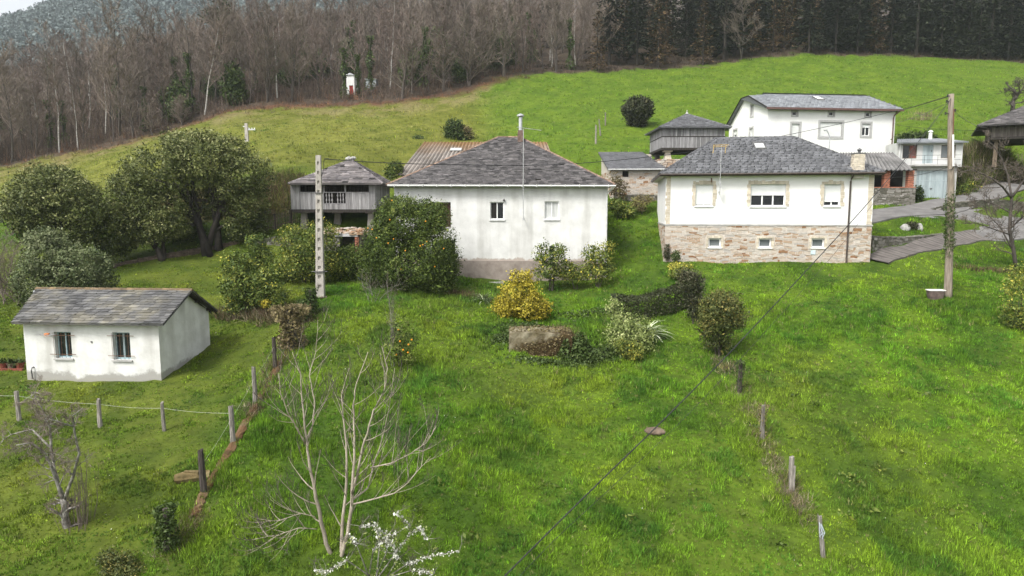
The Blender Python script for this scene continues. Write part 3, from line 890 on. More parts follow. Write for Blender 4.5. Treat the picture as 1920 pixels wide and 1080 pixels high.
def gutter(par, pts, r, m, name='gutter', brackets=0, mb_only=False):
    mb = MB(); mb.tube(pts, [r] * len(pts), 6)
    if brackets:
        a, b = Vector(pts[0]), Vector(pts[-1])
        for i in range(brackets):
            c = a.lerp(b, (i + 0.5) / brackets)
            mb.box(c.x - 0.025, c.x + 0.025, c.y - r * 1.35, c.y + r * 1.2, c.z - r * 1.3, c.z + r * 1.25)
    return mb.build(name, m, par)

def yagi(par, base, ax, n, L, mb, span=0.45):
    """boom with cross elements along direction ax"""
    ax = Vector(ax).normalized(); b = Vector(base)
    mb.tube([b - ax * L / 2, b + ax * L / 2], [0.015, 0.015], 4)
    cr = ax.cross(Vector((0,0,1))).normalized()
    for i in range(n):
        c = b + ax * (L * (i / (n - 1) - 0.5)); w = span * (0.6 + 0.5 * (1 - i / n))
        mb.tube([c - cr * w, c + cr * w], [0.010, 0.010], 4)
# ------------------------------------------------------------------ small white cottage, left
def side_hit(h, px, py, s0):
    d = ray(px, py); k = (s0 + h.o @ h.u) / (d[:2] @ h.u)
    return float((k * d[:2] - h.o) @ h.v), float(k * d[2] - h.z)

def corr_sheet(mb, A, B, C, D, pitch=0.19, amp=0.028, rows=4, rng=None):
    """corrugated sheeting on the quad eave A-B, top C-D (C above B)"""
    A, B, C, D = map(Vector, (A, B, C, D))
    n = int((B - A).length / pitch * 4)
    nrm = (B - A).cross(D - A).normalized()
    if nrm.z < 0: nrm = -nrm
    for r in range(rows):
        v0, v1 = r / rows, (r + 1) / rows
        prev = None; lift = 0.012
        for i in range(n + 1):
            u = i / n
            off = nrm * (amp * math.sin(u * n / 4 * 2 * math.pi))
            lo = A.lerp(B, u).lerp(D.lerp(C, u), max(0, v0 - 0.02)) + off + nrm * lift
            hi = A.lerp(B, u).lerp(D.lerp(C, u), v1) + off
            if prev:
                mb.face([prev[0], lo, hi, prev[1]], 0.35 * math.sin((i // 16) * 2.3 + r * 1.7) + 0.55 * math.sin(u * n / 4 * 2 * math.pi))  # crests tinted lighter, troughs darker: rib shading painted into the sheet
            prev = (lo, hi)
    t = nrm * -0.05
    mb.face([A + t, D + t, C + t, B + t], -0.5)

def build_cottage():
    rng = random.Random(5)
    Rc = P(303, 717, 28.0); a = 4.0; W = 5.93; D = 4.1
    u = np.array([math.cos(R(a)), -math.sin(R(a))]); o = Rc[:2] - u * W
    h = House('cottage', 'small single-storey white cottage with mossy slate gable roof and two barred windows', 'cottage', o[0], o[1], -7.45, a)
    h.foot(-0.1, W + 0.1, -0.1, D + 0.1)
    zt = h.f(200, 611)[1]
    m = mat('cottage_render', [(0.54,0.535,0.51),(0.74,0.735,0.715)], scale=1.5, detail=9, bump=0.3, bscale=9, contrast=0.2, grime=0.45,
            stain=[(0.66, 0.07, (0.33,0.32,0.295), 0.7, 1.5), (0.25, 0.2, (0.30,0.28,0.23), 2.0, 0.4)])
    w1 = h.f(101, 622) + h.f(136, 672); w2 = h.f(210, 623) + h.f(246, 675)
    hol = [(q[0], q[2], q[3], q[1]) for q in (w1, w2)]
    er = h.f(306, 607.5, -0.35); el = h.f(22, 605.5, -0.35); rr = h.f(361, 543, D / 2); rl = h.f(70, 541.5, D / 2)
    ze = (er[1] + el[1]) / 2; zr = (rr[1] + rl[1]) / 2
    be = h.f(408, 582, D + 0.38)
    slope = (zr - ze) / (D / 2 + 0.35)
    mb = MB()
    wall(mb, 0, W, -1.0, zt + 0.12, front_map(0), hol)
    topf = lambda t: (ze + slope * (t + 0.35) if t < D / 2 else zr - (zr - be[1]) * (t - D / 2) / (D / 2 + 0.38)) - 0.06
    for a0, a1 in ((0, D / 2), (D / 2, D)):
        wall(mb, a0, a1, -1.0, 3.0, right_map(W), (), top=topf)
        wall(mb, a0, a1, -1.0, 3.0, left_map(0), (), top=topf)
    wall(mb, 0, W, -1.0, topf(D), back_map(D))
    mb.build('wall', m, h.e)
    mb = MB()
    A, B, Rr, Rl = (el[0], -0.35, ze), (er[0], -0.35, ze), (rr[0], D/2, zr), (rl[0], D/2, zr)
    C, Dd = (be[0], D + 0.38, be[1]), (el[0], D + 0.38, be[1])
    mb.face([A, B, Rr, Rl], -0.3); slates(mb, [A, B, Rr, Rl], 0.36, 0.19, rng, 0.03, 0.45, 'rough', lift=0.012)
    mb.face([C, Dd, Rl, Rr], -0.3); slates(mb, [C, Dd, Rl, Rr], 0.34, 0.2, rng, 0.022, 0.35, 'rough', lift=0.012)
    dn = lambda p: (p[0], p[1], p[2] - 0.07)
    for q in ([A, B], [B, Rr], [Rr, C], [C, Dd], [Dd, Rl], [Rl, A]):
        mb.face([dn(q[0]), dn(q[1]), q[1], q[0]], -0.4)
    mb.face([dn(p) for p in (A, Rl, Rr, B)], -0.6); mb.face([dn(p) for p in (Dd, C, Rr, Rl)], -0.6)
    rf = mb.build('roof', M_SLATE_OLD, h.e)
    mb = MB(); ridge_caps(mb, Rl, Rr, 0.11, rng); mb.build('ridge_cap', mat('mossy_ridge', [(0.08,0.065,0.045),(0.19,0.13,0.07)], scale=3), rf)
    mb = MB()
    for t in (D * 0.72, D * 0.96):
        mb.box(W - 0.3, be[0] - 0.05, t - 0.05, t + 0.05, topf(t) - 0.16, topf(t) - 0.04)
    p, q = Vector(Rr), Vector(C)
    for k in range(2):
        e = Vector((-0.07 - 0.25 * k, 0, -0.14)); mb.tube([p + e, q + e], [0.04, 0.04], 4)
    mb.build('purlin', M_WOODD, rf)
    for q in hol:
        wnd = window(h.e, *q, front_map(0), d=0.16, fw=0.065, panes=2, mframe=M_BLUEW, msill=M_CEMENT)
        mb = MB()
        for i in range(5):
            x = q[0] + 0.03 + (q[1] - q[0] - 0.06) * i / 4 - 0.03
            mb.tube([(x, -0.05, q[2] + 0.02), (x, -0.05, q[3] - 0.01)], [0.009, 0.009], 4)
        for z in (q[2] + 0.18, q[3] - 0.14):
            mb.tube([(q[0] - 0.2, -0.055, z), (q[1] + 0.2, -0.055, z)], [0.012, 0.012], 4)
        mb.build('window_bars', M_RUSTI, wnd)
    # aerial leaning out from the left window
    s, z = h.f(88, 627, -0.25)
    mb = MB(); yagi(None, (s, -0.3, z), (1, -0.5, 0.06), 8, 0.95, mb, 0.22)
    s2, z2 = h.f(101, 628, 0)
    mb.tube([(s2 - 0.02, 0.0, z2 - 0.1), (s + 0.15, -0.33, z)], [0.014, 0.014], 4)
    an = mb.build('aerial', M_ALU, h.e)
    mb = MB(); mb.box(s - 0.05, s + 0.05, -0.36, -0.24, z - 0.05, z + 0.05); mb.box(s + 0.12, s + 0.2, -0.42, -0.34, z - 0.03, z + 0.08)
    mb.build('aerial_box', M_ORNP, an)
    s, z = h.f(63, 688)
    mb = MB(); mb.tube([(s + .02, 0.02, z), (s, -0.09, z - .02), (s - .03, -0.1, z - .12), (s - .02, -0.08, z - 0.5)], [0.03] * 4, 6); mb.build('drain_pipe', M_IRON, h.e)
    s, z = h.f(172, 641); mb = MB(); mb.box(s - .03, s + .03, -.03, .02, z - .03, z + .03); mb.build('wall_bracket', M_IRON, h.e)
    p = h.pt(72, 547, 30.9)
    mb = MB(); mb.box(p[0] - 0.22, p[0] + 0.12, p[1] - .05, p[1] + .3, p[2] - .1, p[2] - 0.02, 0, lambda x, y, z: (x, y, z - (x - p[0]) * 0.35)); mb.build('flashing', M_ZINC, rf)
    return h
cottage = build_cottage()

# ------------------------------------------------------------------ white house with the hipped slate roof, centre
def build_centre():
    rng = random.Random(8)
    a = 2.0; D = 12.0
    Rc = P(1137, 530, 43.0)
    u = np.array([math.cos(R(a)), -math.sin(R(a))])
    v = np.array([math.sin(R(a)), math.cos(R(a))])
    d = ray(740, 400); k = (Rc[:2] @ v) / (d[:2] @ v); W = -float((k * d[:2] - Rc[:2]) @ u)
    o = Rc[:2] - u * W
    h = House('farmhouse', 'old white farmhouse with hipped slate roof, metal flue and bare cement plinth', 'house', o[0], o[1], -4.7, a)
    h.foot(-0.1, W + 0.1, -0.1, D)
    zt = h.f(950, 349)[1]; zp = h.f(950, 489)[1]
    m = mat('farmhouse_limewash', [(0.56,0.555,0.535),(0.74,0.735,0.715)], scale=1.1, detail=9, bump=0.3, bscale=8, contrast=0.2, grime=0.42,
            stain=[(zp + 0.12, 0.05, (0.40,0.345,0.30), 1.5, 1.0)])
    def wn(x0, y0, x1, y1):
        p, q = h.f(x0, y1), h.f(x1, y0); return (p[0], q[0], p[1], q[1])
    wa, wb = wn(919, 378.5, 945, 411.5), wn(1021, 377.5, 1048, 411)
    op1, op2 = wn(808, 379, 845, 426), wn(812, 450, 853.5, 500); wc = wn(1030, 461, 1040, 476)
    mb = MB()
    wall(mb, 0, W, -1.5, zt, front_map(0), [wa, wb, op1, op2, wc])
    wall(mb, 0, D, -1.5, zt, right_map(W)); wall(mb, 0, D, -1.5, zt, left_map(0)); wall(mb, 0, W, -1.5, zt, back_map(D))
    mb.build('wall', m, h.e)
    mb = MB(); mbox(mb, op2[1], W - 0.003, -1.5, zp, -0.05, 0.1, front_map(0)); mb.build('plinth', M_PLINTH, h.e)
    p0 = h.f(850, 531); 
    mb = MB(); mbox(mb, op2[1] - 0.1, h.f(945, 531)[0], -1.5, h.f(900, 527)[1], -0.55, -0.06, front_map(0)); mb.build('kerb_step', M_CEMENT, h.e)
    # roof
    ov = 0.38; ze = h.f(950, 345.5, -ov)[1]
    ra = h.f(934, 257, D / 2); rb = h.f(975, 257, D / 2); zr = (ra[1] + rb[1]) / 2
    rf = hip_roof(h, -ov, W + ov, -ov, D + ov, ze, (ra[0], D/2, zr), (rb[0], D/2, zr), M_SLATE_P, rng, 0.30, 0.18, 'rough', 0.024, 0.45, M_RIDGE, 0.10)
    for (x, y) in ((1009, 338), (1098, 339)):
        s, z = h.f(x, y, 0.3); mb = MB(); mb.box(s - .18, s + .18, 0.05, 0.45, z - .05, z + .07); mb.build('roof_vent', M_DARK, rf)
    s, z = h.f(1055, 344, 0.0); mb = MB(); mb.box(s - .15, s + .15, -0.22, 0.05, z - .04, z + .06); mb.build('repair_tile', M_RIDGE, rf)
    gutter(h.e, [(-ov + .05, -ov - 0.07, ze - 0.07), (W + ov + .05, -ov - 0.07, ze - 0.11)], 0.065, M_GUTW, brackets=16)
    mb = MB(); mb.tube([(W + ov, -ov - .05, ze - .12), (W + .1, -0.1, ze - .42), (W - .06, -0.09, ze - .6), (W - .06, -0.09, -1.0)], [0.05] * 4, 6); mb.build('downpipe', M_GUTW, h.e)
    # chimney stack with metal flue
    p = h.pt(976, 257, 48.6)
    mb = MB(); mb.box(p[0] - .2, p[0] + .2, p[1] - .2, p[1] + .2, p[2] - .7, p[2] + .45); ch = mb.build('chimney', mat('chimney_render', [(0.10,0.065,0.05),(0.20,0.14,0.115)], scale=4), rf)
    mb = MB(); mb.lathe([(.125, .45), (.125, 1.36)], 10, 0, p); mb.lathe([(.10, 1.38), (.26, 1.43), (.26, 1.5), (.05, 1.6)], 12, 0, p); mb.build('flue', M_ZINC, ch)
    # windows
    window(h.e, *wa, front_map(0), d=0.10, fw=0.06, panes=2, mats=[M_DARK, M_GLASS])
    window(h.e, *wb, front_map(0), d=0.10, fw=0.06, panes=2, mats=[M_CURT, M_CURT])
    window(h.e, *wc, front_map(0), d=0.14, fw=0.03, panes=1, mframe=M_WOODD, sill=False)
    for q, nm in ((op1, 'shutter_door'), (op2, 'cellar_door')):
        mb = MB(); planks(mb, q[0], q[1], q[2], q[3], front_map(0.2), rng, (0.12, 0.18))
        mb.build(nm, mat(nm + '_paint', [(0.045,0.022,0.018),(0.075,0.038,0.032)], scale=3) if nm[0] == 's' else M_DARK, h.e)
    s, z = h.f(945, 375); mb = MB(); mb.lathe([(.05, -.08), (.08, 0), (.04, .07)], 8, 0, (s, -.1, z)); mb.box(s - .03, s + .03, -.08, .0, z - .02, z + .02); mb.build('wall_lamp', M_IRON, h.e)
    # tall thin aerial mast
    s, zb = h.f(981, 413, -0.5); zt2 = h.f(979.5, 240, -0.5)[1]
    mb = MB(); mb.tube([(s, -0.5, zb), (s, -0.5, zt2)], [0.028, 0.02], 6)
    mb.box(s - .02, s + .02, -.5, 0.0, zb + .15, zb + .19); mb.box(s - .02, s + .02, -.5, 0.0, zt - .3, zt - .26)
    ms = mb.build('aerial_mast', M_ALU, h.e)
    mb = MB(); yagi(None, (s + .35, -0.5, zt2 - .05), (1, 0.15, -.12), 9, 1.5, mb, 0.2); mb.build('aerial', M_ALU, ms)
    return h
centre = build_centre()

# ------------------------------------------------------------------ renovated house with stone basement, right
def build_right():
    rng = random.Random(12)
    a = 9.0; D = 10.0
    o = P(1245, 490, 44.2)
    h = House('bungalow', 'renovated white house with rubble stone basement storey and scalloped slate hip roof', 'house', o[0], o[1], -3.9, a)
    W = h.f(1634.5, 420)[0]
    h.foot(-0.1, W + 0.1, -0.1, D)
    zs = h.f(1440, 423.5)[1]; zt = h.f(1440, 327)[1]
    def wn(x0, y0, x1, y1):
        p, q = h.f(x0, y1), h.f(x1, y0); return (p[0], q[0], (p[1]), q[1])
    w1, w2, w3 = wn(1303.5, 346, 1337, 386), wn(1406.5, 345.5, 1474, 387), wn(1544, 345.5, 1577, 386.5)
    b1, b2, b3 = wn(1328, 446.5, 1352, 463.5), wn(1422, 447, 1446.5, 464), wn(1521, 447, 1546, 464)
    mb = MB()
    wall(mb, 0, W, zs + 0.1, zt, front_map(0), [w1, w2, w3]); wall(mb, 0, D, zs + 0.1, zt, left_map(0)); wall(mb, 0, D, zs + .1, zt, right_map(W)); wall(mb, 0, W, zs + .1, zt, back_map(D))
    mb.build('wall', M_WHITE, h.e)
    mb = MB()
    wall(mb, 0, W, -1.6, zs, front_map(-0.02), [b1, b2, b3]); wall(mb, -.02, D, -1.6, zs, left_map(-.02)); wall(mb, -.02, D, -1.6, zs, right_map(W + .02)); wall(mb, 0, W, -1.6, zs, back_map(D))
    bw = mb.build('basement_wall', M_MORTAR, h.e)
    mb = MB()
    hh = [(q[0] - .2, q[1] + .2, q[2] - .08, q[3] + .2) for q in (b1, b2, b3)]
    rubble(mb, 0.0, W, -0.9, zs - 0.01, front_map(-.02), rng, (0.06, 0.2), (0.12, 0.6), hh, 0.1, (0.004, 0.035))
    rubble(mb, 0.0, D, -0.9, zs - 0.01, left_map(-.02), rng, (0.08, 0.18), (0.16, 0.55), (), 0.15)
    rubble(mb, 0.0, D, -0.9, zs - 0.01, right_map(W + .02), rng, (0.08, 0.18), (0.16, 0.55), (), 0.15)
    mb.build('basement_stone', M_STONE, bw)
    mb = MB(); mb.box(-.06, W + .06, -.06, D + .06, zs + 0.002, zs + 0.098); mb.build('string_course', M_CEMENT, h.e)
    # dressed stones round openings and at the corners
    for q in (w1, w2, w3):
        mb = MB(); surround(mb, q[0], q[1], q[2], q[3], front_map(0), rng, (0.17, 0.27)); mb.build('stone_surround', M_QUOIN, h.e)
    for q in (b1, b2, b3):
        mb = MB(); surround(mb, q[0], q[1], q[2] - .08, q[3], front_map(-.03), rng, (0.13, 0.18)); mb.build('stone_surround', M_QUOIN, h.e)
    for sd_, a_ in (('L', 0.30), ('R', W - 0.32)):
        mb = MB(); surround(mb, a_, a_, zs + 0.1, zt - 0.02, front_map(0), rng, (0.22, 0.32), sd_); mb.build('corner_stone', M_QUOIN, h.e)
    # roof
    ov = 0.42; ze = h.f(1440, 324, -ov)[1]
    ra, rb = h.f(1343, 259, D / 2), h.f(1489, 257.5, D / 2); zr = (ra[1] + rb[1]) / 2
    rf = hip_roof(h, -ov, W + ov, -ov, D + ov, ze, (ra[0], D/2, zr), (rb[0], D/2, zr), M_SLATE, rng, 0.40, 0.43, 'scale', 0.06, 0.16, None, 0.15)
    mb = MB(); e = 0.01
    mb.box(-ov - .02, W + ov + .02, -ov - .03, -ov - .003, ze - 0.17, ze - .0); mb.box(-ov - .03, -ov - .003, -ov, D + ov, ze - .17, ze - .0); mb.box(W + ov + .003, W + ov + .03, -ov, D + ov, ze - .17, ze)
    mb.build('fascia', M_GUTB, rf)
    mb = MB(); mb.box(-ov + .0, W + ov, -ov, 0.0, ze - .16, ze - .12); mb.box(-ov, 0, 0, D, ze - .16, ze - .12); mb.build('soffit', mat('cream_soffit', [(0.5,0.47,0.41),(0.6,0.57,0.5)]), rf)
    slope = (zr - ze) / (D / 2 + ov)
    # skylight
    s0, _ = h.f(1414, 280, 3.3); s1, _ = h.f(1435, 280, 3.3)
    def rz(t): return ze + slope * (t + ov)
    def roof_t(px, py, tmax=None):
        lo, hi = -ov, tmax or D / 2
        for _ in range(40):
            mid = (lo + hi) / 2
            if h.f(px, py, mid)[1] > rz(mid): lo = mid
            else: hi = mid
        return lo
    t0, t1 = roof_t(1425, 281), roof_t(1425, 268.5)
    mb = MB(); mb.box(s0, s1, t0, t1, .03, .12, 0, lambda x, y, z: (x, y, rz(y) + z)); sk = mb.build('skylight', M_IRON, rf)
    mb = MB(); mb.box(s0 + .07, s1 - .07, t0 + .08, t1 - .35, .115, .135, 0, lambda x, y, z: (x, y, rz(y) + z)); mb.build('pane', M_CURT, sk)
    # stone chimney
    tc = roof_t(1608, 316, 2.2); sc_, _ = h.f(1608, 312, tc)
    zb = rz(tc); zc = h.f(1608, 289, tc)[1]
    mb = MB(); x0, x1, y0, y1 = sc_ - .31, sc_ + .31, tc - .28, tc + .28
    mb.box(x0, x1, y0, y1, zb - .6, zc); ch = mb.build('chimney', M_MORTAR, rf)
    mb = MB()
    rubble(mb, x0, x1, zb - .2, zc, front_map(y0), rng, (.1, .18), (.14, .32)); rubble(mb, y0, y1, zb - .2, zc, left_map(x0), rng, (.1, .18), (.14, .32)); rubble(mb, y0, y1, zb - .2, zc, right_map(x1), rng, (.1, .18), (.14, .32))
    mb.build('chimney_stone', M_QUOIN, ch)
    mb = MB(); mb.box(x0 - .04, x1 + .04, y0 - .04, y1 + .04, zc, zc + .06); mb.lathe([(.09, .06), (.09, .2), (.16, .24), (.03, .36)], 8, 0, (sc_ + .05, tc, zc)); mb.build('chimney_cap', M_SLATE, ch)
    # windows
    window(h.e, *w1, front_map(0), d=.14, fw=.07, panes=2, shutter=0.93)
    window(h.e, *w2, front_map(0), d=.14, fw=.08, panes=3, shutter=0.5)
    window(h.e, *w3, front_map(0), d=.14, fw=.07, panes=2, shutter=0.8)
    for q in (b1, b2, b3): window(h.e, *q, front_map(-.02), d=.12, fw=.085, panes=1, mpane=M_GLASSG)
    s, z = h.f(1524, 473); mb = MB(); mb.box(s - .14, s + .14, -.07, -.02, z - .13, z + .13); mb.build('meter_box', mat('pale_blue_panel', [(0.45,0.56,0.58),(0.55,0.65,0.66)], bump=0), h.e)
    # downpipe, gutter, aerial
    s, _ = h.f(1591, 400)
    mb = MB(); mb.tube([(s + .06, -ov - .07, ze - .1), (s + .03, -.12, ze - .38), (s, -.1, ze - .55), (s, -.1, -0.9)], [.055] * 4, 6); mb.build('downpipe', M_GUTB, h.e)
    gutter(rf, [(-ov, -ov - .1, ze - .06), (W + ov, -ov - .1, ze - .06)], .06, M_GUTB)
    s, zb = h.f(1349.5, 366, -.6); zt2 = h.f(1349.5, 272, -.6)[1]
    mb = MB(); mb.tube([(s, -.6, zb), (s, -.6, zt2)], [.025, .018], 6); mb.box(s - .02, s + .02, -.6, 0, zb + .2, zb + .25); mb.box(s - .07, s + .07, -.66, -.5, zb + .45, zb + .6); mb.box(s - .07, s + .07, -.66, -.5, zt - .6, zt - .45)
    ms = mb.build('aerial_mast', M_ALU, h.e)
    mb = MB(); yagi(None, (s - .05, -.6, zt2 - .1), (1, .25, .05), 7, .8, mb, .2)
    for dx in (-.45, 0.28): mb.tube([(s + dx, -.6, zt2 - .02), (s + dx - .05, -.65, zt2 - .5)], [.016, .016], 4)
    mb.tube([(s - .5, -.6, zt2), (s + .45, -.6, zt2)], [.016, .016], 4)
    mb.build('aerial', M_YELP, ms)
    s, z = h.f(1334, 338); mb = MB(); mb.box(s - .03, s + .03, -.06, .0, z - .14, z + .14); mb.build('lamp', M_RUSTI, h.e)
    return h
rhouse = build_right()

# ------------------------------------------------------------------ big white house up the slope
def build_upper():
    rng = random.Random(15)
    a = -6.0; D = 8.7
    o = P(1438, 250, 66.0)
    h = House('white_house', 'large white house with grey stone window frames and blue slate half-hipped roof', 'house', o[0], o[1], 3.0, a)
    W = h.f(1677, 250)[0]; h.foot(-.2, W + .2, -.2, D)
    ov = .45
    ze = (h.f(1438, 201, -ov)[1] + h.f(1689, 204, -ov)[1]) / 2
    r1, r2 = h.f(1440, 178, D / 2), h.f(1627, 178.5, D / 2); zr = (r1[1] + r2[1]) / 2
    zb = side_hit(h, 1367, 239, -0.2)[1]
    zt = ze - 0.05
    def wn(x0, y0, x1, y1):
        p, q = h.f(x0, y1), h.f(x1, y0); return (p[0], q[0], p[1], q[1])
    smalls = [wn(1485.5, 209, 1495, 216.5), wn(1554, 209.5, 1563.5, 217), wn(1623, 211, 1632.5, 218.5)]
    m1, m2, m3 = wn(1482, 232, 1499, 296), wn(1536.5, 229.5, 1579, 256.5), wn(1615.5, 232, 1632, 254.5)
    mb = MB()
    wall(mb, 0, W, -1.5, zt, front_map(0), smalls + [m1, m2, m3]); wall(mb, 0, D, -1.5, zb, right_map(W)); wall(mb, 0, W, -1.5, zb, back_map(D))
    def sw(x0, y0, x1, y1):
        p, q = side_hit(h, x0, y1, 0), side_hit(h, x1, y0, 0); t = sorted((p[0], q[0])); return (t[0], t[1], p[1], q[1])
    g1, g2, g3 = sw(1407.5, 197, 1412.5, 218), sw(1375, 243, 1382, 262), sw(1405, 240, 1412, 262)
    zg = zr - .45; tg0, tg1 = D / 2 - .8, D / 2 + .8
    def top(t):
        if t < tg0: return zt + (zg - zt) * t / tg0
        if t > tg1: return zg + (zb - zg) * (t - tg1) / (D - tg1)
        return zg
    hl = [g1, g2, g3]
    xs = sorted({0, tg0, tg1, D} | {q[0] for q in hl} | {q[1] for q in hl})
    zs_ = sorted({-1.5} | {q[2] for q in hl} | {q[3] for q in hl})
    lm = left_map(0)
    for i in range(len(xs) - 1):
        x0, x1 = xs[i], xs[i+1]; xm = (x0 + x1) / 2
        cuts = [-1.5]
        ops = sorted([(q[2], q[3]) for q in hl if q[0] < xm < q[1]])
        z = -1.5
        for (za, zc) in ops:
            mb.face([lm(x0,0,z), lm(x1,0,z), lm(x1,0,za), lm(x0,0,za)]); z = zc
        mb.face([lm(x0,0,z), lm(x1,0,z), lm(x1,0,top(x1)), lm(x0,0,top(x0))])
    mb.build('wall', M_WHITE, h.e)
    # roof
    sl = -0.35
    A, B, C, Dd = (sl, -ov, ze), (W + .5, -ov, ze), (W + .5, D + ov, zb - .1), (sl, D + ov, zb - .1)
    Rl, Rr = (r1[0], D / 2, zr), (r2[0], D / 2, zr)
    Gf, Gb = (sl, tg0, zg + .12), (sl, tg1, zg + .12)
    mb = MB()
    for fc in ([A, B, Rr, Rl, Gf], [Gf, Rl, Gb][::-1], [C, Dd, Gb, Rl, Rr], [B, C, Rr]):
        mb.face(fc, -.3)
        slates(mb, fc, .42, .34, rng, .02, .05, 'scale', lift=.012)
    dn = lambda p: (p[0], p[1], p[2] - .14)
    ring = [A, B, C, Dd, Gb, Gf]
    for i in range(6):
        p, q = ring[i], ring[(i + 1) % 6]; mb.face([dn(p), dn(q), q, p], -.6)
    mb.face([dn(p) for p in ring[::-1]], -.6)
    rf = mb.build('roof', M_SLATE_N, h.e)
    mb = MB(); mb.box(sl, W + .5, -ov - .06, -ov - .003, ze - .2, ze - .01); mb.build('fascia', M_FASC, rf)
    mb = MB(); mb.tube([A, Gf], [.06, .06], 4); mb.tube([Gb, Dd], [.09, .09], 4); mb.tube([Gf, Gb], [.05, .05], 4); mb.build('verge_board', M_DARK, rf)
    slope = (zr - ze) / (D / 2 + ov)
    s0, s1 = h.f(1530, 184, 2.6)[0], h.f(1543, 184, 2.6)[0]
    mb = MB(); mb.box(s0, s1, 2.2, 3.4, .03, .12, 0, lambda x, y, z: (x, y, ze + slope * (y + ov) + z)); sk = mb.build('skylight', M_IRON, rf)
    mb = MB(); mb.box(s0 + .06, s1 - .06, 2.28, 3.3, .115, .13, 0, lambda x, y, z: (x, y, ze + slope * (y + ov) + z)); mb.build('pane', M_CURT, sk)
    # granite frames
    mb = MB()
    def frame(q, w, mp, bottom=True):
        a0, a1, z0, z1 = q
        mbox(mb, a0 - w, a0, z0 - (w if bottom else 0), z1 + w, -.035, .1, mp); mbox(mb, a1, a1 + w, z0 - (w if bottom else 0), z1 + w, -.035, .1, mp)
        mbox(mb, a0, a1, z1, z1 + w, -.035, .1, mp)
        if bottom: mbox(mb, a0, a1, z0 - w, z0, -.035, .1, mp)
    for qs, w_, mp_ in ((smalls, .13, front_map(0)), ((m1, m2, m3), .2, front_map(0)), ((g1, g2, g3), .17, left_map(0))):
        for q in qs:
            mb = MB(); frame(q, w_, mp_); mb.build('window_surround', M_GRANITE, h.e)
    for q in smalls: window(h.e, *q, front_map(0), d=.12, fw=.06, panes=1, sill=False)
    window(h.e, *m1, front_map(0), d=.12, fw=.07, panes=1, sill=False, shutter=.97)
    window(h.e, *m2, front_map(0), d=.12, fw=.07, panes=3, sill=False, shutter=.96)
    window(h.e, *m3, front_map(0), d=.12, fw=.07, panes=2, sill=False, shutter=.32)
    window(h.e, *g1, left_map(0), d=.12, fw=.07, panes=1, sill=False, mpane=M_GLASSG)
    window(h.e, *g2, left_map(0), d=.12, fw=.07, panes=2, sill=False, shutter=.5); window(h.e, *g3, left_map(0), d=.12, fw=.07, panes=2, sill=False, shutter=.9)
    mb = MB(); mb.tube([(W + .1, -ov, ze - .2), (W - .2, -.12, ze - .55), (W - .25, -.1, ze - .8), (W - .25, -.1, -1.)], [.06] * 4, 6); mb.build('downpipe', M_FASC, h.e)
    return h
upper = build_upper()

# ------------------------------------------------------------------ raised plank granaries
def granite_leg(par, x, y, z0, z1, m, r0=0.30, r1=0.17, cap=0.42, label=None):
    mb = MB()
    for (za, zb, ra, rb) in ((z0, z1 - .12, r0, r1),):
        mb.shared([(x-ra,y-ra,za),(x+ra,y-ra,za),(x+ra,y+ra,za),(x-ra,y+ra,za),(x-rb,y-rb,zb),(x+rb,y-rb,zb),(x+rb,y+rb,zb),(x-rb,y+rb,zb)],
                  [(0,3,2,1),(4,5,6,7),(0,1,5,4),(1,2,6,5),(2,3,7,6),(3,0,4,7)])
    mb.box(x - cap, x + cap, y - cap, y + cap, z1 - .115, z1 - .003)
    return mb.build('leg', m, par)

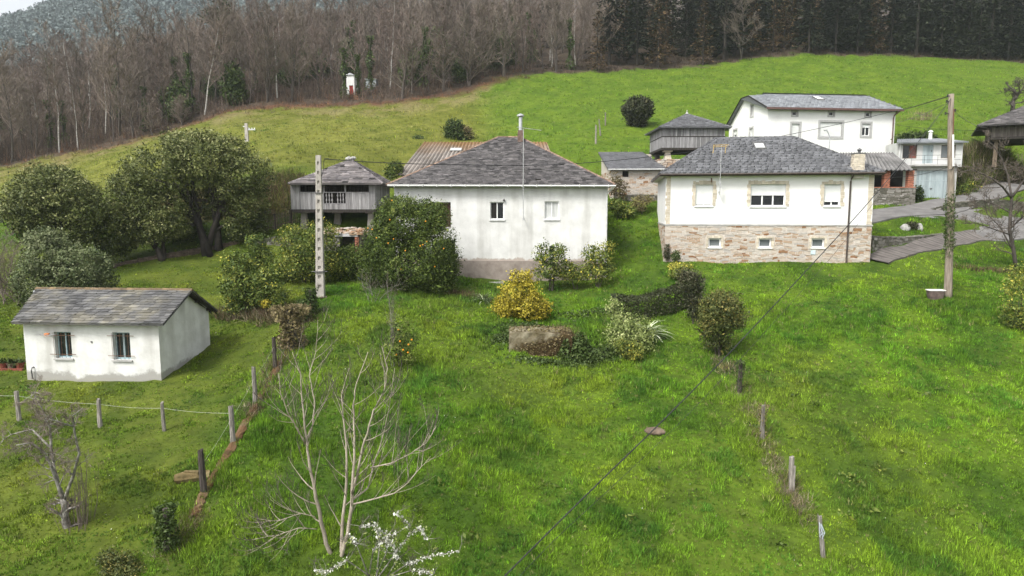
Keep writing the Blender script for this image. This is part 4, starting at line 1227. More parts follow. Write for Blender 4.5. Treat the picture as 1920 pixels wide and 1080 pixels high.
def build_granary_left():
    rng = random.Random(21)
    o = P(546, 393, 48.0); D = 5.7
    h = House('granary', 'grey plank granary on stone legs with open gallery, balustrade and rough slate roof', 'granary', o[0], o[1], 0.0, 0.0)
    W = h.f(704, 380)[0]; h.foot(0, W, 0, D)
    zf = h.f(620, 392.5)[1]; zt = h.f(620, 344)[1]; zp = h.f(620, 361.5)[1]
    q = lambda px: h.f(px, 380)[0]
    mb = MB(); F0 = front_map(0)
    planks(mb, 0, q(564), zf, zt, F0, rng); planks(mb, q(564), q(608), zf, zp, F0, rng); planks(mb, q(608), q(648), zf, h.f(620, 381.5)[1], F0, rng)
    planks(mb, q(648), q(692), zf, zp, F0, rng); planks(mb, q(692), W, zf, zt, F0, rng)
    planks(mb, 0.03, D, zf, zt, right_map(W), rng); planks(mb, 0.03, D, zf, zt, left_map(0), rng); planks(mb, 0, W, zf, zt, back_map(D), rng)
    mb.build('wall', M_WOODG, h.e)
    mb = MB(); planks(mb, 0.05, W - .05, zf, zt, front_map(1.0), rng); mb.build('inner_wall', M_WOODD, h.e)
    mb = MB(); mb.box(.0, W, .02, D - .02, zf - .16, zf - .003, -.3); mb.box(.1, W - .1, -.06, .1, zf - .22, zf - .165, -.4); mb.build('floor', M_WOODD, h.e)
    mb = MB()
    for px in (608, 648): mb.box(q(px) - .045, q(px) + .045, .0, .09, zp, zt)
    mb.box(q(564), q(692), -.02, .1, zp, zp + .06); mb.box(0, W, -.02, .1, zt - .1, zt - .002); mb.build('gallery_post', M_WOODG, h.e)
    mb = MB(); zb0 = h.f(620, 381)[1]; x0, x1 = q(609.5), q(646.5)
    for i in range(7):
        if i in (3,): continue
        x = x0 + (x1 - x0) * (i + .5) / 7
        hgt = zp - zb0
        mb.lathe([(.03, 0), (.03, .08), (.065, .2 * hgt + .05), (.022, .5 * hgt), (.06, .72 * hgt), (.03, hgt - .06), (.03, hgt)], 6, 0.3, (x, .04, zb0))
    mb.box(x0, x1, -.02, .1, zb0 - .04, zb0); mb.build('balustrade', M_WOODG, h.e)
    ov = .75; ze = h.f(640, 343.5, -.3)[1]; ap = h.f(658, 299, D / 2)
    el, er = h.f(541, 343, -.4)[0], W + .62
    rf = hip_roof(h, el, er, -.4, D + .5, ze, (ap[0], D/2, ap[1]), (ap[0], D/2, ap[1]), mat('rough_slab_slate', [(0.10,0.092,0.095),(0.185,0.165,0.16)], scale=2.0, rough=.7, tint=.85, bump=.4), rng, .55, .26, 'rough', .035, .6, None, .1)
    mb = MB()
    for i in range(9):
        an = i * 2.4; r = .12 + .16 * rng.random(); c = (ap[0] + r * math.cos(an), D/2 + r * math.sin(an), ap[1] + .02 + .14 * rng.random())
        k = .13 + .06 * rng.random()
        mb.lathe([(k * .6, -.08), (k, 0), (k * .8, .09), (k * .2, .13)], 6, rng.gauss(0, .4), c)
    mb.build('cap_stone', M_CEMENT, rf)
    zg = -1.75
    for (x, y) in ((.75, .5), (W - .45, .5), (W * .48, 1.6), (.75, D - .6), (W - .45, D - .6), (W * .5, D - .6)):
        granite_leg(h.e, x, y, Hs(*(h.o + h.u * x + h.v * y)) - .3, zf - .16, M_STONE_G, .26, .17, .32)
    return h
gran_l = build_granary_left()

def build_granary_mid():
    rng = random.Random(23)
    o = P(1241, 282, 59.0); D = 5.2
    h = House('granary', 'closed slatted grey granary with pyramid slate roof beside the big white house', 'granary', o[0], o[1], 4.0, 0.0)
    W = h.f(1359, 270)[0]; h.foot(0, W, 0, D)
    zf = h.f(1243, 277)[1]; zt = h.f(1300, 237)[1] + .05; zm = h.f(1300, 256)[1]
    mb = MB()
    for (mp, L) in ((front_map(0), W), (left_map(0), D), (right_map(W), D), (back_map(D), W)):
        planks(mb, 0.02, L - .02, zf, zm - .04, mp, rng, (.07, .16), .03, None, 0.0, .016); planks(mb, .02, L - .02, zm + .04, zt, mp, rng, (.07, .16), .03, None, 0, .016)
    mb.build('wall', M_WOODG, h.e)
    mb = MB()
    for (mp, L) in ((front_map(0), W), (left_map(0), D), (right_map(W), D)):
        mbox(mb, .0, L, zm - .038, zm + .038, -.02, .05, mp, -.5)
    mb.box(.06, W - .06, .06, D - .06, zf, zt - .02, -.8); mb.build('rail', M_WOODD, h.e)
    mb = MB(); mb.box(-.05, W + .05, -.05, D + .05, zf - .2, zf - .005, -.3); mb.build('floor', M_WOODD, h.e)
    ap = h.f(1288, 213.5, D / 2); ze = h.f(1300, 237.5, -.45)[1]
    rf = hip_roof(h, -.35, W + .4, -.35, D + .45, ze, (ap[0], D/2, ap[1]), (ap[0], D/2, ap[1]), M_SLATE, rng, .32, .2, 'rough', .022, .35, None, .09)
    mb = MB(); mb.lathe([(.12, -.02), (.1, .1), (.03, .16), (.05, .24), (.01, .34)], 8, 0, (ap[0], D/2, ap[1])); mb.build('finial', M_GRANITE, rf)
    for (x, y) in ((.6, .5), (W - .6, .5), (.6, D - .5), (W - .6, D - .5)):
        granite_leg(h.e, x, y, zf - 1.2, zf - .2, M_QUOIN if (x < 1 and y < 1) else M_STONE_G, .34, .18, .36)
    mb = MB()
    x0, x1, y0, y1 = -.3, W + .2, -.2, D
    zb, zc = zf - 4.4, zf - .95
    mb.box(x0 + .05, x1 - .05, y0 + .05, y1, zb, zc - .02); pl = mb.build('plinth', M_MORTAR_D, h.e)
    mb = MB(); rubble(mb, x0, x1, zb + .8, zc, front_map(y0), rng, (.12, .28), (.25, .7), (), -.1, (.01, .06)); rubble(mb, y0, y1, zb + 1, zc, left_map(x0), rng, (.12, .28), (.25, .7), (), -.2)
    mb.build('plinth_stone', M_STONE, pl)
    return h
gran_m = build_granary_mid()

def build_granary_right():
    rng = random.Random(25)
    o = P(1858, 259, 58.0); D = 7.0; W = 8.6
    h = House('granary', 'dark weathered granary with wide slate eaves at the edge behind bare branches', 'granary', o[0], o[1], 4.5, 31.0)
    zf = h.f(1858, 258)[1]; zt = h.f(1858, 236)[1] + .1
    mb = MB()
    for (mp, L) in ((front_map(0), W), (left_map(0), D), (right_map(W), D), (back_map(D), W)): planks(mb, 0, L, zf, zt, mp, rng)
    mb.build('wall', mat('brown_grey_boards', [(0.10,0.085,0.072),(0.21,0.185,0.165)], scale=1.5, stretch=(8,8,.7), tint=.45, bump=.3), h.e)
    mb = MB(); mb.box(-.25, W + .25, -.25, D + .25, zf - .2, zf - .005); mb.build('floor', M_WOODD, h.e)
    ze = h.f(1840, 234.5, -1.)[1]
    hip_roof(h, -1.0, W + 1, -1.0, D + 1, ze, (W/2, D/2, ze + 2.7), (W/2, D/2, ze + 2.7), M_SLATE_P, rng, .4, .24, 'rough', .03, .4, None, .1)
    mb = MB()
    for i in range(17):
        x = -.9 + i * .6; mb.box(x, x + .08, -.9, .0, ze - .2, ze - .1, 0)
    mb.build('rafter_ends', M_WOODD, h.e)
    for (x, y) in ((.4, .4), (W - .4, .4), (.4, D - .4), (W - .4, D - .4)):
        granite_leg(h.e, x, y, zf - 2.4, zf - .2, M_WOODB, .16, .12, .24)
    return h
gran_r = build_granary_right()

# ------------------------------------------------------------------ low stone cellar under the left granary
def build_cellar():
    rng = random.Random(27)
    o = P(598, 470, 45.6)
    h = House('stone_cellar', 'low stone cellar with white lintel and dark opening below the plank granary', 'cellar', o[0], o[1], -3.6, 0.0)
    W = h.f(676, 450)[0]; D = 2.2
    zt = h.f(640, 434)[1]; z0 = -1.0
    x0, x1 = h.f(637, 455)[0], h.f(665.5, 455)[0]; zo = h.f(650, 443.5)[1]; zl = h.f(650, 438)[1]
    mb = MB()
    wall(mb, 0, W, z0, zl, front_map(0), [(x0, x1, z0 + 1.0, zo)], 1.0); wall(mb, 0, D, z0, zl, right_map(W)); wall(mb, 0, D, z0, zl, left_map(0)); wall(mb, x0 - .2, x1 + .2, z0, zl - .1, front_map(1.0))
    w = mb.build('wall', M_MORTAR_D, h.e)
    mb = MB(); rubble(mb, 0, W, z0 + .3, zo, front_map(0), rng, (.12, .24), (.2, .6), [(x0, x1 + .5, z0, zo)], -.2); mb.build('wall_stone', M_STONE_G, w)
    mb = MB(); mb.box(x0 - .3, x1 + .25, -.1, .25, zo, zl); mb.build('lintel', M_GRANITE, h.e)
    mb = MB(); rubble(mb, x1, x1 + .28, z0, zo, front_map(-.06), rng, (.08, .1), (.2, .3)); mb.build('brick_pier', M_BRICK, h.e)
    # slabs and broken stone lying on top
    mb = MB()
    for i in range(170):
        x, y = rng.uniform(-.1, W + .1), rng.uniform(-.12, D); r = rng.uniform(.12, .34); zz = zl + .02 + rng.random() * .28 * (0.4 + y / D)
        n = rng.randint(5, 7); a0 = rng.random() * 6
        poly = [(x + r * rng.uniform(.7, 1.1) * math.cos(a0 + 6.283 * k / n), y + r * rng.uniform(.6, 1) * math.sin(a0 + 6.283 * k / n), zz + rng.uniform(-.03, .03)) for k in range(n)]
        mb.prism(poly, rng.uniform(.05, .12), max(-1, min(1, rng.gauss(-.35, .4))))
    mb.box(0, W, .1, D, zl, zl + .08, -.4)
    mb.build('stone_rubble', M_STONE, h.e)
    return h
build_cellar()

# ------------------------------------------------------------------ corrugated barn behind the centre house
def build_barn():
    rng = random.Random(29)
    o = P(746, 335, 57.0); h = House('barn', 'barn with rusty mossy corrugated roof behind the old white farmhouse', 'barn', o[0], o[1], 1.6, 0.0)
    Dp = 10.0
    A = h.pt(745, 328, 56.8); Dl = h.pt(795, 266, 66.5); C = h.pt(1025, 266, 66.5); B = (C[0] + .6, A[1], A[2])
    h.foot(A[0], B[0], 0, Dp)
    mb = MB(); corr_sheet(mb, A, B, C, Dl, .36, .055, 5)
    m = mat('rusty_sheeting', [(0.135,0.115,0.10),(0.25,0.225,0.20)], scale=.9, detail=7, tint=.55, bump=.25, contrast=.2)
    nt = m.node_tree; bs = nt.nodes['Principled BSDF']; src = bs.inputs['Base Color'].links[0].from_socket
    tc = nt.nodes.new('ShaderNodeTexCoord'); nz = nt.nodes.new('ShaderNodeTexNoise'); nz.inputs['Scale'].default_value = .35; nz.inputs['Detail'].default_value = 6
    sx = nt.nodes.new('ShaderNodeSeparateXYZ'); nt.links.new(tc.outputs['Object'], sx.inputs[0]); nt.links.new(tc.outputs['Object'], nz.inputs['Vector'])
    ad = nt.nodes.new('ShaderNodeMath'); ad.operation = 'MULTIPLY_ADD'; nt.links.new(nz.outputs['Fac'], ad.inputs[0]); ad.inputs[1].default_value = 3.0; nt.links.new(sx.outputs['Z'], ad.inputs[2])
    mr = nt.nodes.new('ShaderNodeMapRange'); mr.inputs[1].default_value = C[2] - .1; mr.inputs[2].default_value = C[2] + 1.5; mr.inputs[4].default_value = .85; nt.links.new(ad.outputs[0], mr.inputs[0])
    mx = nt.nodes.new('ShaderNodeMix'); mx.data_type = 'RGBA'; nt.links.new(mr.outputs[0], mx.inputs[0]); nt.links.new(src, mx.inputs[6]); mx.inputs[7].default_value = (.17, .088, .024, 1); nt.links.new(mx.outputs[2], bs.inputs['Base Color'])
    rf = mb.build('roof', m, h.e)
    mb = MB()
    k = .55
    p = Vector(h.pt(857, 282, 63.7)); mb.box(p.x - .6, p.x + .4, p.y - .3, p.y + .3, -.0, .06, 0, lambda x, y, z: (x, y, p.z + .08 + z + (y - p.y) * (C[2] - A[2]) / (C[1] - A[1]))); mb.build('roof_light', M_CURT, rf)
    mb = MB()
    x0, x1 = Dl[0] + .1, C[0] - .1
    wall(mb, A[0] + .3, B[0] - .3, -1, A[2] - .05, front_map(.3)); wall(mb, x0, x1, 0, C[2] - .1, back_map(Dp - .6))
    for (xa, xb) in ((A[0] + .3, Dl[0] + .3), (B[0] - .3, C[0] - .3)):
        mb.face([(xa, .3, -1), (xb, Dp - .6, -1), (xb, Dp - .6, C[2] - .1), (xa, .3, A[2] - .05)])
    mb.build('wall', M_MORTAR, h.e)
build_barn()

# ------------------------------------------------------------------ small stone shed
def build_shed():
    rng = random.Random(31)
    o = P(1145, 362, 57.3); h = House('stone_shed', 'small pale rubble stone shed with low slate roof on the slope between the houses', 'shed', o[0], o[1], 1.2, 0.0)
    W = 5.6; D = 6.2; h.foot(0, W, 0, D)
    A, B = h.pt(1140, 316.5, 57.0), h.pt(1250, 316, 57.0); Dl, C = h.pt(1121.5, 285, 63.6), h.pt(1204, 285, 63.6)
    C2 = (B[0] + .1, C[1], B[2] + .2)
    zt = A[2] - .12
    wq = h.f(1167, 332) + h.f(1179, 320.5); hole = (wq[0], wq[2], wq[1], wq[3])
    mb = MB(); wall(mb, 0, W, -1.2, zt, front_map(0), [hole]); wall(mb, 0, D, -1.2, 4, left_map(0), (), top=lambda t: zt + (C[2] - A[2]) * t / D); wall(mb, 0, D, -1.2, zt, right_map(W)); wall(mb, 0, W - 1, -1.2, Dl[2] - .2, back_map(D))
    w = mb.build('wall', M_MORTAR, h.e)
    mb = MB(); rubble(mb, 0, W, -.6, zt, front_map(0), rng, (.09, .2), (.15, .55), [hole], .35); rubble(mb, 0, D, -.6, zt, left_map(0), rng, (.12, .22), (.2, .6), (), .1); mb.build('wall_stone', M_STONE, w)
    window(h.e, *hole, front_map(0), d=.2, fw=.05, panes=1, mframe=M_WOODD, mpane=M_DARK, sill=False)
    mb = MB()
    for fc in ([A, B, C, Dl], [B, C2, C]):
        mb.face(fc, -.3); slates(mb, fc, .34, .2, rng, .016, .2, 'rect', lift=.012)
    dn = lambda p: (p[0], p[1], p[2] - .1)
    for p, q in ((A, B), (B, C2), (C2, C), (C, Dl), (Dl, A)): mb.face([dn(p), dn(q), q, p], -.5)
    mb.face([dn(p) for p in (Dl, C, B, A)], -.6)
    rf = mb.build('roof', M_SLATE, h.e)
    gutter(h.e, [(A[0], A[1] - .07, A[2] - .06), (B[0], B[1] - .07, B[2] - .06)], .055, M_GUTW, brackets=5)
    p = h.pt(1214, 300, 60.2); mb = MB(); mb.box(p[0] - .25, p[0] + .25, p[1] - .25, p[1] + .25, p[2] - .35, p[2] + .12); mb.build('roof_vent', M_SLATE, rf)
    return h
shed = build_shed()

# ------------------------------------------------------------------ open barn with brick pillars
def build_porch():
    rng = random.Random(33)
    Rr = P(1715, 385, 54.0); a = 4.0; W = 6.5; D = 5.6
    D = 2.8; u = np.array([math.cos(R(a)), -math.sin(R(a))]); o = Rr[:2] - u * W
    h = House('open_barn', 'open barn with red brick pillars on stone wall and dark corrugated roof', 'barn', o[0], o[1], 0.0, a)
    h.foot(0, W, 0, D)
    zw = h.f(1690, 352)[1]; ze = h.f(1690, 319)[1]
    mb = MB(); wall(mb, 0, W, -1.2, zw, front_map(0)); wall(mb, 0, D, -1.2, zw, right_map(W)); mb.box(-.5, W - .05, D - .5, D - .3, zw - .1, ze + .5); wall(mb, 0, D, -1.2, zw, left_map(0)); mb.box(.01, W - .01, .01, D - .31, zw - .15, zw - .003)
    w = mb.build('wall', M_MORTAR_D, h.e)
    mb = MB(); rubble(mb, 0, W, -.9, zw, front_map(0), rng, (.06, .15), (.15, .6), (), -.15, (.01, .05)); rubble(mb, 0, D, -.9, zw, right_map(W), rng, (.06, .16), (.15, .6), (), -.4, (.01, .05)); mb.build('wall_stone', M_STONE_G, w)
    for px0, px1 in ((1658, 1669), (1703, 1714)):
        x0, x1 = h.f(px0, 340)[0], h.f(px1, 340)[0]
        mb = MB(); mb.box(x0 + .02, x1 - .02, .02, .46, zw, ze + .1, -.3)
        for i in range(int((ze - zw) / .075)):
            z = zw + .075 * i; off = .0 if i % 2 else .1
            for (xa, xb) in ((x0, x0 + .2 - off), (x0 + .21 - off, x0 + .4 - off), (x0 + .41 - off, x1)):
                if xb - xa > .04: mb.box(xa, min(xb, x1), rng.uniform(-.012, .004), .48, z + .006, z + .07, rng.gauss(0, .5))
        mb.build('pillar', M_BRICK, h.e)
    mb = MB(); mb.box(1, W, .0, .35, ze - .02, ze + .1); mb.build('beam', M_WOODD, h.e)
    mb = MB(); mb.box(h.f(1640, 350)[0], W - .02, -.03, .3, zw + .003, zw + .06, .2); mb.build('coping', M_BRICK, h.e)
    A = (-1.0, -.35, h.f(1690, 319, -.35)[1]); B = (h.f(1714, 319, -.35)[0], -.35, A[2])
    tr = h.f(1674, 286, D); C = (tr[0], D, tr[1]); Dl = (h.f(1565, 286, D)[0], D, tr[1])
    mb = MB(); corr_sheet(mb, A, B, C, Dl, .33, .055, 4); mb.build('roof', M_CORR_D, h.e)
    mb = MB(); mb.face([(C[0] - .1, D - .02, zw), (W - .03, D - .02, zw), (W - .03, D - .02, A[2] + .1), (C[0] - .1, D - .02, C[2] - .1)]); mb.box(-.5, W - .05, D - .75, D - .55, zw, ze + .4); mb.build('shade_backing', M_DARK, h.e)  # near-black sheet: the shade inside the barn put into its colour
build_porch()

# ------------------------------------------------------------------ garage building with flat above
def build_garage():
    rng = random.Random(35)
    o = P(1683, 372, 57.0); h = House('garage', 'grey garage building with pale blue doors, railed balcony and white flue', 'garage', o[0], o[1], .9, 8.0)
    q = lambda px, t=0: h.f(px, 300, t)[0]
    zz = lambda py, t=0: h.f(1740, py, t)[1]
    W = q(1796); D = 3.6; tb = .9; h.foot(0, W + .5, 0, D)
    zs = zz(312); zt = zz(266.5, tb)
    door = (q(1720.5), q(1779.5), -.25, zz(319.5))
    q0 = q(1715); mb = MB(); wall(mb, q0, W, -1, zs, front_map(0), [door], .2); wall(mb, 0, D, -1, zs, right_map(W)); wall(mb, 0, D, -1, zs, left_map(q0)); w1 = mb.build('wall', M_CEMENT, h.e)
    # garage door of ribbed steel
    mb = MB(); x = door[0]
    while x < door[1] - .01:
        xb = min(x + .13, door[1]); mb.box(x + .004, xb - .004, .1 + rng.uniform(0, .006), .14, door[2], door[3] - (door[3]-door[2]) * .42 * 0 , rng.gauss(0, .35)); x = xb
    zm = door[2] + (door[3] - door[2]) * .68
    mb.box(door[0], door[1], .085, .099, zm - .02, zm + .02, .3)
    gd = mb.build('garage_door', M_BLUED, h.e)
    mb = MB(); mb.box((door[0] + door[1]) / 2 - .08, (door[0] + door[1]) / 2 + .08, .05, .1, door[2] + 1.1, door[2] + 1.16); mb.build('handle', M_IRON, gd)
    mb = MB(); mb.box(q(1712), W + .1, -.35, tb, zs + .003, zs + .14); mb.build('balcony_slab', M_CEMENT, h.e)
    xl, xr = q(1683, tb), q(1804, tb)
    wl_, dr, wr = [(q(a, tb), q(b, tb), zz(c, tb), zz(e, tb)) for a, b, c, e in ((1691.5, 1718.5, 297, 271.5), (1729, 1749, 306.5, 272), (1763.5, 1791, 297, 272))]
    mb = MB(); wall(mb, xl, xr, zs, zt, front_map(tb), [wl_, dr, wr], .15); wall(mb, tb, D, zs, zt, left_map(xl)); wall(mb, tb, D, zs, zt, right_map(xr)); wall(mb, xl, xr, zs, zt, back_map(D)); mb.build('upper_wall', mat('grey_white_render', [(0.46,0.46,0.45),(0.60,0.60,0.58)], scale=1.2, detail=7, grime=.3), h.e)
    window(h.e, *wl_, front_map(tb), d=.08, fw=.05, panes=2, mats=[M_GLASS, M_REDCURT], mframe=M_WOODB, sill=False); window(h.e, *wr, front_map(tb), d=.08, fw=.05, panes=2, mats=[M_GLASSG, M_GLASS], mframe=M_WOODB, sill=False)
    mb = MB(); planks(mb, dr[0], dr[1], dr[2], dr[3], front_map(tb + .06), rng, (.16, .24)); d2 = mb.build('door', M_BLUED, h.e)
    mb = MB(); mb.box(dr[1] - .14, dr[1] - .1, tb, tb + .06, dr[2] + .95, dr[2] + 1.1); mb.build('handle', M_IRON, d2)
    mb = MB(); zr0, zr1 = zs + .14, zz(291.5)
    x = q(1706)
    while x < W + .1:
        mb.tube([(x, -.28, zr0), (x, -.28, zr1)], [.014, .014], 4); x += 1.0
    for z in (zr1, (zr0 + zr1) / 2): mb.tube([(q(1706), -.28, z), (W + .1, -.28, z)], [.016, .016], 4)
    mb.build('railing', M_IRON, h.e)
    A, B, C, Dd = (xl - .3, tb - .4, zt - .02), (xr + .2, tb - .4, zt - .02), (q(1763, D), D + .2, zz(259.5, D)), (q(1682, D), D + .2, zz(259.5, D))
    C = (xr - .6, C[1], C[2])
    mb = MB(); corr_sheet(mb, A, B, C, Dd, .25, .02, 3); mb.box(A[0], B[0], A[1] - .03, A[1] - .003, A[2] - .1, A[2] + .02, -.3); rf = mb.build('roof', mat('slate_grey_sheet', [(0.14,0.15,0.16),(0.2,0.21,0.22)], scale=2, tint=.2), h.e)
    p = h.pt(1744, 264, 59.5); mb = MB(); mb.lathe([(.14, -.3), (.14, .62), (.15, .62), (.15, .68)], 10, 0, p); mb.lathe([(.2, .74), (.2, .78), (.03, .9)], 10, 0, p); mb.lathe([(.03, .6), (.03, .8)], 6, 0, p); mb.build('flue', M_PVC, rf)
    mb = MB(); mb.tube([(xl + .1, tb - .1, zt), (xl + .1, tb - .1, zs)], [.05, .05], 6); mb.build('downpipe', M_GUTW, h.e)
    return h
garage = build_garage()

# ------------------------------------------------------------------ huts in the wood
def build_huts():
    rng = random.Random(37)
    o = gz(650, 174, 111.5); h = House('chapel', 'tiny white chapel with a red door among the bare trees', 'chapel', o[0], o[1], o[2], 0.0)
    W = h.f(664.5, 160)[0]; zt = h.f(657, 141)[1]; D = 2.4
    dq = h.f(655, 174) + h.f(662, 160); hole = (dq[0], dq[2], -.2, dq[3])
    mb = MB(); wall(mb, 0, W, -.5, zt, front_map(0), [hole]); wall(mb, 0, D, -.5, zt, left_map(0)); wall(mb, 0, D, -.5, zt, right_map(W)); wall(mb, 0, W, -.5, zt, back_map(D)); mb.build('wall', M_WHITE, h.e)
    mb = MB(); planks(mb, hole[0], hole[1], hole[2], hole[3], front_map(.1), rng); mb.build('door', M_RED, h.e)
    mb = MB(); mb.shared([(-.15,-.15,zt),(W+.15,-.15,zt),(W+.15,D+.15,zt),(-.15,D+.15,zt),(W/2,-.15,zt+.35),(W/2,D+.15,zt+.35)], [(0,1,4),(1,2,5,4),(2,3,5),(3,0,4,5),(0,3,2,1)]); mb.build('roof', M_ZINC, h.e)
    o = gz(686, 163, 116.0); h = House('hut', 'small blue-grey hut half hidden in the wood beside the chapel', 'hut', o[0], o[1], o[2], 0.0)
    W = h.f(705, 155)[0]; zt = h.f(690, 148)[1]; D = 2.2
    hole = (.5, 1.1, 0.5, zt - .3)
    mb = MB(); wall(mb, 0, W, -.5, zt, front_map(0), [hole]); wall(mb, 0, D, -.5, zt, left_map(0)); wall(mb, 0, D, -.5, zt, right_map(W)); wall(mb, 0, W, -.5, zt, back_map(D)); mb.build('wall', M_HUT, h.e)
    window(h.e, *hole, front_map(0), d=.08, fw=.04, panes=1, mpane=M_GLASSG, sill=False)
    mb = MB(); mb.shared([(-.15,-.15,zt),(W+.15,-.15,zt),(W+.15,D+.15,zt+.3),(-.15,D+.15,zt+.3),(-.15,-.15,zt-.08),(W+.15,-.15,zt-.08),(W+.15,D+.15,zt+.22),(-.15,D+.15,zt+.22)], [(0,1,2,3),(7,6,5,4),(0,4,5,1),(1,5,6,2),(2,6,7,3),(3,7,4,0)]); mb.build('roof', M_ZINC, h.e)
build_huts()
# ------------------------------------------------------------------ walls, poles, cables, fences and small things
def ground_wall(name, label, pts, th, m, mstone, rng, hts, bias=-0.3, cat='wall', tall=(.10,.24)):
    """dry stone wall along ground points (x, y), with heights above the ground line"""
    e = empty(name, (pts[0][0], pts[0][1], Hs(*pts[0])), 0, label, cat)
    o = np.array([pts[0][0], pts[0][1], e.location.z])
    mb, ms = MB(), MB()
    for (p, q, h0, h1) in zip(pts[:-1], pts[1:], hts[:-1], hts[1:]):
        p, q = np.array(p), np.array(q); L = np.hypot(*(q - p)); d = (q - p) / L; n = np.array([d[1], -d[0]])   # n faces the camera side for left-to-right points
        z0, z1 = Hs(*(p + n * .5)), Hs(*(q + n * .5))
        base = min(z0, z1) - .3
        topz = lambda a, z0=z0, z1=z1, h0=h0, h1=h1, L=L: (z0 + h0) + ((z1 + h1) - (z0 + h0)) * a / L - o[2]
        def mp(a, dd, z, p=p, d=d, n=n): 
            w = p + d * a - n * dd; return (w[0] - o[0], w[1] - o[1], z)
        c = [(0, 0), (L, 0), (L, th), (0, th)]
        up = [mp(a, dd, topz(a) - .02) for a, dd in c]
        mb.prism(up, max(z0, z1) + max(h0, h1) - base)
        rubble(ms, 0, L, base - o[2], max(topz(0), topz(L)), mp, rng, tall, (.18, .5), (), bias, (.01, .05), top=topz)
        x = 0
        while x < L - .1:
            w = min(rng.uniform(.2, .5), L - x); zt = topz(x + w / 2)
            ms.prism([mp(x, -.04, zt + rng.uniform(0, .03)), mp(x + w * .97, -.04, zt + rng.uniform(0, .03)), mp(x + w * .97, th, zt + rng.uniform(0, .05)), mp(x, th, zt + rng.uniform(0, .05))], .09, max(-1, min(1, rng.gauss(bias, .4)))); x += w
    w = mb.build('wall', m, e); ms.build('wall_stone', mstone, e)
    return e
rngd = random.Random(41)
xs = np.linspace(_wt[0, 0] + .1, _wt[-1, 0] - .6, 7)
pts = [(x, float(y_wall(np.array([x]))[0]) - .05) for x in xs]
hts = [max(.06, float(np.interp(x, _wt[:, 0], _wt[:, 2])) - Hs(x, float(y_wall(np.array([x]))[0]) - .6)) + .02 for x in xs]
ground_wall('retaining_wall', 'mossy dry stone retaining wall above the ribbed ramp beside the scalloped-roof house', pts, .4, M_MORTAR_D, M_STONE_G, rngd, hts, -.25)
pts = [gz(px, py, Y)[:2] for px, py, Y in ((1749,408,52.0),(1800,411,52.6),(1860,412,53.2),(1925,414,53.8),(2010,418,54.4))]
ground_wall('roadside_wall', 'low grey stone wall under the grass strip between the two roads', pts, .4, M_MORTAR_D, M_STONE_G, rngd, [.2, .7, 1.0, 1.1, 1.0], -.85)
# garden steps wall / dark ditch wall among the evergreen trees
pts = [gz(px, py, Y)[:2] for px, py, Y in ((212,500,43.2),(300,486,44.6),(395,466,46.3),(475,444,47.2))]
ground_wall('garden_wall', 'low dark earth-covered garden wall under the evergreen trees', pts, .35, M_STUMP, M_STUMP, rngd, [.25, .4, .42, .3], -.9)
pts = [gz(px, py, Y)[:2] for px, py, Y in ((478,446,46.2),(515,446,46.2),(548,447,46.0))]
ground_wall('terrace_wall', 'short dark stone terrace wall below the picket fence', pts, .4, M_MORTAR_D, M_STONE_G, rngd, [.5, .75, .7], -.6)
pts = [gz(px, py, Y)[:2] for px, py, Y in ((1143,368,57.6),(1170,372,56.6),(1200,373,56.2),(1236,375,56))]
ground_wall('shed_terrace_wall', 'overgrown stone terrace wall just below the stone shed', pts, .4, M_MORTAR_D, M_STONE_G, rngd, [.5, .7, .7, .6], -.4)

def leaves(C, size, rg, asp=.55, up=.0, N=None, tint=None, jit=.35):
    """one small folded-flat diamond leaf at every point"""
    n = len(C)
    d = rg.normal(size=(n, 3)); d[:, 2] += up; d /= np.linalg.norm(d, axis=1)[:, None]
    q = rg.normal(size=(n, 3))
    if N is not None: q = np.cross(N + q * .55, d)
    else: q = np.cross(q, d)
    q /= np.linalg.norm(q, axis=1)[:, None] + 1e-9
    s = (size * np.exp(rg.normal(0, jit, n)))[:, None]
    a, b, c, e = C - d * s * .5, C + q * s * asp * .5 - d * s * .05, C + d * s * .5, C - q * s * asp * .5 - d * s * .05
    V = np.stack([a, b, c, e], 1).reshape(-1, 3)
    t = rg.normal(0, .35, n) if tint is None else tint + rg.normal(0, .25, n)
    return V, np.clip(t, -1, 1)

def taper_box(mb, x, y, z0, z1, a0, b0, a1, b1, tint=0.0, lean=(0, 0)):
    lx, ly = lean
    mb.shared([(x-a0,y-b0,z0),(x+a0,y-b0,z0),(x+a0,y+b0,z0),(x-a0,y+b0,z0),(x+lx-a1,y+ly-b1,z1),(x+lx+a1,y+ly-b1,z1),(x+lx+a1,y+ly+b1,z1),(x+lx-a1,y+ly+b1,z1)],
              [(0,3,2,1),(4,5,6,7),(0,1,5,4),(1,2,6,5),(2,3,7,6),(3,0,4,7)], tint)

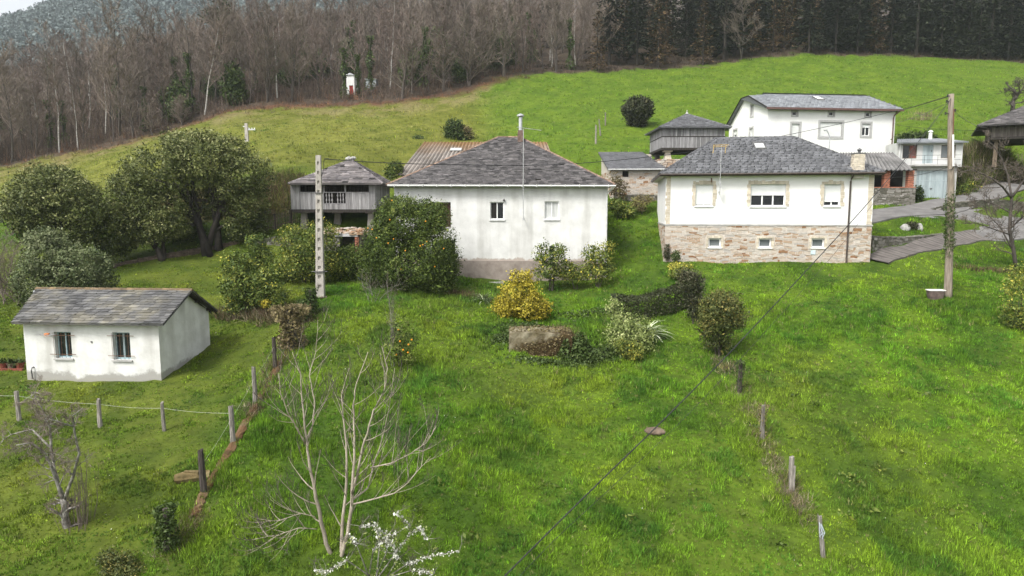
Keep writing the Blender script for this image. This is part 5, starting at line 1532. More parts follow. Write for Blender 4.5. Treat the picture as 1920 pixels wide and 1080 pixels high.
# concrete pole with recessed faces
CPB = gz(601, 556, 37.0); CPT = P(597, 291, 37.0)
def build_concrete_pole():
    e = empty('concrete_pole', CPB, 0, 'pale concrete utility pole with recessed notches standing before the plank granary', 'utility pole')
    hgt = CPT[2] - CPB[2]; lx = CPT[0] - CPB[0]
    mb = MB()
    w0, w1 = .225, .125
    def at(z): return w0 + (w1 - w0) * z / hgt, lx * z / hgt
    n = 15; zs = [-.4] + [hgt * i / n for i in range(1, n + 1)]
    for i in range(n):
        za, zb = zs[i], zs[i + 1]; (wa, xa), (wb, xb) = at(max(za, 0)), at(zb)
        for sgn in (-1, 1):   # two flanges
            taper_box(mb, xa + sgn * wa * .72, 0, za, zb, wa * .28, wa * .75, wb * .28, wb * .75, 0, (xb - xa + sgn * (wb - wa) * .72, 0))
        # web, solid ribs and recesses
        zr = za + (zb - za) * .36
        taper_box(mb, xa, .03, za, zb, wa * .44, wa * .45, wb * .44, wb * .45, -.1, (xb - xa, 0))
        (wr, xr) = at(max(zr, 0))
        taper_box(mb, xr, -wr * .1, zr, zb - .001, wr * .44 - .001, wr * .6, wb * .44 - .001, wb * .6, .1, (xb - xr, 0))
    mb.build('shaft', M_POLEC, e)
    mb = MB(); wt, xt = at(hgt)
    zc = P(601, 509, 37)[2] - CPB[2]; wz, xz = at(zc)
    mb.box(xz - wz - .02, xz + wz + .02, -wz - .01, wz + .01, zc - .04, zc + .03); mb.tube([(xz - wz - .25, -.05, zc), (xz + wz + .2, -.05, zc)], [.02, .02], 5)
    zc = P(601, 362, 37)[2] - CPB[2]; wz, xz = at(zc); mb.box(xz - wz - .02, xz + wz + .02, -wz - .01, wz + .01, zc - .03, zc + .03)
    mb.build('band', M_IRON, e)
    mb = MB(); z = hgt - .25; mb.tube([(xt + .12, 0, z - .9), (xt + .25, 0, z - .5), (xt + .27, 0, z - .1), (xt + .36, 0, z + .06), (xt + .55, 0, z + .08)], [.016] * 5, 5); mb.build('cable_hook', M_CABLE, e)
    mb = MB()
    for i in range(14):
        t = rngd.random() * 6.28; mb.lathe([(.08, 0), (.06, .05), (.01, .08)], 5, 0, (math.cos(t) * .3, math.sin(t) * .3, -.02))
    mb.build('base_soil', M_STUMP, e)
build_concrete_pole()

WPB = gz(1777, 558, 36.0); WPT = P(1786, 176, 36.0)
def build_wood_pole():
    e = empty('wooden_pole', WPB, 0, 'tall weathered wooden pole with ivied middle and white conduit at the ramp', 'utility pole')
    T = WPT - WPB; hgt = T[2]
    at = lambda z: np.array([T[0] * z / hgt + .05 * math.sin(z * .5), T[1] * z / hgt + 0.03 * math.sin(z * .8), z])
    mb = MB(); zs = np.linspace(-.5, hgt, 16); mb.tube([at(z) for z in zs], [.20 - .075 * max(z, 0) / hgt for z in zs], 10); sh = mb.build('shaft', M_POLEW, e, smooth=True)
    def zpx(py): return P(1780, py, 36)[2] - WPB[2]
    mb = MB(); mb.tube([at(zpx(312)) + [.02, -.17, 0], at(zpx(253)) + [.03, -.16, 0]], [.045, .045], 6); cd = mb.build('conduit', M_PVC, e)
    mb = MB(); mb.tube([at(zpx(252)) + [.03, -.16, 0], at(zpx(205)) + [.06, -.15, 0]], [.03, .03], 6); mb.build('upper_conduit', M_RUSTI, e)
    mb = MB(); mb.tube([at(zpx(312)) + [.02, -.17, 0], at(zpx(318)) + [-.05, -.18, 0], at(zpx(319)) + [-.2, -.12, 0]], [.02] * 3, 5)
    for py, dx in ((180, -.22), (190, -.25), (207, .2), (213, -.3)):
        z = zpx(py); p = at(z); mb.tube([p, p + [dx, -.05, 0]], [.02, .02], 5); mb.lathe([(.03, -.06), (.05, -.02), (.03, .02), (.045, .05), (.02, .08)], 7, 0, p + [dx, -.05, 0])
    mb.build('insulator', M_CABLE, e)
    # ivy round the middle of the pole
    rg = np.random.default_rng(5); n = 2600
    z = zpx(500) + (zpx(355) - zpx(500)) * rg.beta(2.4, 2.2, n); th = rg.random(n) * 6.283; r = .18 + rg.random(n) ** 2 * .10 * (1 + .8 * np.sin(z * 5 + th))
    C = np.stack([at(0)[0] + T[0] * z / hgt + np.cos(th) * r, T[1] * z / hgt + np.sin(th) * r, z], 1)
    V, t = leaves(C, .07, rg); link('ivy', npmesh('ivy', V, 4, M_LEAF_I, t), e)

build_wood_pole()

def small_pole():
    b = gz(463, 262, 76.0); top = P(462, 231, 76.0)
    e = empty('concrete_pole', b, 0, 'short grey concrete pole with crossarm behind the big evergreen tree', 'utility pole')
    h = top[2] - b[2]
    mb = MB(); taper_box(mb, 0, 0, -.3, h, .2, .16, .14, .12); mb.build('shaft', M_POLEC, e)
    mb = MB(); mb.box(-.15, .95, -.06, .06, h - .75, h - .62); mb.box(-.35, -.05, -.06, .06, h - .4, h - .3)
    for x in (.3, .6, .9): mb.lathe([(.03, 0), (.06, .06), (.02, .12)], 6, 0, (x, 0, h - .62))
    mb.build('crossarm', M_ZINC, e)
small_pole()

def street_lamp():
    b = gz(1553, 315, 59.0); e = empty('street_lamp', b, 0, 'slender grey street lamp with curved arm in front of the large white house', 'street lamp')
    z1, z0 = P(1553, 257, 59)[2] - b[2], P(1547, 245, 59)[2] - b[2]; dx = P(1547, 245, 59)[0] - b[0]
    mb = MB(); mb.tube([(0,0,-.3), (0,0,z1 - .3), (-.02,0,z1), (dx * .45,-.05,z0 - .15), (dx * .8,-.12,z0)], [.055, .045, .04, .032, .028], 7); mb.build('post', M_ZINC, e)
    mb = MB(); mb.box(dx - .14, dx + .08, -.3, -.05, z0 - .04, z0 + .05); mb.build('lamp_head', M_ZINC, e)
street_lamp()

# ------------------------------------------------------------------ cables
def cable(name, label, pix, d0, d1, r, m, extra=None, sag=0.0):
    """a hanging cable; pix are points of it in the photo, d0/d1 its depth at the first and last of them"""
    n = len(pix); cum = [0.0]
    for p, q in zip(pix[:-1], pix[1:]): cum.append(cum[-1] + math.hypot(q[0] - p[0], q[1] - p[1]))
    P3 = []
    for p, c in zip(pix, cum):
        w = c / cum[-1]; Y = 1.0 / ((1 - w) / d0 + w / d1)
        P3.append(P(p[0], p[1], Y))
    P3 = np.array(P3)
    if extra is not None: P3 = np.concatenate([P3, np.array(extra)])
    # smooth
    t = np.arange(len(P3)); tt = np.linspace(0, len(P3) - 1, (len(P3) - 1) * 8 + 1)
    Q = np.stack([np.interp(tt, t, P3[:, i]) for i in range(3)], 1)
    for _ in range(20): Q[1:-1] = (Q[:-2] + 2 * Q[1:-1] + Q[2:]) / 4
    o = Q[0]
    mb = MB(); mb.tube([q - o for q in Q], [r] * len(Q), 5)
    ob = mb.build(name, m, None, o)
    return tag(ob, label, 'cable')
far_end = P(905, 1122, 12.3)
cable('power_cable', 'thick black cable slanting across the meadow up to the wooden pole', [(1784,184),(1740,243),(1682,317),(1640,366),(1603,409),(1500,520),(1365,666),(1230,802),(1120,907),(945,1081)], 36, 13, .016, M_CABLE, [far_end, far_end + np.array([-3.5, -6.0, -.9])])
cable('power_cable', 'thin grey cable hanging just beside the thick black one', [(1782,190),(1705,293),(1656,354),(1610,420),(1545,500),(1410,650),(1290,780),(1130,930),(1040,1010),(975,1080)], 36, 14, .006, M_CABLE, [P(960, 1095, 13.6), P(900, 1150, 11)])
cable('power_cable', 'black cable from the wooden pole top to the large white house corner', [(1780,180),(1740,192),(1705,203),(1678,208)], 36, 65.2, .028, M_CABLE)
cable('power_cable', 'long black cable strung over the roofs to the concrete pole', [(1678,208),(1590,229),(1530,242),(1467,255),(1380,272),(1304,284),(1230,293),(1124,304),(1040,309),(980,310),(850,309),(730,306),(660,302),(608,298)], 65.2, 37, .022, M_CABLE)
cable('power_cable', 'thin cable from wooden pole down to the brick-pillared barn', [(1782,312),(1750,322),(1715,330),(1672,333)], 36, 53.5, .013, M_CABLE)
cable('power_cable', 'thin cable from the wooden pole to the white house wall above the garage', [(1781,190),(1740,212),(1700,225),(1676,232)], 36, 65.0, .014, M_CABLEG)
cable('power_cable', 'thin cable from wooden pole across to the dark granary', [(1787,207),(1810,226),(1835,238),(1850,240)], 36, 57.6, .014, M_CABLEG)
cable('power_cable', 'thin cable between the white house corner and dark granary behind the pole', [(1680,234),(1720,240),(1780,243),(1856,246)], 65, 57.6, .016, M_CABLE)

# ------------------------------------------------------------------ fence posts
def post(px, py, Y, top, w, m, label, group, lean=(0, 0), rough=True, seed=0):
    rg = random.Random(seed * 7 + 1)
    b = gz(px, py, Y) if Y else hit(px, py); Y = b[1]
    h = P(px, top, Y)[2] - P(px, py, Y)[2]
    dx = lean[0]
    mb = MB(); n = 7; V = []; rings = 5
    for i in range(rings):
        z = -.4 + (h + .4) * i / (rings - 1); f = max(0, z) / h
        for k in range(n):
            t = 6.283 * k / n; r = w * (1 - .12 * f) * rg.uniform(.85, 1.12)
            V.append((dx * f + r * math.cos(t), lean[1] * f + r * math.sin(t), z + (rg.uniform(-.07, .06) if i == rings - 1 else 0)))
    F = [(i*n+k, i*n+(k+1) % n, (i+1)*n+(k+1) % n, (i+1)*n+k) for i in range(rings-1) for k in range(n)] + [tuple((rings-1)*n + k for k in range(n))]
    mb.shared(V, F)
    o = mb.build('fence_post', m, None, b)
    tag(o, label, 'fence post', group)
    return o, b, h
GL, GR, GH = 'weathered posts of the left fence', 'leaning posts down the right meadow', 'posts on the upper meadow'
lp = [post(36,785,24.3,731,.085,M_POST,'short grey post nearest the left picture edge, behind the lichened bare tree',GL,(-.02,0),seed=1),
      post(188,800,24.0,749,.085,M_POST,'grey fence post just right of the lichened bare tree',GL,(.0,0),seed=2),
      post(308,810,23.6,758,.065,M_POST,'thin short grey post standing alone on the lawn before the cottage gable corner',GL,(-.02,0),seed=3),
      post(437,830,22.7,761,.095,M_POST,'thick pale grey post beside the mossy kerb with the wire end',GL,(-.02,0),seed=4),
      post(383,930,19.5,851,.10,M_POSTD,'dark wet post beside the mossy log',GL,(-.04,0),seed=5),
      post(479,757,25.7,690,.09,M_POST,'grey post on the kerb among the bare branch tips',GL,(-.01,0),seed=6),
      post(516,688,28.5,629,.09,M_POSTD,'dark post at the far end of the mossy kerb, just below the brown creeper',GL,(-.02,0),seed=7)]
rp = [post(1386,740,28.0,678,.10,M_POSTD,'dark post with a leafy cap below the round tinged shrub',GR,(.02,0),seed=8),
      post(1429,822,24.5,757,.085,M_POST,'grey upright post with dry grass tufts, second down the slope',GR,(.0,0),seed=9),
      post(1484,922,22.0,857,.10,M_POST,'thick split pale post third down the slope',GR,(-.04,0),seed=10),
      post(1543,1044,19.0,968,.075,M_POST,'lowest thin post leaning left in open grass',GR,(-.16,0),seed=11)]
hp = [post(1117,270,75.0,233,.10,M_POST,'pale post nearest the roofs on the upper meadow',GH,seed=12),
      post(1126,251,80.0,219,.085,M_POST,'middle pale post of three on the upper meadow, leaning left',GH,(-.2,0),seed=13),
      post(1135,234,85.5,210,.085,M_POST,'farthest pale post of three on the upper meadow',GH,seed=14)]
mb = MB(); mb.box(-.06,.06,-.1,-.03,.0,.9,.2); pst = rp[2][0]
mb.build('split_slat', M_POST, pst)
mb = MB()
for k in range(9): mb.tube([(-.16 + .03*math.cos(k), -.05, 1.05), (-.1 + .09 * math.sin(k * 2.1), -.09, .75), (-.12 + .05 * math.cos(k), -.08, .55 + .03 * k)], [.008] * 3, 4)
mb.build('tied_string', mat('blue_string', [(0.35,0.40,0.44),(0.48,0.53,0.57)], bump=0), rp[3][0])

def wire(label, pts, r=.0045):
    Q = []
    for (b0, h0), (b1, h1) in zip(pts[:-1], pts[1:]):
        for i in range(8):
            f = i / 8; q = np.array(b0) * (1 - f) + np.array(b1) * f; q[2] += h0 * (1 - f) + h1 * f - .05 * math.sin(f * math.pi); Q.append(q)
    q = np.array(pts[-1][0]); q[2] += pts[-1][1]; Q.append(q)
    o = Q[0]; mb = MB(); mb.tube([q - o for q in Q], [r] * len(Q), 4)
    tag(mb.build('fence_wire', M_STRING, None, o), label, 'wire')
e0 = P(-60, 732, 24.6)
wire('thin pale wire along the tops of the left fence posts', [((e0[0], e0[1], e0[2] - .9), .85), (lp[0][1], lp[0][2] * .85), (lp[1][1], lp[1][2] * .85), (lp[2][1], lp[2][2] * .8), (lp[3][1], lp[3][2] * .82)])
wire('thin lower wire between the posts on the mossy kerb', [(lp[4][1], lp[4][2] * .7), (lp[3][1], lp[3][2] * .7), (lp[5][1], lp[5][2] * .7), (lp[6][1], lp[6][2] * .7)], .003)

# mossy kerb between the garden and the meadow
def kerb():
    pl = np.array([P(*c)[:2] for c in [(360,975,18.5),(385,927,19.6),(441,826,22.8),(483,755,25.7),(519,688,28.5),(556,625,32.0)]])
    mb = MB(); rg = random.Random(3); o = np.array([pl[0][0], pl[0][1], Hs(*pl[0])])
    S = []
    for a, b in zip(pl[:-1], pl[1:]):
        n = 14
        for i in range(n): S.append(a + (b - a) * i / n)
    S.append(pl[-1]); S = np.array(S); d = np.gradient(S, axis=0); d /= np.hypot(d[:, 0], d[:, 1])[:, None]; nn = np.stack([d[:, 1], -d[:, 0]], 1)
    V = []; prof = [(-.16, -.25), (-.13, .05), (-.04, .09), (.07, .085), (.14, .04), (.17, -.25)]
    for i, p in enumerate(S):
        z = Hs(*p)
        for x, y in prof:
            q = p + nn[i] * (x + rg.uniform(-.03, .03)); V.append((q[0] - o[0], q[1] - o[1], z + y + rg.uniform(-.03, .03) - o[2]))
    k = len(prof); F = [(i*k+j, i*k+j+1, (i+1)*k+j+1, (i+1)*k+j) for i in range(len(S)-1) for j in range(k-1)]
    mb.shared(V, F); tag(mb.build('kerb', M_MOSSK, None, o), 'low rust-brown mossy kerb running up between lawn and meadow', 'kerb')
kerb()

def picket_fence(name, label, p, q, h, gap, rng, nposts):
    o = np.array([p[0], p[1], Hs(p[0], p[1])]); e = empty(name, o, 0, label, 'fence')
    p, q = np.array(p), np.array(q); L = np.hypot(*(q - p)); d = (q - p) / L
    mb = MB(); n = int(L / gap)
    def W(s, y, z): w = p + d * s; return (w[0] - o[0] - d[1] * y, w[1] - o[1] + d[0] * y, Hs(*w) + z - o[2])
    for i in range(n):
        s = gap * (i + .5) + rng.uniform(-.015, .015); zt = h + rng.uniform(-.06, .04); w = rng.uniform(.02, .03)
        V = [W(s + a, b, c) for a, b, c in ((-w,-.012,-.05),(w,-.012,-.05),(w,.012,-.05),(-w,.012,-.05),(-w,-.012,zt),(w,-.012,zt),(w,.012,zt),(-w,.012,zt),(0,0,zt+.06))]
        mb.shared(V, [(0,1,5,4),(1,2,6,5),(2,3,7,6),(3,0,4,7),(4,5,8),(5,6,8),(6,7,8),(7,4,8)], rng.gauss(0, .5))
    mb.build('picket_panel', M_WOODB, e)
    mb = MB()
    for z in (h * .28, h * .75):
        mb.shared([W(a, b, z + c) for a, b, c in ((0,.015,-.035),(L,.015,-.035),(L,.05,-.035),(0,.05,-.035),(0,.015,.035),(L,.015,.035),(L,.05,.035),(0,.05,.035))], [(0,3,2,1),(4,5,6,7),(0,1,5,4),(1,2,6,5),(2,3,7,6),(3,0,4,7)])
    mb.build('rail', M_WOODB, e)
    for i in range(nposts):
        s = L * i / (nposts - 1); mb = MB(); V = [W(s + a, b, c) for a, b, c in ((-.07,.0,-.3),(.07,.0,-.3),(.07,.14,-.3),(-.07,.14,-.3),(-.07,.0,h+.08),(.07,.0,h+.08),(.07,.14,h+.08),(-.07,.14,h+.08))]
        mb.shared(V, [(0,3,2,1),(4,5,6,7),(0,1,5,4),(1,2,6,5),(2,3,7,6),(3,0,4,7)], -.4); mb.build('fence_post', M_WOODD, e)
picket_fence('picket_fence', 'brown wooden picket fence beside the plank granary', gz(484,431,47.4)[:2], gz(577,429,49.4)[:2], 1.0, .13, rngd, 4)

# ------------------------------------------------------------------ small things
def stone_block():
    b = hit(1012, 668); Y = b[1]; e_ = P(955, 625, Y); f_ = P(1072, 672, Y)
    w = (f_[0] - e_[0]); h = 1.15
    rg = random.Random(9); mb = MB()
    nx, ny, nz = 10, 5, 5; o = np.array([e_[0] + w / 2, Y, b[2]])
    def pt(i, j, k):
        x, y, z = -w/2 + w * i / nx, 1.7 * j / ny, -.4 + (h + .4) * k / nz
        z += (-.12 * (i / nx)) + (-.08 if i in (0, nx) else 0) * (k == nz)
        r = random.Random(i * 131 + j * 17 + k * 7); return (x + r.uniform(-.03,.03), y + r.uniform(-.03,.03), z + r.uniform(-.03,.03))
    for i in range(nx):
        for k in range(nz):
            mb.face([pt(i,0,k), pt(i+1,0,k), pt(i+1,0,k+1), pt(i,0,k+1)]); mb.face([pt(i,ny,k), pt(i,ny,k+1), pt(i+1,ny,k+1), pt(i+1,ny,k)])
        for j in range(ny): mb.face([pt(i,j,nz), pt(i+1,j,nz), pt(i+1,j+1,nz), pt(i,j+1,nz)])
    for j in range(ny):
        for k in range(nz): mb.face([pt(0,j,k), pt(0,j,k+1), pt(0,j+1,k+1), pt(0,j+1,k)]); mb.face([pt(nx,j,k), pt(nx,j+1,k), pt(nx,j+1,k+1), pt(nx,j,k+1)])
    tag(mb.build('concrete_cistern', M_MOSSC, None, o), 'old moss-stained concrete cistern block half buried in ivy', 'cistern')
    FOOT.append((np.array([o[0] - w/2, Y]), np.array([1., 0]), np.array([0., 1]), w, 1.6))
    return o, w
CIST, CISTW = stone_block()

def tub():
    b = gz(1754, 552, 35.8); e = empty('bathtub', b, R(-6), 'old white-rimmed bathtub with rusty side against the wooden pole', 'bathtub')
    L, Wd, h = .88, .55, .46
    def ring(l, w, z, n=5):
        V = []
        for (sx, sy, a0) in ((1,1,0),(-1,1,90),(-1,-1,180),(1,-1,270)):
            for i in range(n):
                t = R(a0 + 90 * i / (n - 1)); V.append((sx * (l/2 - .12) + .12 * math.cos(t), sy * (w/2 - .12) + .12 * math.sin(t), z))
        return V
    def loft(rs, mb, cap0=False, capn=False):
        n = len(rs[0]); V = [p for r in rs for p in r]; F = [(i*n+k, i*n+(k+1)%n, (i+1)*n+(k+1)%n, (i+1)*n+k) for i in range(len(rs)-1) for k in range(n)]
        if capn: F.append(tuple((len(rs)-1)*n+k for k in range(n)))
        mb.shared(V, F)
    mb = MB(); loft([ring(L*.7, Wd*.7, -.1), ring(L*.84, Wd*.85, .15), ring(L*.93, Wd*.93, h - .05)], mb); mb.build('tub_side', M_TUBSIDE, e)
    mb = MB(); loft([ring(L*.94, Wd*.94, h - .05), ring(L, Wd, h - .04), ring(L, Wd, h), ring(L - .12, Wd - .12, h), ring(L - .2, Wd - .2, h - .2), ring(L*.6, Wd*.5, .12)], mb, capn=True); mb.build('rim', M_ENAMEL, e)
tub()

def boulder(name, label, cat, p, rx, ry, rz, m, seed, n=10, rings=6, flat=.0):
    rg = random.Random(seed); mb = MB(); V = []; F = []
    for i in range(rings):
        ph = -.6 + (1.5708 + .6) * i / (rings - 1)
        for k in range(n):
            t = 6.283 * k / n; j = rg.uniform(.82, 1.12)
            V.append((rx * math.cos(ph) * math.cos(t) * j, ry * math.cos(ph) * math.sin(t) * j, rz * math.sin(ph) * rg.uniform(.92, 1.05)))
    F = [(i*n+k, i*n+(k+1)%n, (i+1)*n+(k+1)%n, (i+1)*n+k) for i in range(rings-1) for k in range(n)] + [tuple((rings-1)*n+k for k in range(n))]
    mb.shared(V, F); return tag(mb.build(name, m, None, p, smooth=True), label, cat)
p = hit(1697, 429); boulder('boulder', 'pale boulder at the left end of the small rockery on the garden terrace', 'boulder', p, .36, .26, .34, M_BOULD, 1)
p = hit(1723, 429); boulder('boulder', 'white boulder at the right end of the small rockery', 'boulder', p, .25, .24, .42, M_BOULD, 2)
p = hit(1229, 808); boulder('stump', 'low round brown stump in the open meadow under the cable', 'stump', p, .42, .38, .12, M_STUMP, 3, 14)
def log():
    b = hit(352, 903); mb = MB(); rg = random.Random(4)
    pts = [(-.35, -.05, .1), (-.1, 0, .13), (.25, .08, .15), (.6, .2, .13)]; mb.tube(pts, [.15, .19, .18, .16], 9); mb.box(-.1, .35, -.04, .1, .25, .33, -.3)
    tag(mb.build('log', M_MOSSL, None, b), 'mossy yellowish fallen log lying left of the dark wet post', 'log')
log()
for i, (px, lab) in enumerate(((7, 'dark planted pot leftmost in the row beside the cottage'), (21, 'middle dark pot of three beside the cottage'), (37, 'red clay pot next to the cottage corner'))):
    b = gz(px, 676, 29.6); e = empty('flower_pot', b, 0, lab, 'flower pot', 'potted plants beside the cottage')
    mb = MB(); mb.lathe([(.12, -.05), (.17, .2), (.19, .22), (.19, .26), (.15, .25)], 10); mb.build('pot', M_POT if i != 1 else M_STUMP, e)
    rg = np.random.default_rng(i); C = rg.normal(size=(160, 3)) * [.11, .11, .08] + [0, 0, .3]; V, t = leaves(C, .09, rg); link('plant', npmesh('plant', V, 4, M_LEAF_I, t - .2), e)
b = gz(18, 679, 29.4); mb = MB(); mb.box(-.95, .55, -.06, .06, -.1, .07); tag(mb.build('edging', M_POT, None, b), 'low red edging strip under the flower pots', 'edging')
b = hit(673, 524); mb = MB(); mb.prism([(-.12,-.1,.12),(.1,-.12,.05),(.15,.08,.14),(-.06,.12,.2)], .03); mb.prism([(.02,-.16,.1),(.14,-.1,.05),(.1,.02,.1)], .02); tag(mb.build('plastic_sheet', mat('blue_plastic', [(0.18,0.36,0.6),(0.3,0.48,0.7)], bump=0, rough=.4), None, b), 'scrap of blue plastic lying in the grass by the orange tree', 'plastic scrap')
# ------------------------------------------------------------------ leafy crowns, bare crowns
def crown_pts(blobs, ncl, per, spread, rg, shell=(.62, 1.02), inner=.16, hole=.3):
    """leaf positions: clusters through the outer shell of overlapping ellipsoids, with gaps; returns points, outward normals, per-leaf tint"""
    B = np.array(blobs, float); wgt = (B[:, 3] * B[:, 4] + B[:, 4] * B[:, 5] + B[:, 3] * B[:, 5]); wgt /= wgt.sum()
    Cs = []; Ns = []
    seed = int(rg.integers(1 << 20)); tries = 0
    while len(Cs) < ncl and tries < 40:
        tries += 1
        m = ncl * 2
        k = rg.choice(len(B), m, p=wgt)
        d = rg.normal(size=(m, 3)); d /= np.linalg.norm(d, axis=1)[:, None]
        r = np.where(rg.random(m) < inner, rg.uniform(.15, shell[0], m), rg.uniform(shell[0], shell[1], m))
        c = B[k, :3] + d * B[k, 3:] * r[:, None]
        ok = np.ones(m, bool)
        for b in B:
            q = np.linalg.norm((c - b[:3]) / b[3:], axis=1); ok &= ~((q < shell[0] * .8) & (rg.random(m) > inner))
        sc_ = 1.1 / max(.3, B[:, 3:].mean() * .5)
        nz = .5 * vnoise(c[:, 0] * sc_ * 1.6 + c[:, 2] * sc_, c[:, 1] * sc_ * 1.6 - c[:, 2] * 1.3 * sc_, seed) + .5 * vnoise(c[:, 0] * sc_ * 3.3 - c[:, 2] * 2.2 * sc_, c[:, 1] * sc_ * 3 + c[:, 2] * 2.6 * sc_, seed + 5)
        ok &= nz > hole
        for i in np.where(ok)[0]:
            Cs.append(c[i]); Ns.append(d[i])
    Cs = np.array(Cs[:ncl]); Ns = np.array(Ns[:ncl])
    n = len(Cs)
    off = rg.normal(size=(n, per, 3)) * spread; off[:, :, 2] *= .75
    L = (Cs[:, None, :] + off).reshape(-1, 3); N = np.repeat(Ns, per, 0)
    ct = rg.normal(0, .45, n); tint = np.repeat(ct, per)
    return L, N, tint

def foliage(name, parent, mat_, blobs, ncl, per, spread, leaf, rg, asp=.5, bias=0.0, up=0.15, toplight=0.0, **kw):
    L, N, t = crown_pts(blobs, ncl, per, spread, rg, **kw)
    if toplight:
        z = L[:, 2]; z = (z - z.min()) / (z.max() - z.min() + 1e-6); t = t + toplight * (z - .5) * 2  # upper leaves tinted paler: light from above painted into the crown
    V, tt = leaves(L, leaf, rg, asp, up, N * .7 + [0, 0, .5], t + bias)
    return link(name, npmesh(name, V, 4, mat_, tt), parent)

def pblob(base, px, py, Y, rx, ry, rd):
    """ellipsoid seen at photo pixel (px, py) at depth Y; radii rx, ry in photo pixels, rd in metres"""
    c = P(px, py, Y); s = Y / FPX
    return (c[0] - base[0], c[1] - base[1], c[2] - base[2], rx * s, rd, ry * s)

def limbs(name, parent, m, starts, tips, rng, r0, wob=.25, n=6, sides=6):
    mb = MB()
    for s, t, r in zip(starts, tips, r0):
        s, t = np.array(s, float), np.array(t, float); L = np.linalg.norm(t - s)
        pts = []; 
        for i in range(n + 1):
            f = i / n; p = s * (1 - f) + t * f
            p = p + np.array([rng.uniform(-1, 1), rng.uniform(-1, 1), rng.uniform(-.5, .5)]) * wob * L * .12 * math.sin(f * math.pi)
            p[2] += .12 * L * math.sin(f * math.pi) * (1 if abs(t[0] - s[0]) + abs(t[1] - s[1]) > L * .3 else 0)
            pts.append(p)
        mb.tube(pts, [r * (1 - .72 * i / n) for i in range(n + 1)], sides, rng.gauss(0, .3))
    return mb.build(name, m, parent, smooth=True)

def tree(name, label, cat, base, blobs, leafm, ncl, per, spread, leaf, seed, r=.25, bark=None, stems=1, group=None, crown='crown', trunk_name='trunk', **kw):
    rg = np.random.default_rng(seed); rn = random.Random(seed)
    e = empty(name, base, 0, label, cat, group)
    st = []; tp = []; rr = []
    for i in range(stems):
        a = rn.random() * 6.28; k = .0 if stems == 1 else r * 1.6
        b = blobs[i % len(blobs)]
        st.append((k * math.cos(a), k * math.sin(a), -.4)); tp.append((b[0] * .75, b[1] * .75, b[2] * .9)); rr.append(r * rn.uniform(.7, 1))
    for b in blobs:
        s_ = rn.choice(range(stems)); f = rn.uniform(.35, .6)
        st.append(tuple(np.array(st[s_]) * (1 - f) + np.array(tp[s_]) * f)); tp.append((b[0] + rn.uniform(-.3, .3) * b[3], b[1], b[2] + b[5] * .4)); rr.append(r * .45)
    limbs(trunk_name, e, bark or M_BARK, st, tp, rn, rr)
    foliage(crown, e, leafm, blobs, ncl, per, spread, leaf, rg, **kw)
    return e

# big evergreen trees on the left
b = gz(400, 476, 46.0)
big = tree('evergreen_tree', 'largest broad evergreen tree with several dark trunks near the picket fence', 'tree', b,
     [pblob(b, 385, 300, 46, 78, 52, 2.6), pblob(b, 300, 325, 45.5, 70, 52, 2.4), pblob(b, 455, 330, 46.3, 56, 52, 2.2), pblob(b, 345, 268, 46.4, 45, 22, 1.5), pblob(b, 425, 280, 46.4, 42, 26, 1.5),
      pblob(b, 470, 385, 46.3, 34, 40, 1.4), pblob(b, 258, 362, 45, 44, 40, 1.8), pblob(b, 300, 395, 44.8, 60, 34, 1.6), pblob(b, 400, 378, 47.2, 60, 34, 1.5), pblob(b, 232, 352, 45.4, 26, 28, 1.2), pblob(b, 445, 425, 46.3, 20, 30, .9), pblob(b, 385, 262, 46, 26, 16, 1.0), pblob(b, 478, 425, 46.6, 26, 30, 1.0), pblob(b, 345, 430, 47.6, 40, 26, 1.2), pblob(b, 235, 440, 44.6, 30, 36, 1.1)],
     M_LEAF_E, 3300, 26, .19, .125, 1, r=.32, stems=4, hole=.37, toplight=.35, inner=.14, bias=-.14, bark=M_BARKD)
b = gz(295, 488, 44.5)
tree('evergreen_tree', 'small leaning evergreen with forked trunk on the lawn left of the largest tree', 'tree', b,
     [pblob(b, 272, 430, 44.5, 42, 32, 1.3), pblob(b, 305, 415, 44.4, 30, 34, 1.2), pblob(b, 250, 405, 44.7, 34, 30, 1.3), pblob(b, 330, 425, 44.6, 24, 20, .9)],
     M_LEAF_E, 760, 26, .18, .12, 2, r=.26, stems=2, hole=.4, bias=.05, bark=M_BARKD)
b = gz(112, 520, 42.0)
tree('evergreen_tree', 'rounded evergreen tree at the far left behind the cottage shrub', 'tree', b,
     [pblob(b, 105, 365, 42, 75, 48, 2.3), pblob(b, 60, 395, 41.6, 52, 46, 1.9), pblob(b, 160, 395, 42.3, 55, 46, 1.9), pblob(b, 92, 332, 42.3, 48, 24, 1.5), pblob(b, 190, 420, 43, 42, 46, 1.6), pblob(b, 110, 430, 41.8, 80, 44, 1.8), pblob(b, 212, 440, 43.2, 34, 46, 1.2), pblob(b, 20, 385, 41.8, 22, 30, 1)],
     M_LEAF_E, 2300, 26, .18, .12, 3, r=.3, stems=3, hole=.37, toplight=.35, bias=-.14, bark=M_BARKD)
b = gz(125, 580, 36.0)
tree('evergreen_shrub', 'dense bluish evergreen shrub rising just behind the cottage roof', 'shrub', b,
     [pblob(b, 92, 480, 36, 48, 48, 1.5), pblob(b, 150, 500, 35.6, 52, 42, 1.4), pblob(b, 75, 535, 36, 48, 46, 1.4), pblob(b, 135, 545, 36, 62, 34, 1.3), pblob(b, 185, 530, 36, 30, 30, 1), pblob(b, 85, 450, 36, 28, 22, .9)],
     M_LEAF_B, 1350, 24, .15, .105, 4, r=.12, stems=4, hole=.38, bias=.15, toplight=.25)
b = gz(640, 470, 45.2)
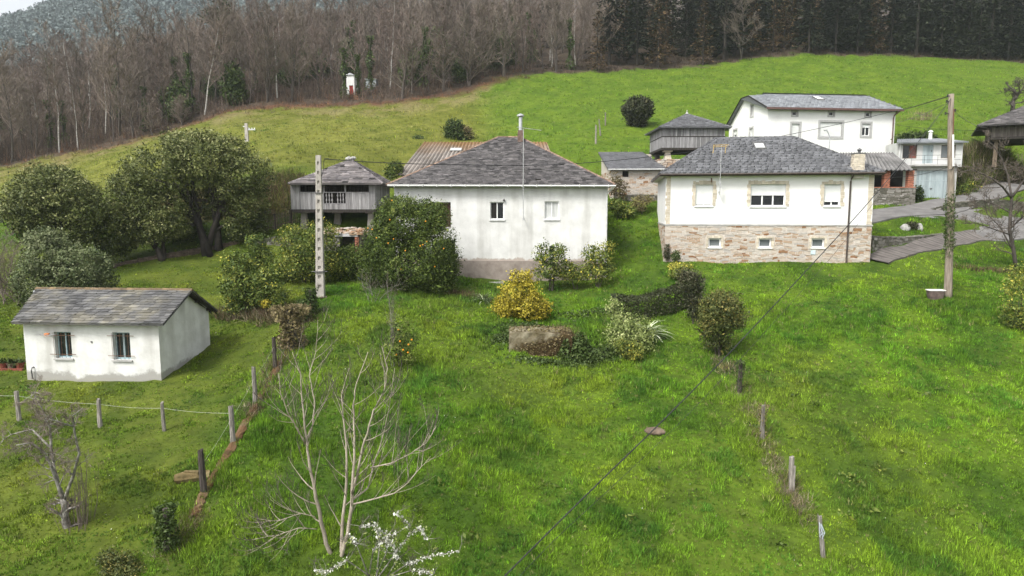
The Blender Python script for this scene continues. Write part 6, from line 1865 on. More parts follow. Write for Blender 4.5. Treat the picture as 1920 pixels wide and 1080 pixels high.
# orange tree in front of the farmhouse
b = gz(770, 556, 40.2)
ot = tree('orange_tree', 'dense dark orange tree dotted with fruit in front of the white farmhouse', 'tree', b,
     [pblob(b, 765, 420, 40.2, 66, 48, 1.9), pblob(b, 730, 470, 40, 50, 60, 1.7), pblob(b, 810, 470, 40, 46, 66, 1.7), pblob(b, 770, 500, 39.6, 76, 48, 1.9), pblob(b, 815, 520, 39.8, 44, 36, 1.4), pblob(b, 750, 395, 40.2, 40, 28, 1.3), pblob(b, 805, 405, 40.3, 36, 30, 1.2), pblob(b, 715, 515, 40, 34, 36, 1.1), pblob(b, 845, 490, 40, 18, 30, .7)],
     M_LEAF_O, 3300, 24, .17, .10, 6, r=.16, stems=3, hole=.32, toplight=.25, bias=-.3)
def fruit(parent, base, pix, Y, r, m, name):
    for px, py in pix:
        c = P(px, py, Y) - base
        mb = MB(); mb.lathe([(r * .35, -r * .92), (r * .85, -r * .5), (r, 0), (r * .85, r * .5), (r * .35, r * .92)], 8, 0, c); mb.build(name, m, parent, smooth=True)
fruit(ot, b, [(735,376),(731,412),(698,430),(690,428),(728,456),(798,415),(793,459),(800,453),(788,461),(760,470),(738,448),(706,446),(832,466),(752,505),(815,500)], 38.35, .042, M_ORANGE, 'orange')
b = gz(575, 530, 41.0)
tree('lemon_bush', 'wide glossy citrus bush behind the concrete pole', 'shrub', b,
     [pblob(b, 560, 455, 41, 42, 36, 1.2), pblob(b, 590, 480, 40.6, 46, 42, 1.3), pblob(b, 550, 500, 41, 34, 30, 1.1), pblob(b, 605, 440, 41, 28, 24, .9), pblob(b, 628, 500, 41.4, 28, 32, 1)],
     M_LEAF_L, 900, 20, .2, .11, 7, r=.08, stems=3, hole=.34, bias=-.2)
b = gz(655, 530, 41.8)
tree('dark_shrub', 'low dark shrubs between concrete pole and orange tree', 'shrub', b,
     [pblob(b, 640, 495, 41.8, 34, 30, 1), pblob(b, 680, 500, 41.8, 34, 30, 1), pblob(b, 660, 475, 42.2, 36, 18, .9), pblob(b, 700, 520, 41.6, 24, 24, .9)],
     M_LEAF_O, 420, 18, .18, .12, 8, r=.05, stems=3, hole=.3, bias=-.3)
b = gz(650, 470, 44.9)
# shrubs along the lawn edge
b = gz(455, 592, 36.0)
tree('shrub', 'tall soft green shrub at the lawn edge above the brambles', 'shrub', b,
     [pblob(b, 445, 500, 36, 30, 30, .9), pblob(b, 450, 540, 35.8, 34, 36, .9), pblob(b, 470, 520, 36.2, 22, 30, .8), pblob(b, 455, 572, 36, 34, 24, .8)],
     M_LEAF_L, 560, 18, .16, .11, 9, r=.05, stems=4, hole=.36, bias=-.45)
b = gz(506, 592, 35.4)
tree('shrub', 'smaller rounded green shrub beside the ivied stumps', 'shrub', b,
     [pblob(b, 500, 525, 35.4, 26, 24, .7), pblob(b, 512, 555, 35.2, 26, 28, .7), pblob(b, 490, 550, 35.4, 22, 26, .6)],
     M_LEAF_L, 400, 18, .14, .10, 10, r=.04, stems=3, hole=.36, bias=-.5)
b = gz(487, 500, 41)
tree('shrub', 'narrow dark shrub below the terrace wall by the picket fence', 'shrub', b,
     [pblob(b, 482, 460, 41, 17, 24, .6), pblob(b, 492, 485, 41, 22, 24, .7)], M_LEAF_L, 240, 16, .16, .11, 11, r=.04, stems=2, hole=.36, bias=-.55)
b = gz(493, 588, 34.8)
foliage('y', None, M_LEAF_Y, [pblob(b, 497, 569, 34.6, 8, 7, .25)], 40, 10, .07, .08, np.random.default_rng(3)).name = 'yellow_bush'
o = bpy.data.objects['yellow_bush']; o.location = tuple(b); tag(o, 'small yellow-leaved bush tucked among the brambles by the kerb end', 'shrub')
# lemon trees against the farmhouse
b = gz(1035, 530, 41.2)
lt = tree('lemon_tree', 'upright lemon bush left of the pair against the farmhouse wall', 'tree', b,
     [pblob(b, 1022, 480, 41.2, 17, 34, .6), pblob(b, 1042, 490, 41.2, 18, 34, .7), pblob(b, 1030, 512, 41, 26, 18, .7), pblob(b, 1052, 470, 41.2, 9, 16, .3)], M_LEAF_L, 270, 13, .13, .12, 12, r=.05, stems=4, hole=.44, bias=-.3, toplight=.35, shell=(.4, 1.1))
fruit(lt, b, [(1062,488),(1068,507),(1036,522),(1018,500)], 40.6, .045, M_LEMON, 'lemon')
b = gz(1122, 526, 41.4)
lt = tree('lemon_tree', 'yellowish lemon bush at the right corner of the farmhouse', 'tree', b,
     [pblob(b, 1110, 480, 41.4, 17, 30, .6), pblob(b, 1130, 485, 41.4, 20, 34, .7), pblob(b, 1120, 508, 41.2, 30, 20, .7), pblob(b, 1144, 466, 41.4, 8, 14, .3)], M_LEAF_L, 290, 13, .13, .12, 13, r=.05, stems=4, hole=.44, bias=-.08, toplight=.3, shell=(.4, 1.1))
fruit(lt, b, [(1108,487),(1104,516),(1090,510)], 40.7, .045, M_LEMON, 'lemon')
b = gz(1080, 528, 41.5)
tree('shrub', 'low straggly bush between the two lemon bushes', 'shrub', b, [pblob(b, 1065, 508, 41.5, 18, 18, .6), pblob(b, 1088, 510, 41.4, 20, 16, .6)], M_LEAF_L, 170, 14, .15, .12, 14, r=.03, stems=3, hole=.4, bias=-.1)
b = hit(977, 598)
tree('golden_bush', 'bright golden-yellow bush in the middle of the meadow', 'shrub', b,
     [pblob(b, 977, 575, b[1], 50, 25, 1.2), pblob(b, 975, 548, b[1], 36, 24, 1.), pblob(b, 978, 524, b[1], 20, 16, .6), pblob(b, 950, 578, b[1], 26, 20, .9), pblob(b, 1006, 576, b[1], 24, 20, .9), pblob(b, 965, 513, b[1], 7, 7, .25), pblob(b, 988, 513, b[1], 7, 7, .25)],
     M_LEAF_Y, 620, 20, .13, .10, 15, r=.04, stems=5, hole=.42, toplight=.15, shell=(.55, 1.12))
# blade plants
def blades(name, label, base, n, L, w, seed, m=M_AGAVE, spread=1.0, bias=0.0):
    rg = random.Random(seed); mb = MB()
    for i in range(n):
        a = rg.random() * 6.283; tilt = rg.uniform(.15, 1.25) * spread; l = L * rg.uniform(.7, 1.1); t = rg.gauss(bias, .45)
        pts = []
        for k in range(5):
            f = k / 4; an = tilt + .55 * f * f
            pts.append((math.cos(a) * math.sin(an) * l * f, math.sin(a) * math.sin(an) * l * f, math.cos(an) * l * f * (1 - .25 * f)))
        sd = (-math.sin(a), math.cos(a))
        ws = [w * .7, w, w * .85, w * .55, .004]
        for k in range(4):
            p, q = pts[k], pts[k+1]
            mb.face([(p[0]-sd[0]*ws[k], p[1]-sd[1]*ws[k], p[2]), (p[0]+sd[0]*ws[k], p[1]+sd[1]*ws[k], p[2]), (q[0]+sd[0]*ws[k+1], q[1]+sd[1]*ws[k+1], q[2]), (q[0]-sd[0]*ws[k+1], q[1]-sd[1]*ws[k+1], q[2])], max(-1, min(1, t)))
    return tag(mb.build(name, m, None, base), label, 'plant')
b = gz(906, 557, 38.8); blades('yucca', 'dark spiky yucca at the foot of the farmhouse plinth', b, 70, .95, .03, 1, bias=-.5)
b = hit(1213, 634); blades('yucca', 'large grey-green spiky plant beside the pale variegated shrub', b, 90, 1.5, .05, 2, bias=.1)
b = gz(1188, 676, 31.6)
tree('variegated_shrub', 'pale cream and green variegated shrub in front of the spiky plant', 'shrub', b,
     [pblob(b, 1162, 598, 33.2, 20, 22, .7), pblob(b, 1185, 620, 32.4, 44, 30, 1), pblob(b, 1160, 640, 32, 30, 30, .8), pblob(b, 1205, 640, 32, 30, 24, .8), pblob(b, 1180, 660, 31.6, 28, 18, .6), pblob(b, 1150, 572, 33.6, 9, 14, .4)],
     M_LEAF_V, 520, 14, .16, .10, 17, r=.03, stems=5, hole=.42, bias=-.3, shell=(.4, 1.1), toplight=.25)
b2 = gz(1178, 678, 31.2)
tree('yellow_shrub', 'small yellow-green shrub at the foot of the variegated one', 'shrub', b2, [pblob(b2, 1172, 650, 31.2, 18, 18, .45), pblob(b2, 1190, 660, 31, 16, 18, .4)], M_LEAF_L, 170, 14, .1, .08, 18, r=.02, stems=3, hole=.36, bias=-.02)

# clipped hedge, a thick band with leaves on its faces
def hedge(name, label, pts, th, h, m, seed, n=2600, leaf=.09, bias=0.0):
    rg = np.random.default_rng(seed); o = np.array([pts[0][0], pts[0][1], Hs(*pts[0])]); e = empty(name, o, 0, label, 'hedge')
    L = []; N = []
    mb = MB(); rn = random.Random(seed)
    segs = list(zip(pts[:-1], pts[1:])); tot = sum(np.hypot(q[0]-p[0], q[1]-p[1]) for p, q in segs)
    for p, q in segs:
        p, q = np.array(p), np.array(q); ln = np.hypot(*(q - p)); d = (q - p) / ln; nn = np.array([d[1], -d[0]]); k = int(n * ln / tot)
        s = rg.random(k) * ln; face = rg.random(k)
        y = np.where(face < .45, -th/2, np.where(face < .6, th/2, rg.uniform(-th/2, th/2, k))) + rg.normal(0, .05, k)
        z = np.where(face < .6, rg.random(k) ** .8 * h, h) + rg.normal(0, .04, k)
        w = p[None, :] + d[None, :] * s[:, None] - nn[None, :] * y[:, None]
        L.append(np.stack([w[:, 0] - o[0], w[:, 1] - o[1], H(w[:, 0], w[:, 1]) + z - o[2]], 1))
        for i in range(int(ln / .12)):
            a = rn.random() * ln; y0 = rn.uniform(-th * .4, th * .4); w0 = p + d * a - nn * y0; w1 = p + d * (a + rn.uniform(-.2, .2)) - nn * (y0 + rn.uniform(-.1, .1)); z0 = Hs(*w0)
            mb.tube([(w0[0]-o[0], w0[1]-o[1], z0 - .1 - o[2]), (w1[0]-o[0], w1[1]-o[1], z0 + h * rn.uniform(.7, .97) - o[2])], [.018, .008], 3)
    L = np.concatenate(L)
    mb.build('stems', M_DTWIG, e)
    V, t = leaves(L, leaf, rg, .5, .2, None, np.full(len(L), bias)); link('leaves', npmesh('leaves', V, 4, m, t), e)
    return e
hedge('clipped_hedge', 'low clipped dark hedge standing across the slope below the bungalow', [gz(1146,580,36.3)[:2], gz(1200,581,36.3)[:2], gz(1255,572,36.8)[:2], gz(1290,560,37.4)[:2]], .8, 1.12, M_LEAF_D, 19, 8500, .09, -.15)
b = hit(1298, 606)
tree('hedge_bush', 'dark top-heavy clipped bush at the end of the low hedge', 'shrub', b,
     [pblob(b, 1298, 530, b[1], 20, 22, .55), pblob(b, 1300, 556, b[1], 17, 26, .5), pblob(b, 1303, 585, b[1], 10, 18, .3), pblob(b, 1285, 518, b[1] + .6, 14, 12, .4)], M_LEAF_D, 460, 18, .12, .09, 20, r=.05, stems=2, hole=.3, bias=.0, toplight=.3)
b = hit(1346, 668)
tree('round_shrub', 'rounded dark shrub with orange-tinged top beside the fence line', 'shrub', b,
     [pblob(b, 1350, 585, b[1], 42, 36, 1.0), pblob(b, 1330, 600, b[1], 26, 36, .8), pblob(b, 1375, 590, b[1], 26, 28, .8), pblob(b, 1345, 632, b[1], 26, 28, .7), pblob(b, 1355, 562, b[1] + .1, 32, 16, .8)], M_LEAF_R, 800, 18, .14, .09, 21, r=.06, stems=4, hole=.40, bias=-.15, toplight=.35, shell=(.5, 1.12))
b = gz(1250, 486, 44.0); tree('cypress', 'tiny dark conical shrub at the bungalow corner', 'shrub', b, [pblob(b, 1250, 472, 44, 5.5, 15, .2)], M_LEAF_D, 90, 12, .07, .07, 22, r=.03, hole=.2, bias=.2)
b = gz(1267, 492, 43.4); tree('ball_shrub', 'small rounded clipped shrub next to the conical one', 'shrub', b, [pblob(b, 1267, 480, 43.4, 8, 11, .3)], M_LEAF_I, 110, 12, .07, .07, 23, r=.03, hole=.2, bias=.0)
b = gz(1276, 520, 41.2); tree('yellow_shrub', 'low yellow-green spreading shrub near the bungalow corner', 'shrub', b, [pblob(b, 1276, 500, 41.2, 24, 6, .5), pblob(b, 1270, 512, 41, 17, 12, .5)], M_LEAF_L, 190, 14, .1, .09, 24, r=.04, hole=.3, bias=.1, toplight=.75)
b = hit(752, 692)
ot2 = tree('orange_tree', 'small young orange tree with a few bright fruit in the meadow', 'tree', b,
     [pblob(b, 752, 620, b[1], 20, 26, .5), pblob(b, 742, 650, b[1], 20, 24, .5), pblob(b, 768, 640, b[1], 14, 20, .4), pblob(b, 755, 668, b[1], 26, 14, .5)], M_LEAF_O, 170, 13, .12, .09, 25, r=.035, stems=2, hole=.42, bias=.1)
fruit(ot2, b, [(750,640),(765,661),(756,656),(743,665),(772,637),(766,646),(747,618)], b[1] - .45, .042, M_ORANGE, 'orange')
b = gz(225, 1092, 16.4); tree('shrub', 'small leafy bush at the bottom edge left of the ivied stump', 'shrub', b, [pblob(b, 222, 1060, 16.6, 34, 28, .4), pblob(b, 240, 1075, 16.4, 28, 20, .4), pblob(b, 205, 1045, 16.6, 18, 16, .3)], M_LEAF_R, 420, 12, .07, .05, 26, r=.02, stems=4, hole=.38, bias=-.1)
# bushes up the hill
b = gz(1195, 241, 85.0); tree('topiary_bush', 'dark egg-shaped bush alone on the upper meadow', 'shrub', b, [pblob(b, 1196, 205, 85, 27, 21, 1.7), pblob(b, 1194, 222, 85, 18, 16, 1.2)], M_LEAF_D, 700, 18, .22, .22, 27, r=.15, hole=.18, bias=-.3, shell=(.75, 1.03))
b = gz(852, 268, 79.5); tree('hill_bush', 'rounded dark bush above the corrugated barn roof', 'shrub', b, [pblob(b, 852, 246, 79.5, 18, 21, 1.2), pblob(b, 858, 256, 79.5, 20, 12, 1.1)], M_LEAF_I, 360, 16, .2, .2, 28, r=.1, hole=.25, bias=-.3)
b = gz(876, 268, 79.8); tree('dry_bush', 'brown leafless bush leaning on the dark one above the barn', 'shrub', b, [pblob(b, 872, 250, 79.8, 14, 15, .9)], M_LEAF_BR, 170, 16, .2, .16, 29, r=.1, hole=.25, bias=-.05)
b = gz(784, 270, 76); tree('hill_bush', 'tiny dark bush on the meadow left of the barn bushes', 'shrub', b, [pblob(b, 784, 261, 76, 8, 6, .5)], M_LEAF_I, 70, 14, .14, .16, 30, r=.05, hole=.2, bias=-.2)
b = gz(1720, 266, 64.0); tree('evergreen_hedge', 'dark green hedge on the slope above the garage roof', 'hedge', b, [pblob(b, 1700, 258, 64, 14, 7, .6), pblob(b, 1722, 257, 64, 18, 7, .6), pblob(b, 1742, 259, 64, 12, 6, .6)], M_LEAF_I, 260, 16, .2, .16, 31, r=.05, stems=3, hole=.2, bias=-.1)
b = gz(728, 330, 57); tree('shrub', 'scrubby bush between the granary roof and corrugated barn', 'shrub', b, [pblob(b, 735, 322, 57, 13, 14, .6), pblob(b, 745, 312, 57.5, 9, 9, .5)], M_LEAF_L, 140, 14, .16, .14, 32, r=.04, hole=.3, bias=-.55)
# growth round the shed and the passage
b = gz(1158, 372, 55.6); tree('creeper', 'straggly dark creeper climbing at the left end of the stone shed', 'plant', b, [pblob(b, 1152, 345, 55.8, 12, 24, .4), pblob(b, 1166, 355, 55.8, 10, 18, .4)], M_LEAF_BR, 130, 14, .16, .12, 33, r=.03, stems=3, hole=.4, bias=-.2)
b = gz(1160, 405, 53.0); tree('shrub', 'bright green bushy growth in the passage below the stone shed', 'shrub', b, [pblob(b, 1155, 385, 53, 18, 12, .7), pblob(b, 1172, 396, 53, 20, 10, .7)], M_LEAF_L, 240, 14, .15, .12, 34, r=.03, stems=3, hole=.34, bias=-.3)
b = gz(1205, 392, 53.6); tree('shrub', 'brownish brushy growth against the bungalow end wall', 'shrub', b, [pblob(b, 1205, 376, 54, 18, 10, .6), pblob(b, 1198, 386, 53.6, 16, 8, .6)], M_LEAF_BR, 170, 14, .15, .11, 35, r=.03, stems=3, hole=.34, bias=.2)
b = hit(1709, 428); tree('cushion_plant', 'dark cushion plant between the two pale boulders', 'plant', b, [pblob(b, 1709, 423, b[1], 12, 7, .3)], M_LEAF_D, 120, 14, .08, .08, 36, r=.02, hole=.2, bias=.1)
b = gz(1731, 392, 55.0); tree('shrub', 'dark ivy heap at the corner of the brick-pillared barn', 'shrub', b, [pblob(b, 1721, 365, 55.5, 7, 16, .5)], M_LEAF_I, 120, 14, .12, .11, 37, r=.03, hole=.25, bias=-.6)
b = gz(1808, 368, 57.4); tree('shrub', 'leafy bush beside the garage door on the road edge', 'shrub', b, [pblob(b, 1802, 358, 57.4, 14, 11, .6), pblob(b, 1818, 352, 57.8, 14, 12, .6)], M_LEAF_L, 170, 14, .15, .12, 38, r=.03, hole=.3, bias=-.3)
b = gz(1912, 622, 32.6); tree('shrub', 'yellow-green bushy growth at the right picture edge', 'shrub', b, [pblob(b, 1908, 560, 32.6, 24, 40, .9), pblob(b, 1918, 520, 33, 22, 26, .8), pblob(b, 1930, 600, 32.4, 34, 34, .9), pblob(b, 1902, 590, 32.6, 18, 24, .6)], M_LEAF_L, 420, 14, .15, .09, 39, r=.05, stems=5, hole=.4, bias=-.05, toplight=.2)

# ivied stumps and posts
def ivied(px, py, Y, top, w, label, leafm, seed, n=1500, leaf=.08, bias=0.0, widen=1.0):
    b = gz(px, py, Y); h = P(px, top, Y)[2] - b[2]
    e = empty('ivied_stump', b, 0, label, 'stump'); rg = np.random.default_rng(seed)
    mb = MB(); mb.tube([(0,0,-.3), (.02,0,h*.5), (0,.02,h*.93)], [w*.55, w*.5, w*.4], 8); mb.build('trunk', M_BARK, e)
    z = rg.random(n) ** .8 * h; th = rg.random(n) * 6.283; r = w * (1 + (widen - 1) * (z / h) ** 2) * (.55 + .75 * rg.random(n)) * (1 + .35 * np.sin(th * 2 + z * 4))
    V, t = leaves(np.stack([r * np.cos(th), r * np.sin(th), z], 1), leaf, rg, .6, 0, None, np.full(n, bias)); link('ivy', npmesh('ivy', V, 4, leafm, t), e)
ivied(316, 1064, 17.3, 948, .19, 'ivy-covered stump in the left foreground below the dark post', M_LEAF_I, 1, 1800, .075, .0, 1.5)
ivied(547, 650, 30.4, 572, .42, 'thick brown creeper-covered stump at the top of the kerb', M_LEAF_BR, 2, 2600, .12, .1, 1.35)
ivied(584, 592, 34.2, 540, .26, 'taller ivied post nearest the concrete pole', M_LEAF_I, 3, 1300, .1, -.1, 1.1)
ivied(567, 606, 33.2, 562, .22, 'shorter ivied post between creeper stump and tall ivied post', M_LEAF_I, 4, 1000, .1, .0)
for (o, bb, h_), k, s in ((rp[0], 1.0, 41), (rp[1], .5, 42)):
    rg = np.random.default_rng(s); n = int(500 * k); z = h_ * (1 - rg.random(n) ** 2 * .9); th = rg.random(n) * 6.283; r = .10 + .10 * (z / h_) ** 3 * rg.random(n) + .02
    V, t = leaves(np.stack([r * np.cos(th), r * np.sin(th), z + rg.normal(0, .03, n)], 1), .06, rg); link('ivy', npmesh('ivy', V, 4, M_LEAF_I if s == 41 else M_LEAF_BR, t), o)

# ------------------------------------------------------------------ bare trees
def grow(mb, tw, p, d, L, r, lev, rng, up=.25, wob=.22, kids=(6, 6, 5), ang=(.5, .95), lenf=.55, twr=.012, nseg=5, bare=.25, sides=(6, 5, 3)):
    """a wobbling tapering branch with side branches; the thinnest order goes to the twig mesh"""
    d = Vector(d).normalized(); p = Vector(p); pts = [p.copy()]; rads = [r]
    rend = r * .28 if lev < len(kids) else r * .3
    for i in range(nseg):
        d = (d + Vector((rng.gauss(0, wob), rng.gauss(0, wob), rng.gauss(0, wob) + up * .25))).normalized()
        p = p + d * (L / nseg); pts.append(p.copy()); rads.append(r + (rend - r) * (i + 1) / nseg)
    tgt = mb if lev <= 1 else tw
    tgt.tube(pts, rads, sides[min(lev, len(sides) - 1)], rng.gauss(0, .3), cap=False)
    if lev >= len(kids): return
    n = kids[lev]
    for k in range(n):
        f = bare + (1 - bare) * (k + rng.random()) / n; f = min(f, .99)
        i = min(int(f * nseg), nseg - 1); g = f * nseg - i
        q = pts[i].lerp(pts[i + 1], g); ax = (pts[i + 1] - pts[i]).normalized()
        ref = ax.orthogonal().normalized(); ref2 = ax.cross(ref); t = rng.random() * 6.283
        a = rng.uniform(*ang); dd = ax * math.cos(a) + (ref * math.cos(t) + ref2 * math.sin(t)) * math.sin(a)
        dd.z += up * .6
        rr = (rads[i] * (1 - g) + rads[i + 1] * g)
        grow(mb, tw, q, dd, L * lenf * (1.15 - .55 * f) * rng.uniform(.75, 1.2), max(rr * .55, twr), lev + 1, rng, up, wob, kids, ang, lenf, twr, max(2, nseg - 1), .18, sides)

def bare_tree(name, label, cat, base, stems, rng, bark, twig, kids=(8, 6, 5), group=None, **kw):
    """stems: (offset, direction, length, radius)"""
    e = empty(name, base, 0, label, cat, group); mb, tw = MB(), MB()
    for off, d, L, r in stems: grow(mb, tw, off, d, L, r, 0, rng, kids=kids, **kw)
    mb.build('trunk', bark, e, smooth=True); tw.build('crown', twig, e)
    return e

def path_tree(name, label, cat, base, Y, trunks, rng, bark, twig, kids, nbr, brl, **kw):
    """trunks follow photo pixels: list of ([(px, py, depth offset)...], r0, r1)"""
    e = empty(name, base, 0, label, cat); mb, tw = MB(), MB()
    for path, r0, r1 in trunks:
        pts = [Vector(P(px, py, Y + dy) - base) for px, py, dy in path]
        Q = [];
        for a, b_ in zip(pts[:-1], pts[1:]):
            for i in range(3): Q.append(a.lerp(b_, i / 3) + Vector((rng.gauss(0, .006), rng.gauss(0, .006), 0)))
        Q.append(pts[-1]); m = len(Q)
        rad = [r0 + (r1 - r0) * i / (m - 1) for i in range(m)]
        mb.tube(Q, rad, 7, rng.gauss(0, .2))
        for k in range(nbr):
            f = .16 + .84 * (k + rng.random()) / nbr; i = min(int(f * (m - 1)), m - 2); q = Q[i]; ax = (Q[i+1] - Q[i]).normalized()
            ref = ax.orthogonal().normalized(); ref2 = ax.cross(ref); t = rng.random() * 6.283; a = rng.uniform(.5, 1.0)
            dd = ax * math.cos(a) + (ref * math.cos(t) + ref2 * math.sin(t)) * math.sin(a)
            grow(mb, tw, q, dd, brl * (1.2 - .6 * f) * rng.uniform(.6, 1.25), max(rad[i] * .42, .008), 1, rng, kids=kids, **kw)
    mb.build('trunk', bark, e, smooth=True); tw.build('crown', twig, e)
    return e
rb = random.Random(77)
b = gz(628, 1052, 17.8)
path_tree('bare_tree', 'pale leafless multi-stemmed tree in the foreground meadow', 'tree', b, 17.8,
    [([(628,1062,0),(612,1020,0),(598,960,-.1),(590,920,-.1),(580,870,-.1),(575,830,-.1),(570,790,-.1),(566,740,0),(563,700,.1),(548,660,.1)], 0.0637, 0.0084),
     ([(573,832,-.1),(555,800,-.3),(540,775,-.4),(527,740,-.5),(522,700,-.5)], 0.0297, 0.0056),
     ([(575,826,-.1),(587,795,.2),(590,750,.4),(580,705,.5),(592,660,.6),(596,600,.6)], 0.0297, 0.0042),
     ([(640,1050,.1),(641,990,.2),(648,930,.3),(650,880,.3),(649,830,.4),(644,780,.4),(640,740,.5),(655,690,.5)], 0.0526, 0.0084),
     ([(636,1060,.0),(652,1000,-.1),(659,950,-.1),(661,900,-.1),(665,860,-.1),(664,810,.0),(662,760,.1),(668,720,.1),(690,660,.2)], 0.0595, 0.0084),
     ([(660,925,-.1),(672,880,-.4),(680,840,-.5),(692,800,-.6),(700,770,-.6),(722,730,-.6),(727,690,-.6),(716,650,-.6)], 0.0382, 0.0070),
     ([(660,938,-.1),(690,915,.3),(700,870,.5),(712,840,.5),(722,800,.6),(733,745,.6),(740,690,.6)], 0.0297, 0.0049),
     ([(664,945,-.1),(700,936,-.4),(740,925,-.6),(765,905,-.7),(790,875,-.7),(808,855,-.7)], 0.0255, 0.0042),
     ([(695,877,-.2),(735,868,-.5),(770,850,-.7),(800,830,-.8),(818,800,-.8)], 0.0221, 0.0042),
     ([(592,970,-.1),(565,962,-.3),(525,975,-.5),(482,980,-.6)], 0.0170, 0.0035), ([(594,992,-.1),(560,990,-.4),(520,1003,-.6),(470,1012,-.7)], 0.0153, 0.0035)],
    rb, M_PALEB, M_DTWIG, (0, 4, 2), 13, 1.25, up=.6, wob=.09, lenf=.55, twr=.0065, nseg=5, ang=(.4, .8))
# white flowering shrub at its foot
def blossom():
    b = gz(705, 1110, 16.9); e = empty('flowering_shrub', b, 0, 'white-blossomed wild plum shrub at the foot of the pale bare tree', 'shrub'); rg = np.random.default_rng(4); rn = random.Random(4)
    mb, tw = MB(), MB(); F = []; Lf = []
    arms = [[(690,1090,0),(700,1030,-.2),(730,1005,-.3),(770,985,-.4),(742,960,-.4)], [(700,1095,0),(740,1040,-.2),(770,1000,-.3),(790,990,-.4),(798,1010,-.4)], [(700,1085,0),(650,1050,-.3),(610,1075,-.4),(590,1070,-.5)],
            [(715,1090,0),(760,1060,-.2),(800,1045,-.4),(862,1032,-.5)], [(705,1090,0),(712,1020,.2),(705,985,.2),(675,987,.2)], [(720,1085,0),(770,1070,-.4),(815,1075,-.5)], [(695,1090,0),(668,1020,-.4),(655,1002,-.4)], [(700,1090,.1),(725,1035,.3),(722,1000,.4),(700,990,.4)], [(720,1090,0),(745,1050,-.4),(735,1020,-.5),(728,1015,-.5)]]
    for a in arms:
        pts = [P(px, py, 17.1 + dy) - b for px, py, dy in a]; mb.tube(pts, [.02 - .014 * i / (len(pts) - 1) for i in range(len(pts))], 5)
        for i in range(len(pts) - 1):
            for k in range(26):
                f = rn.random(); q = pts[i] * (1 - f) + pts[i+1] * f
                if i >= 1 and rn.random() < .85:
                    F.extend(q + rg.normal(0, .03, 3) for _ in range(3))
                Lf.append(q + rg.normal(0, .10, 3))
        for k in range(7):
            i = rn.randrange(1, len(pts)); grow(mb, tw, pts[i], (rn.gauss(0, 1), rn.gauss(0, 1), rn.random()), .4, .008, 1, rn, kids=(0, 5, 3), twr=.004)
    mb.build('stems', M_LICH, e); tw.build('twigs', M_DTWIG, e)
    V, t = leaves(np.array(F), .045, rg, .9); link('blossom', npmesh('blossom', V, 4, M_PETAL, t), e)
    V, t = leaves(np.array(Lf), .055, rg, .55); link('leaves', npmesh('leaves', V, 4, M_LEAF_V, np.clip(t + .1, -1, 1)), e)
blossom()
b = gz(132, 1000, 18.0)
path_tree('bare_tree', 'lichened leafless fruit tree with tangled twigs in the left foreground', 'tree', b, 18.0,
    [([(128,1005,0),(122,960,0),(118,935,0)], .11, .08), ([(118,938,0),(105,900,-.1),(95,870,-.2),(85,850,-.3),(60,830,-.4),(30,835,-.6)], .055, .014), ([(120,938,0),(102,880,.2),(96,840,.3),(93,800,.3),(78,765,.4),(60,735,.4)], .05, .012),
     ([(122,935,0),(138,890,-.2),(148,850,-.3),(140,810,-.3),(136,780,-.4),(155,765,-.5)], .045, .012), ([(95,840,.3),(60,805,.6),(20,815,.8),(0,830,.9)], .03, .008), ([(136,800,-.4),(110,790,-.7),(85,785,-.8)], .025, .008), ([(60,735,.4),(70,745,.2)], .01, .006)],
    rb, M_LICH, M_TWIG, (0, 7, 6), 12, .6, up=.05, wob=.28, lenf=.6, twr=.0055, nseg=5)
mb = MB(); tb_ = gz(150, 1002, 18.0)
tw_ = random.Random(3)
for i in range(46):
    x, y = tw_.gauss(0, .2), tw_.gauss(0, .2); mb.tube([(x, y, -.05), (x * 1.3 + tw_.gauss(0, .05), y * 1.3, .6), (x * 1.7 + tw_.gauss(0, .12), y * 1.6, tw_.uniform(.9, 2.2))], [.008, .006, .003], 3, tw_.gauss(0, .4))
tag(mb.build('suckers', M_TWIG, None, tb_), 'thicket of thin brown shoots round the lichened fruit tree trunk', 'shoots')
b = hit(738, 690)
bare_tree('bare_sapling', 'thin feathery leafless sapling standing over the young orange tree', 'tree', b, [((0,0,-.1), (-.03,0,1), 3.9, .018), ((.05,.05,-.1), (.1,.05,1), 3.0, .013), ((-.06,0,-.1), (-.12,0,1), 2.8, .012)], rb, M_LICH, M_TWIG, (14, 6, 4), up=.5, wob=.1, lenf=.3, twr=.004, ang=(.3, .7))
b = gz(1885, 488, 42.5)
path_tree('bare_tree', 'spreading leafless tree at the right edge before the roads', 'tree', b, 42.5,
    [([(1905,500,0),(1900,470,0),(1893,430,0),(1895,395,0),(1897,370,0)], .12, .08), ([(1897,372,0),(1880,350,-.3),(1860,335,-.5),(1825,318,-.8),(1800,322,-1)], .07, .015), ([(1897,372,0),(1890,330,.3),(1880,300,.4),(1862,272,.5),(1850,262,.5)], .07, .015), ([(1897,370,0),(1918,340,.0),(1935,300,.2),(1925,262,.3)], .08, .02),
     ([(1894,440,0),(1870,432,-.4),(1830,418,-.8),(1800,420,-1)], .05, .012), ([(1893,430,0),(1925,400,-.4),(1950,380,-.6)], .05, .014), ([(1896,400,0),(1870,385,.4),(1840,375,.6),(1815,380,.7)], .05, .012), ([(1895,462,0),(1875,425,.5),(1850,400,.8),(1845,370,.9)], .05, .012)],
    rb, M_BARK, M_TWIG, (0, 7, 6), 11, 1.1, up=.1, wob=.25, lenf=.55, twr=.010, nseg=5)
b = gz(1897, 205, 80)
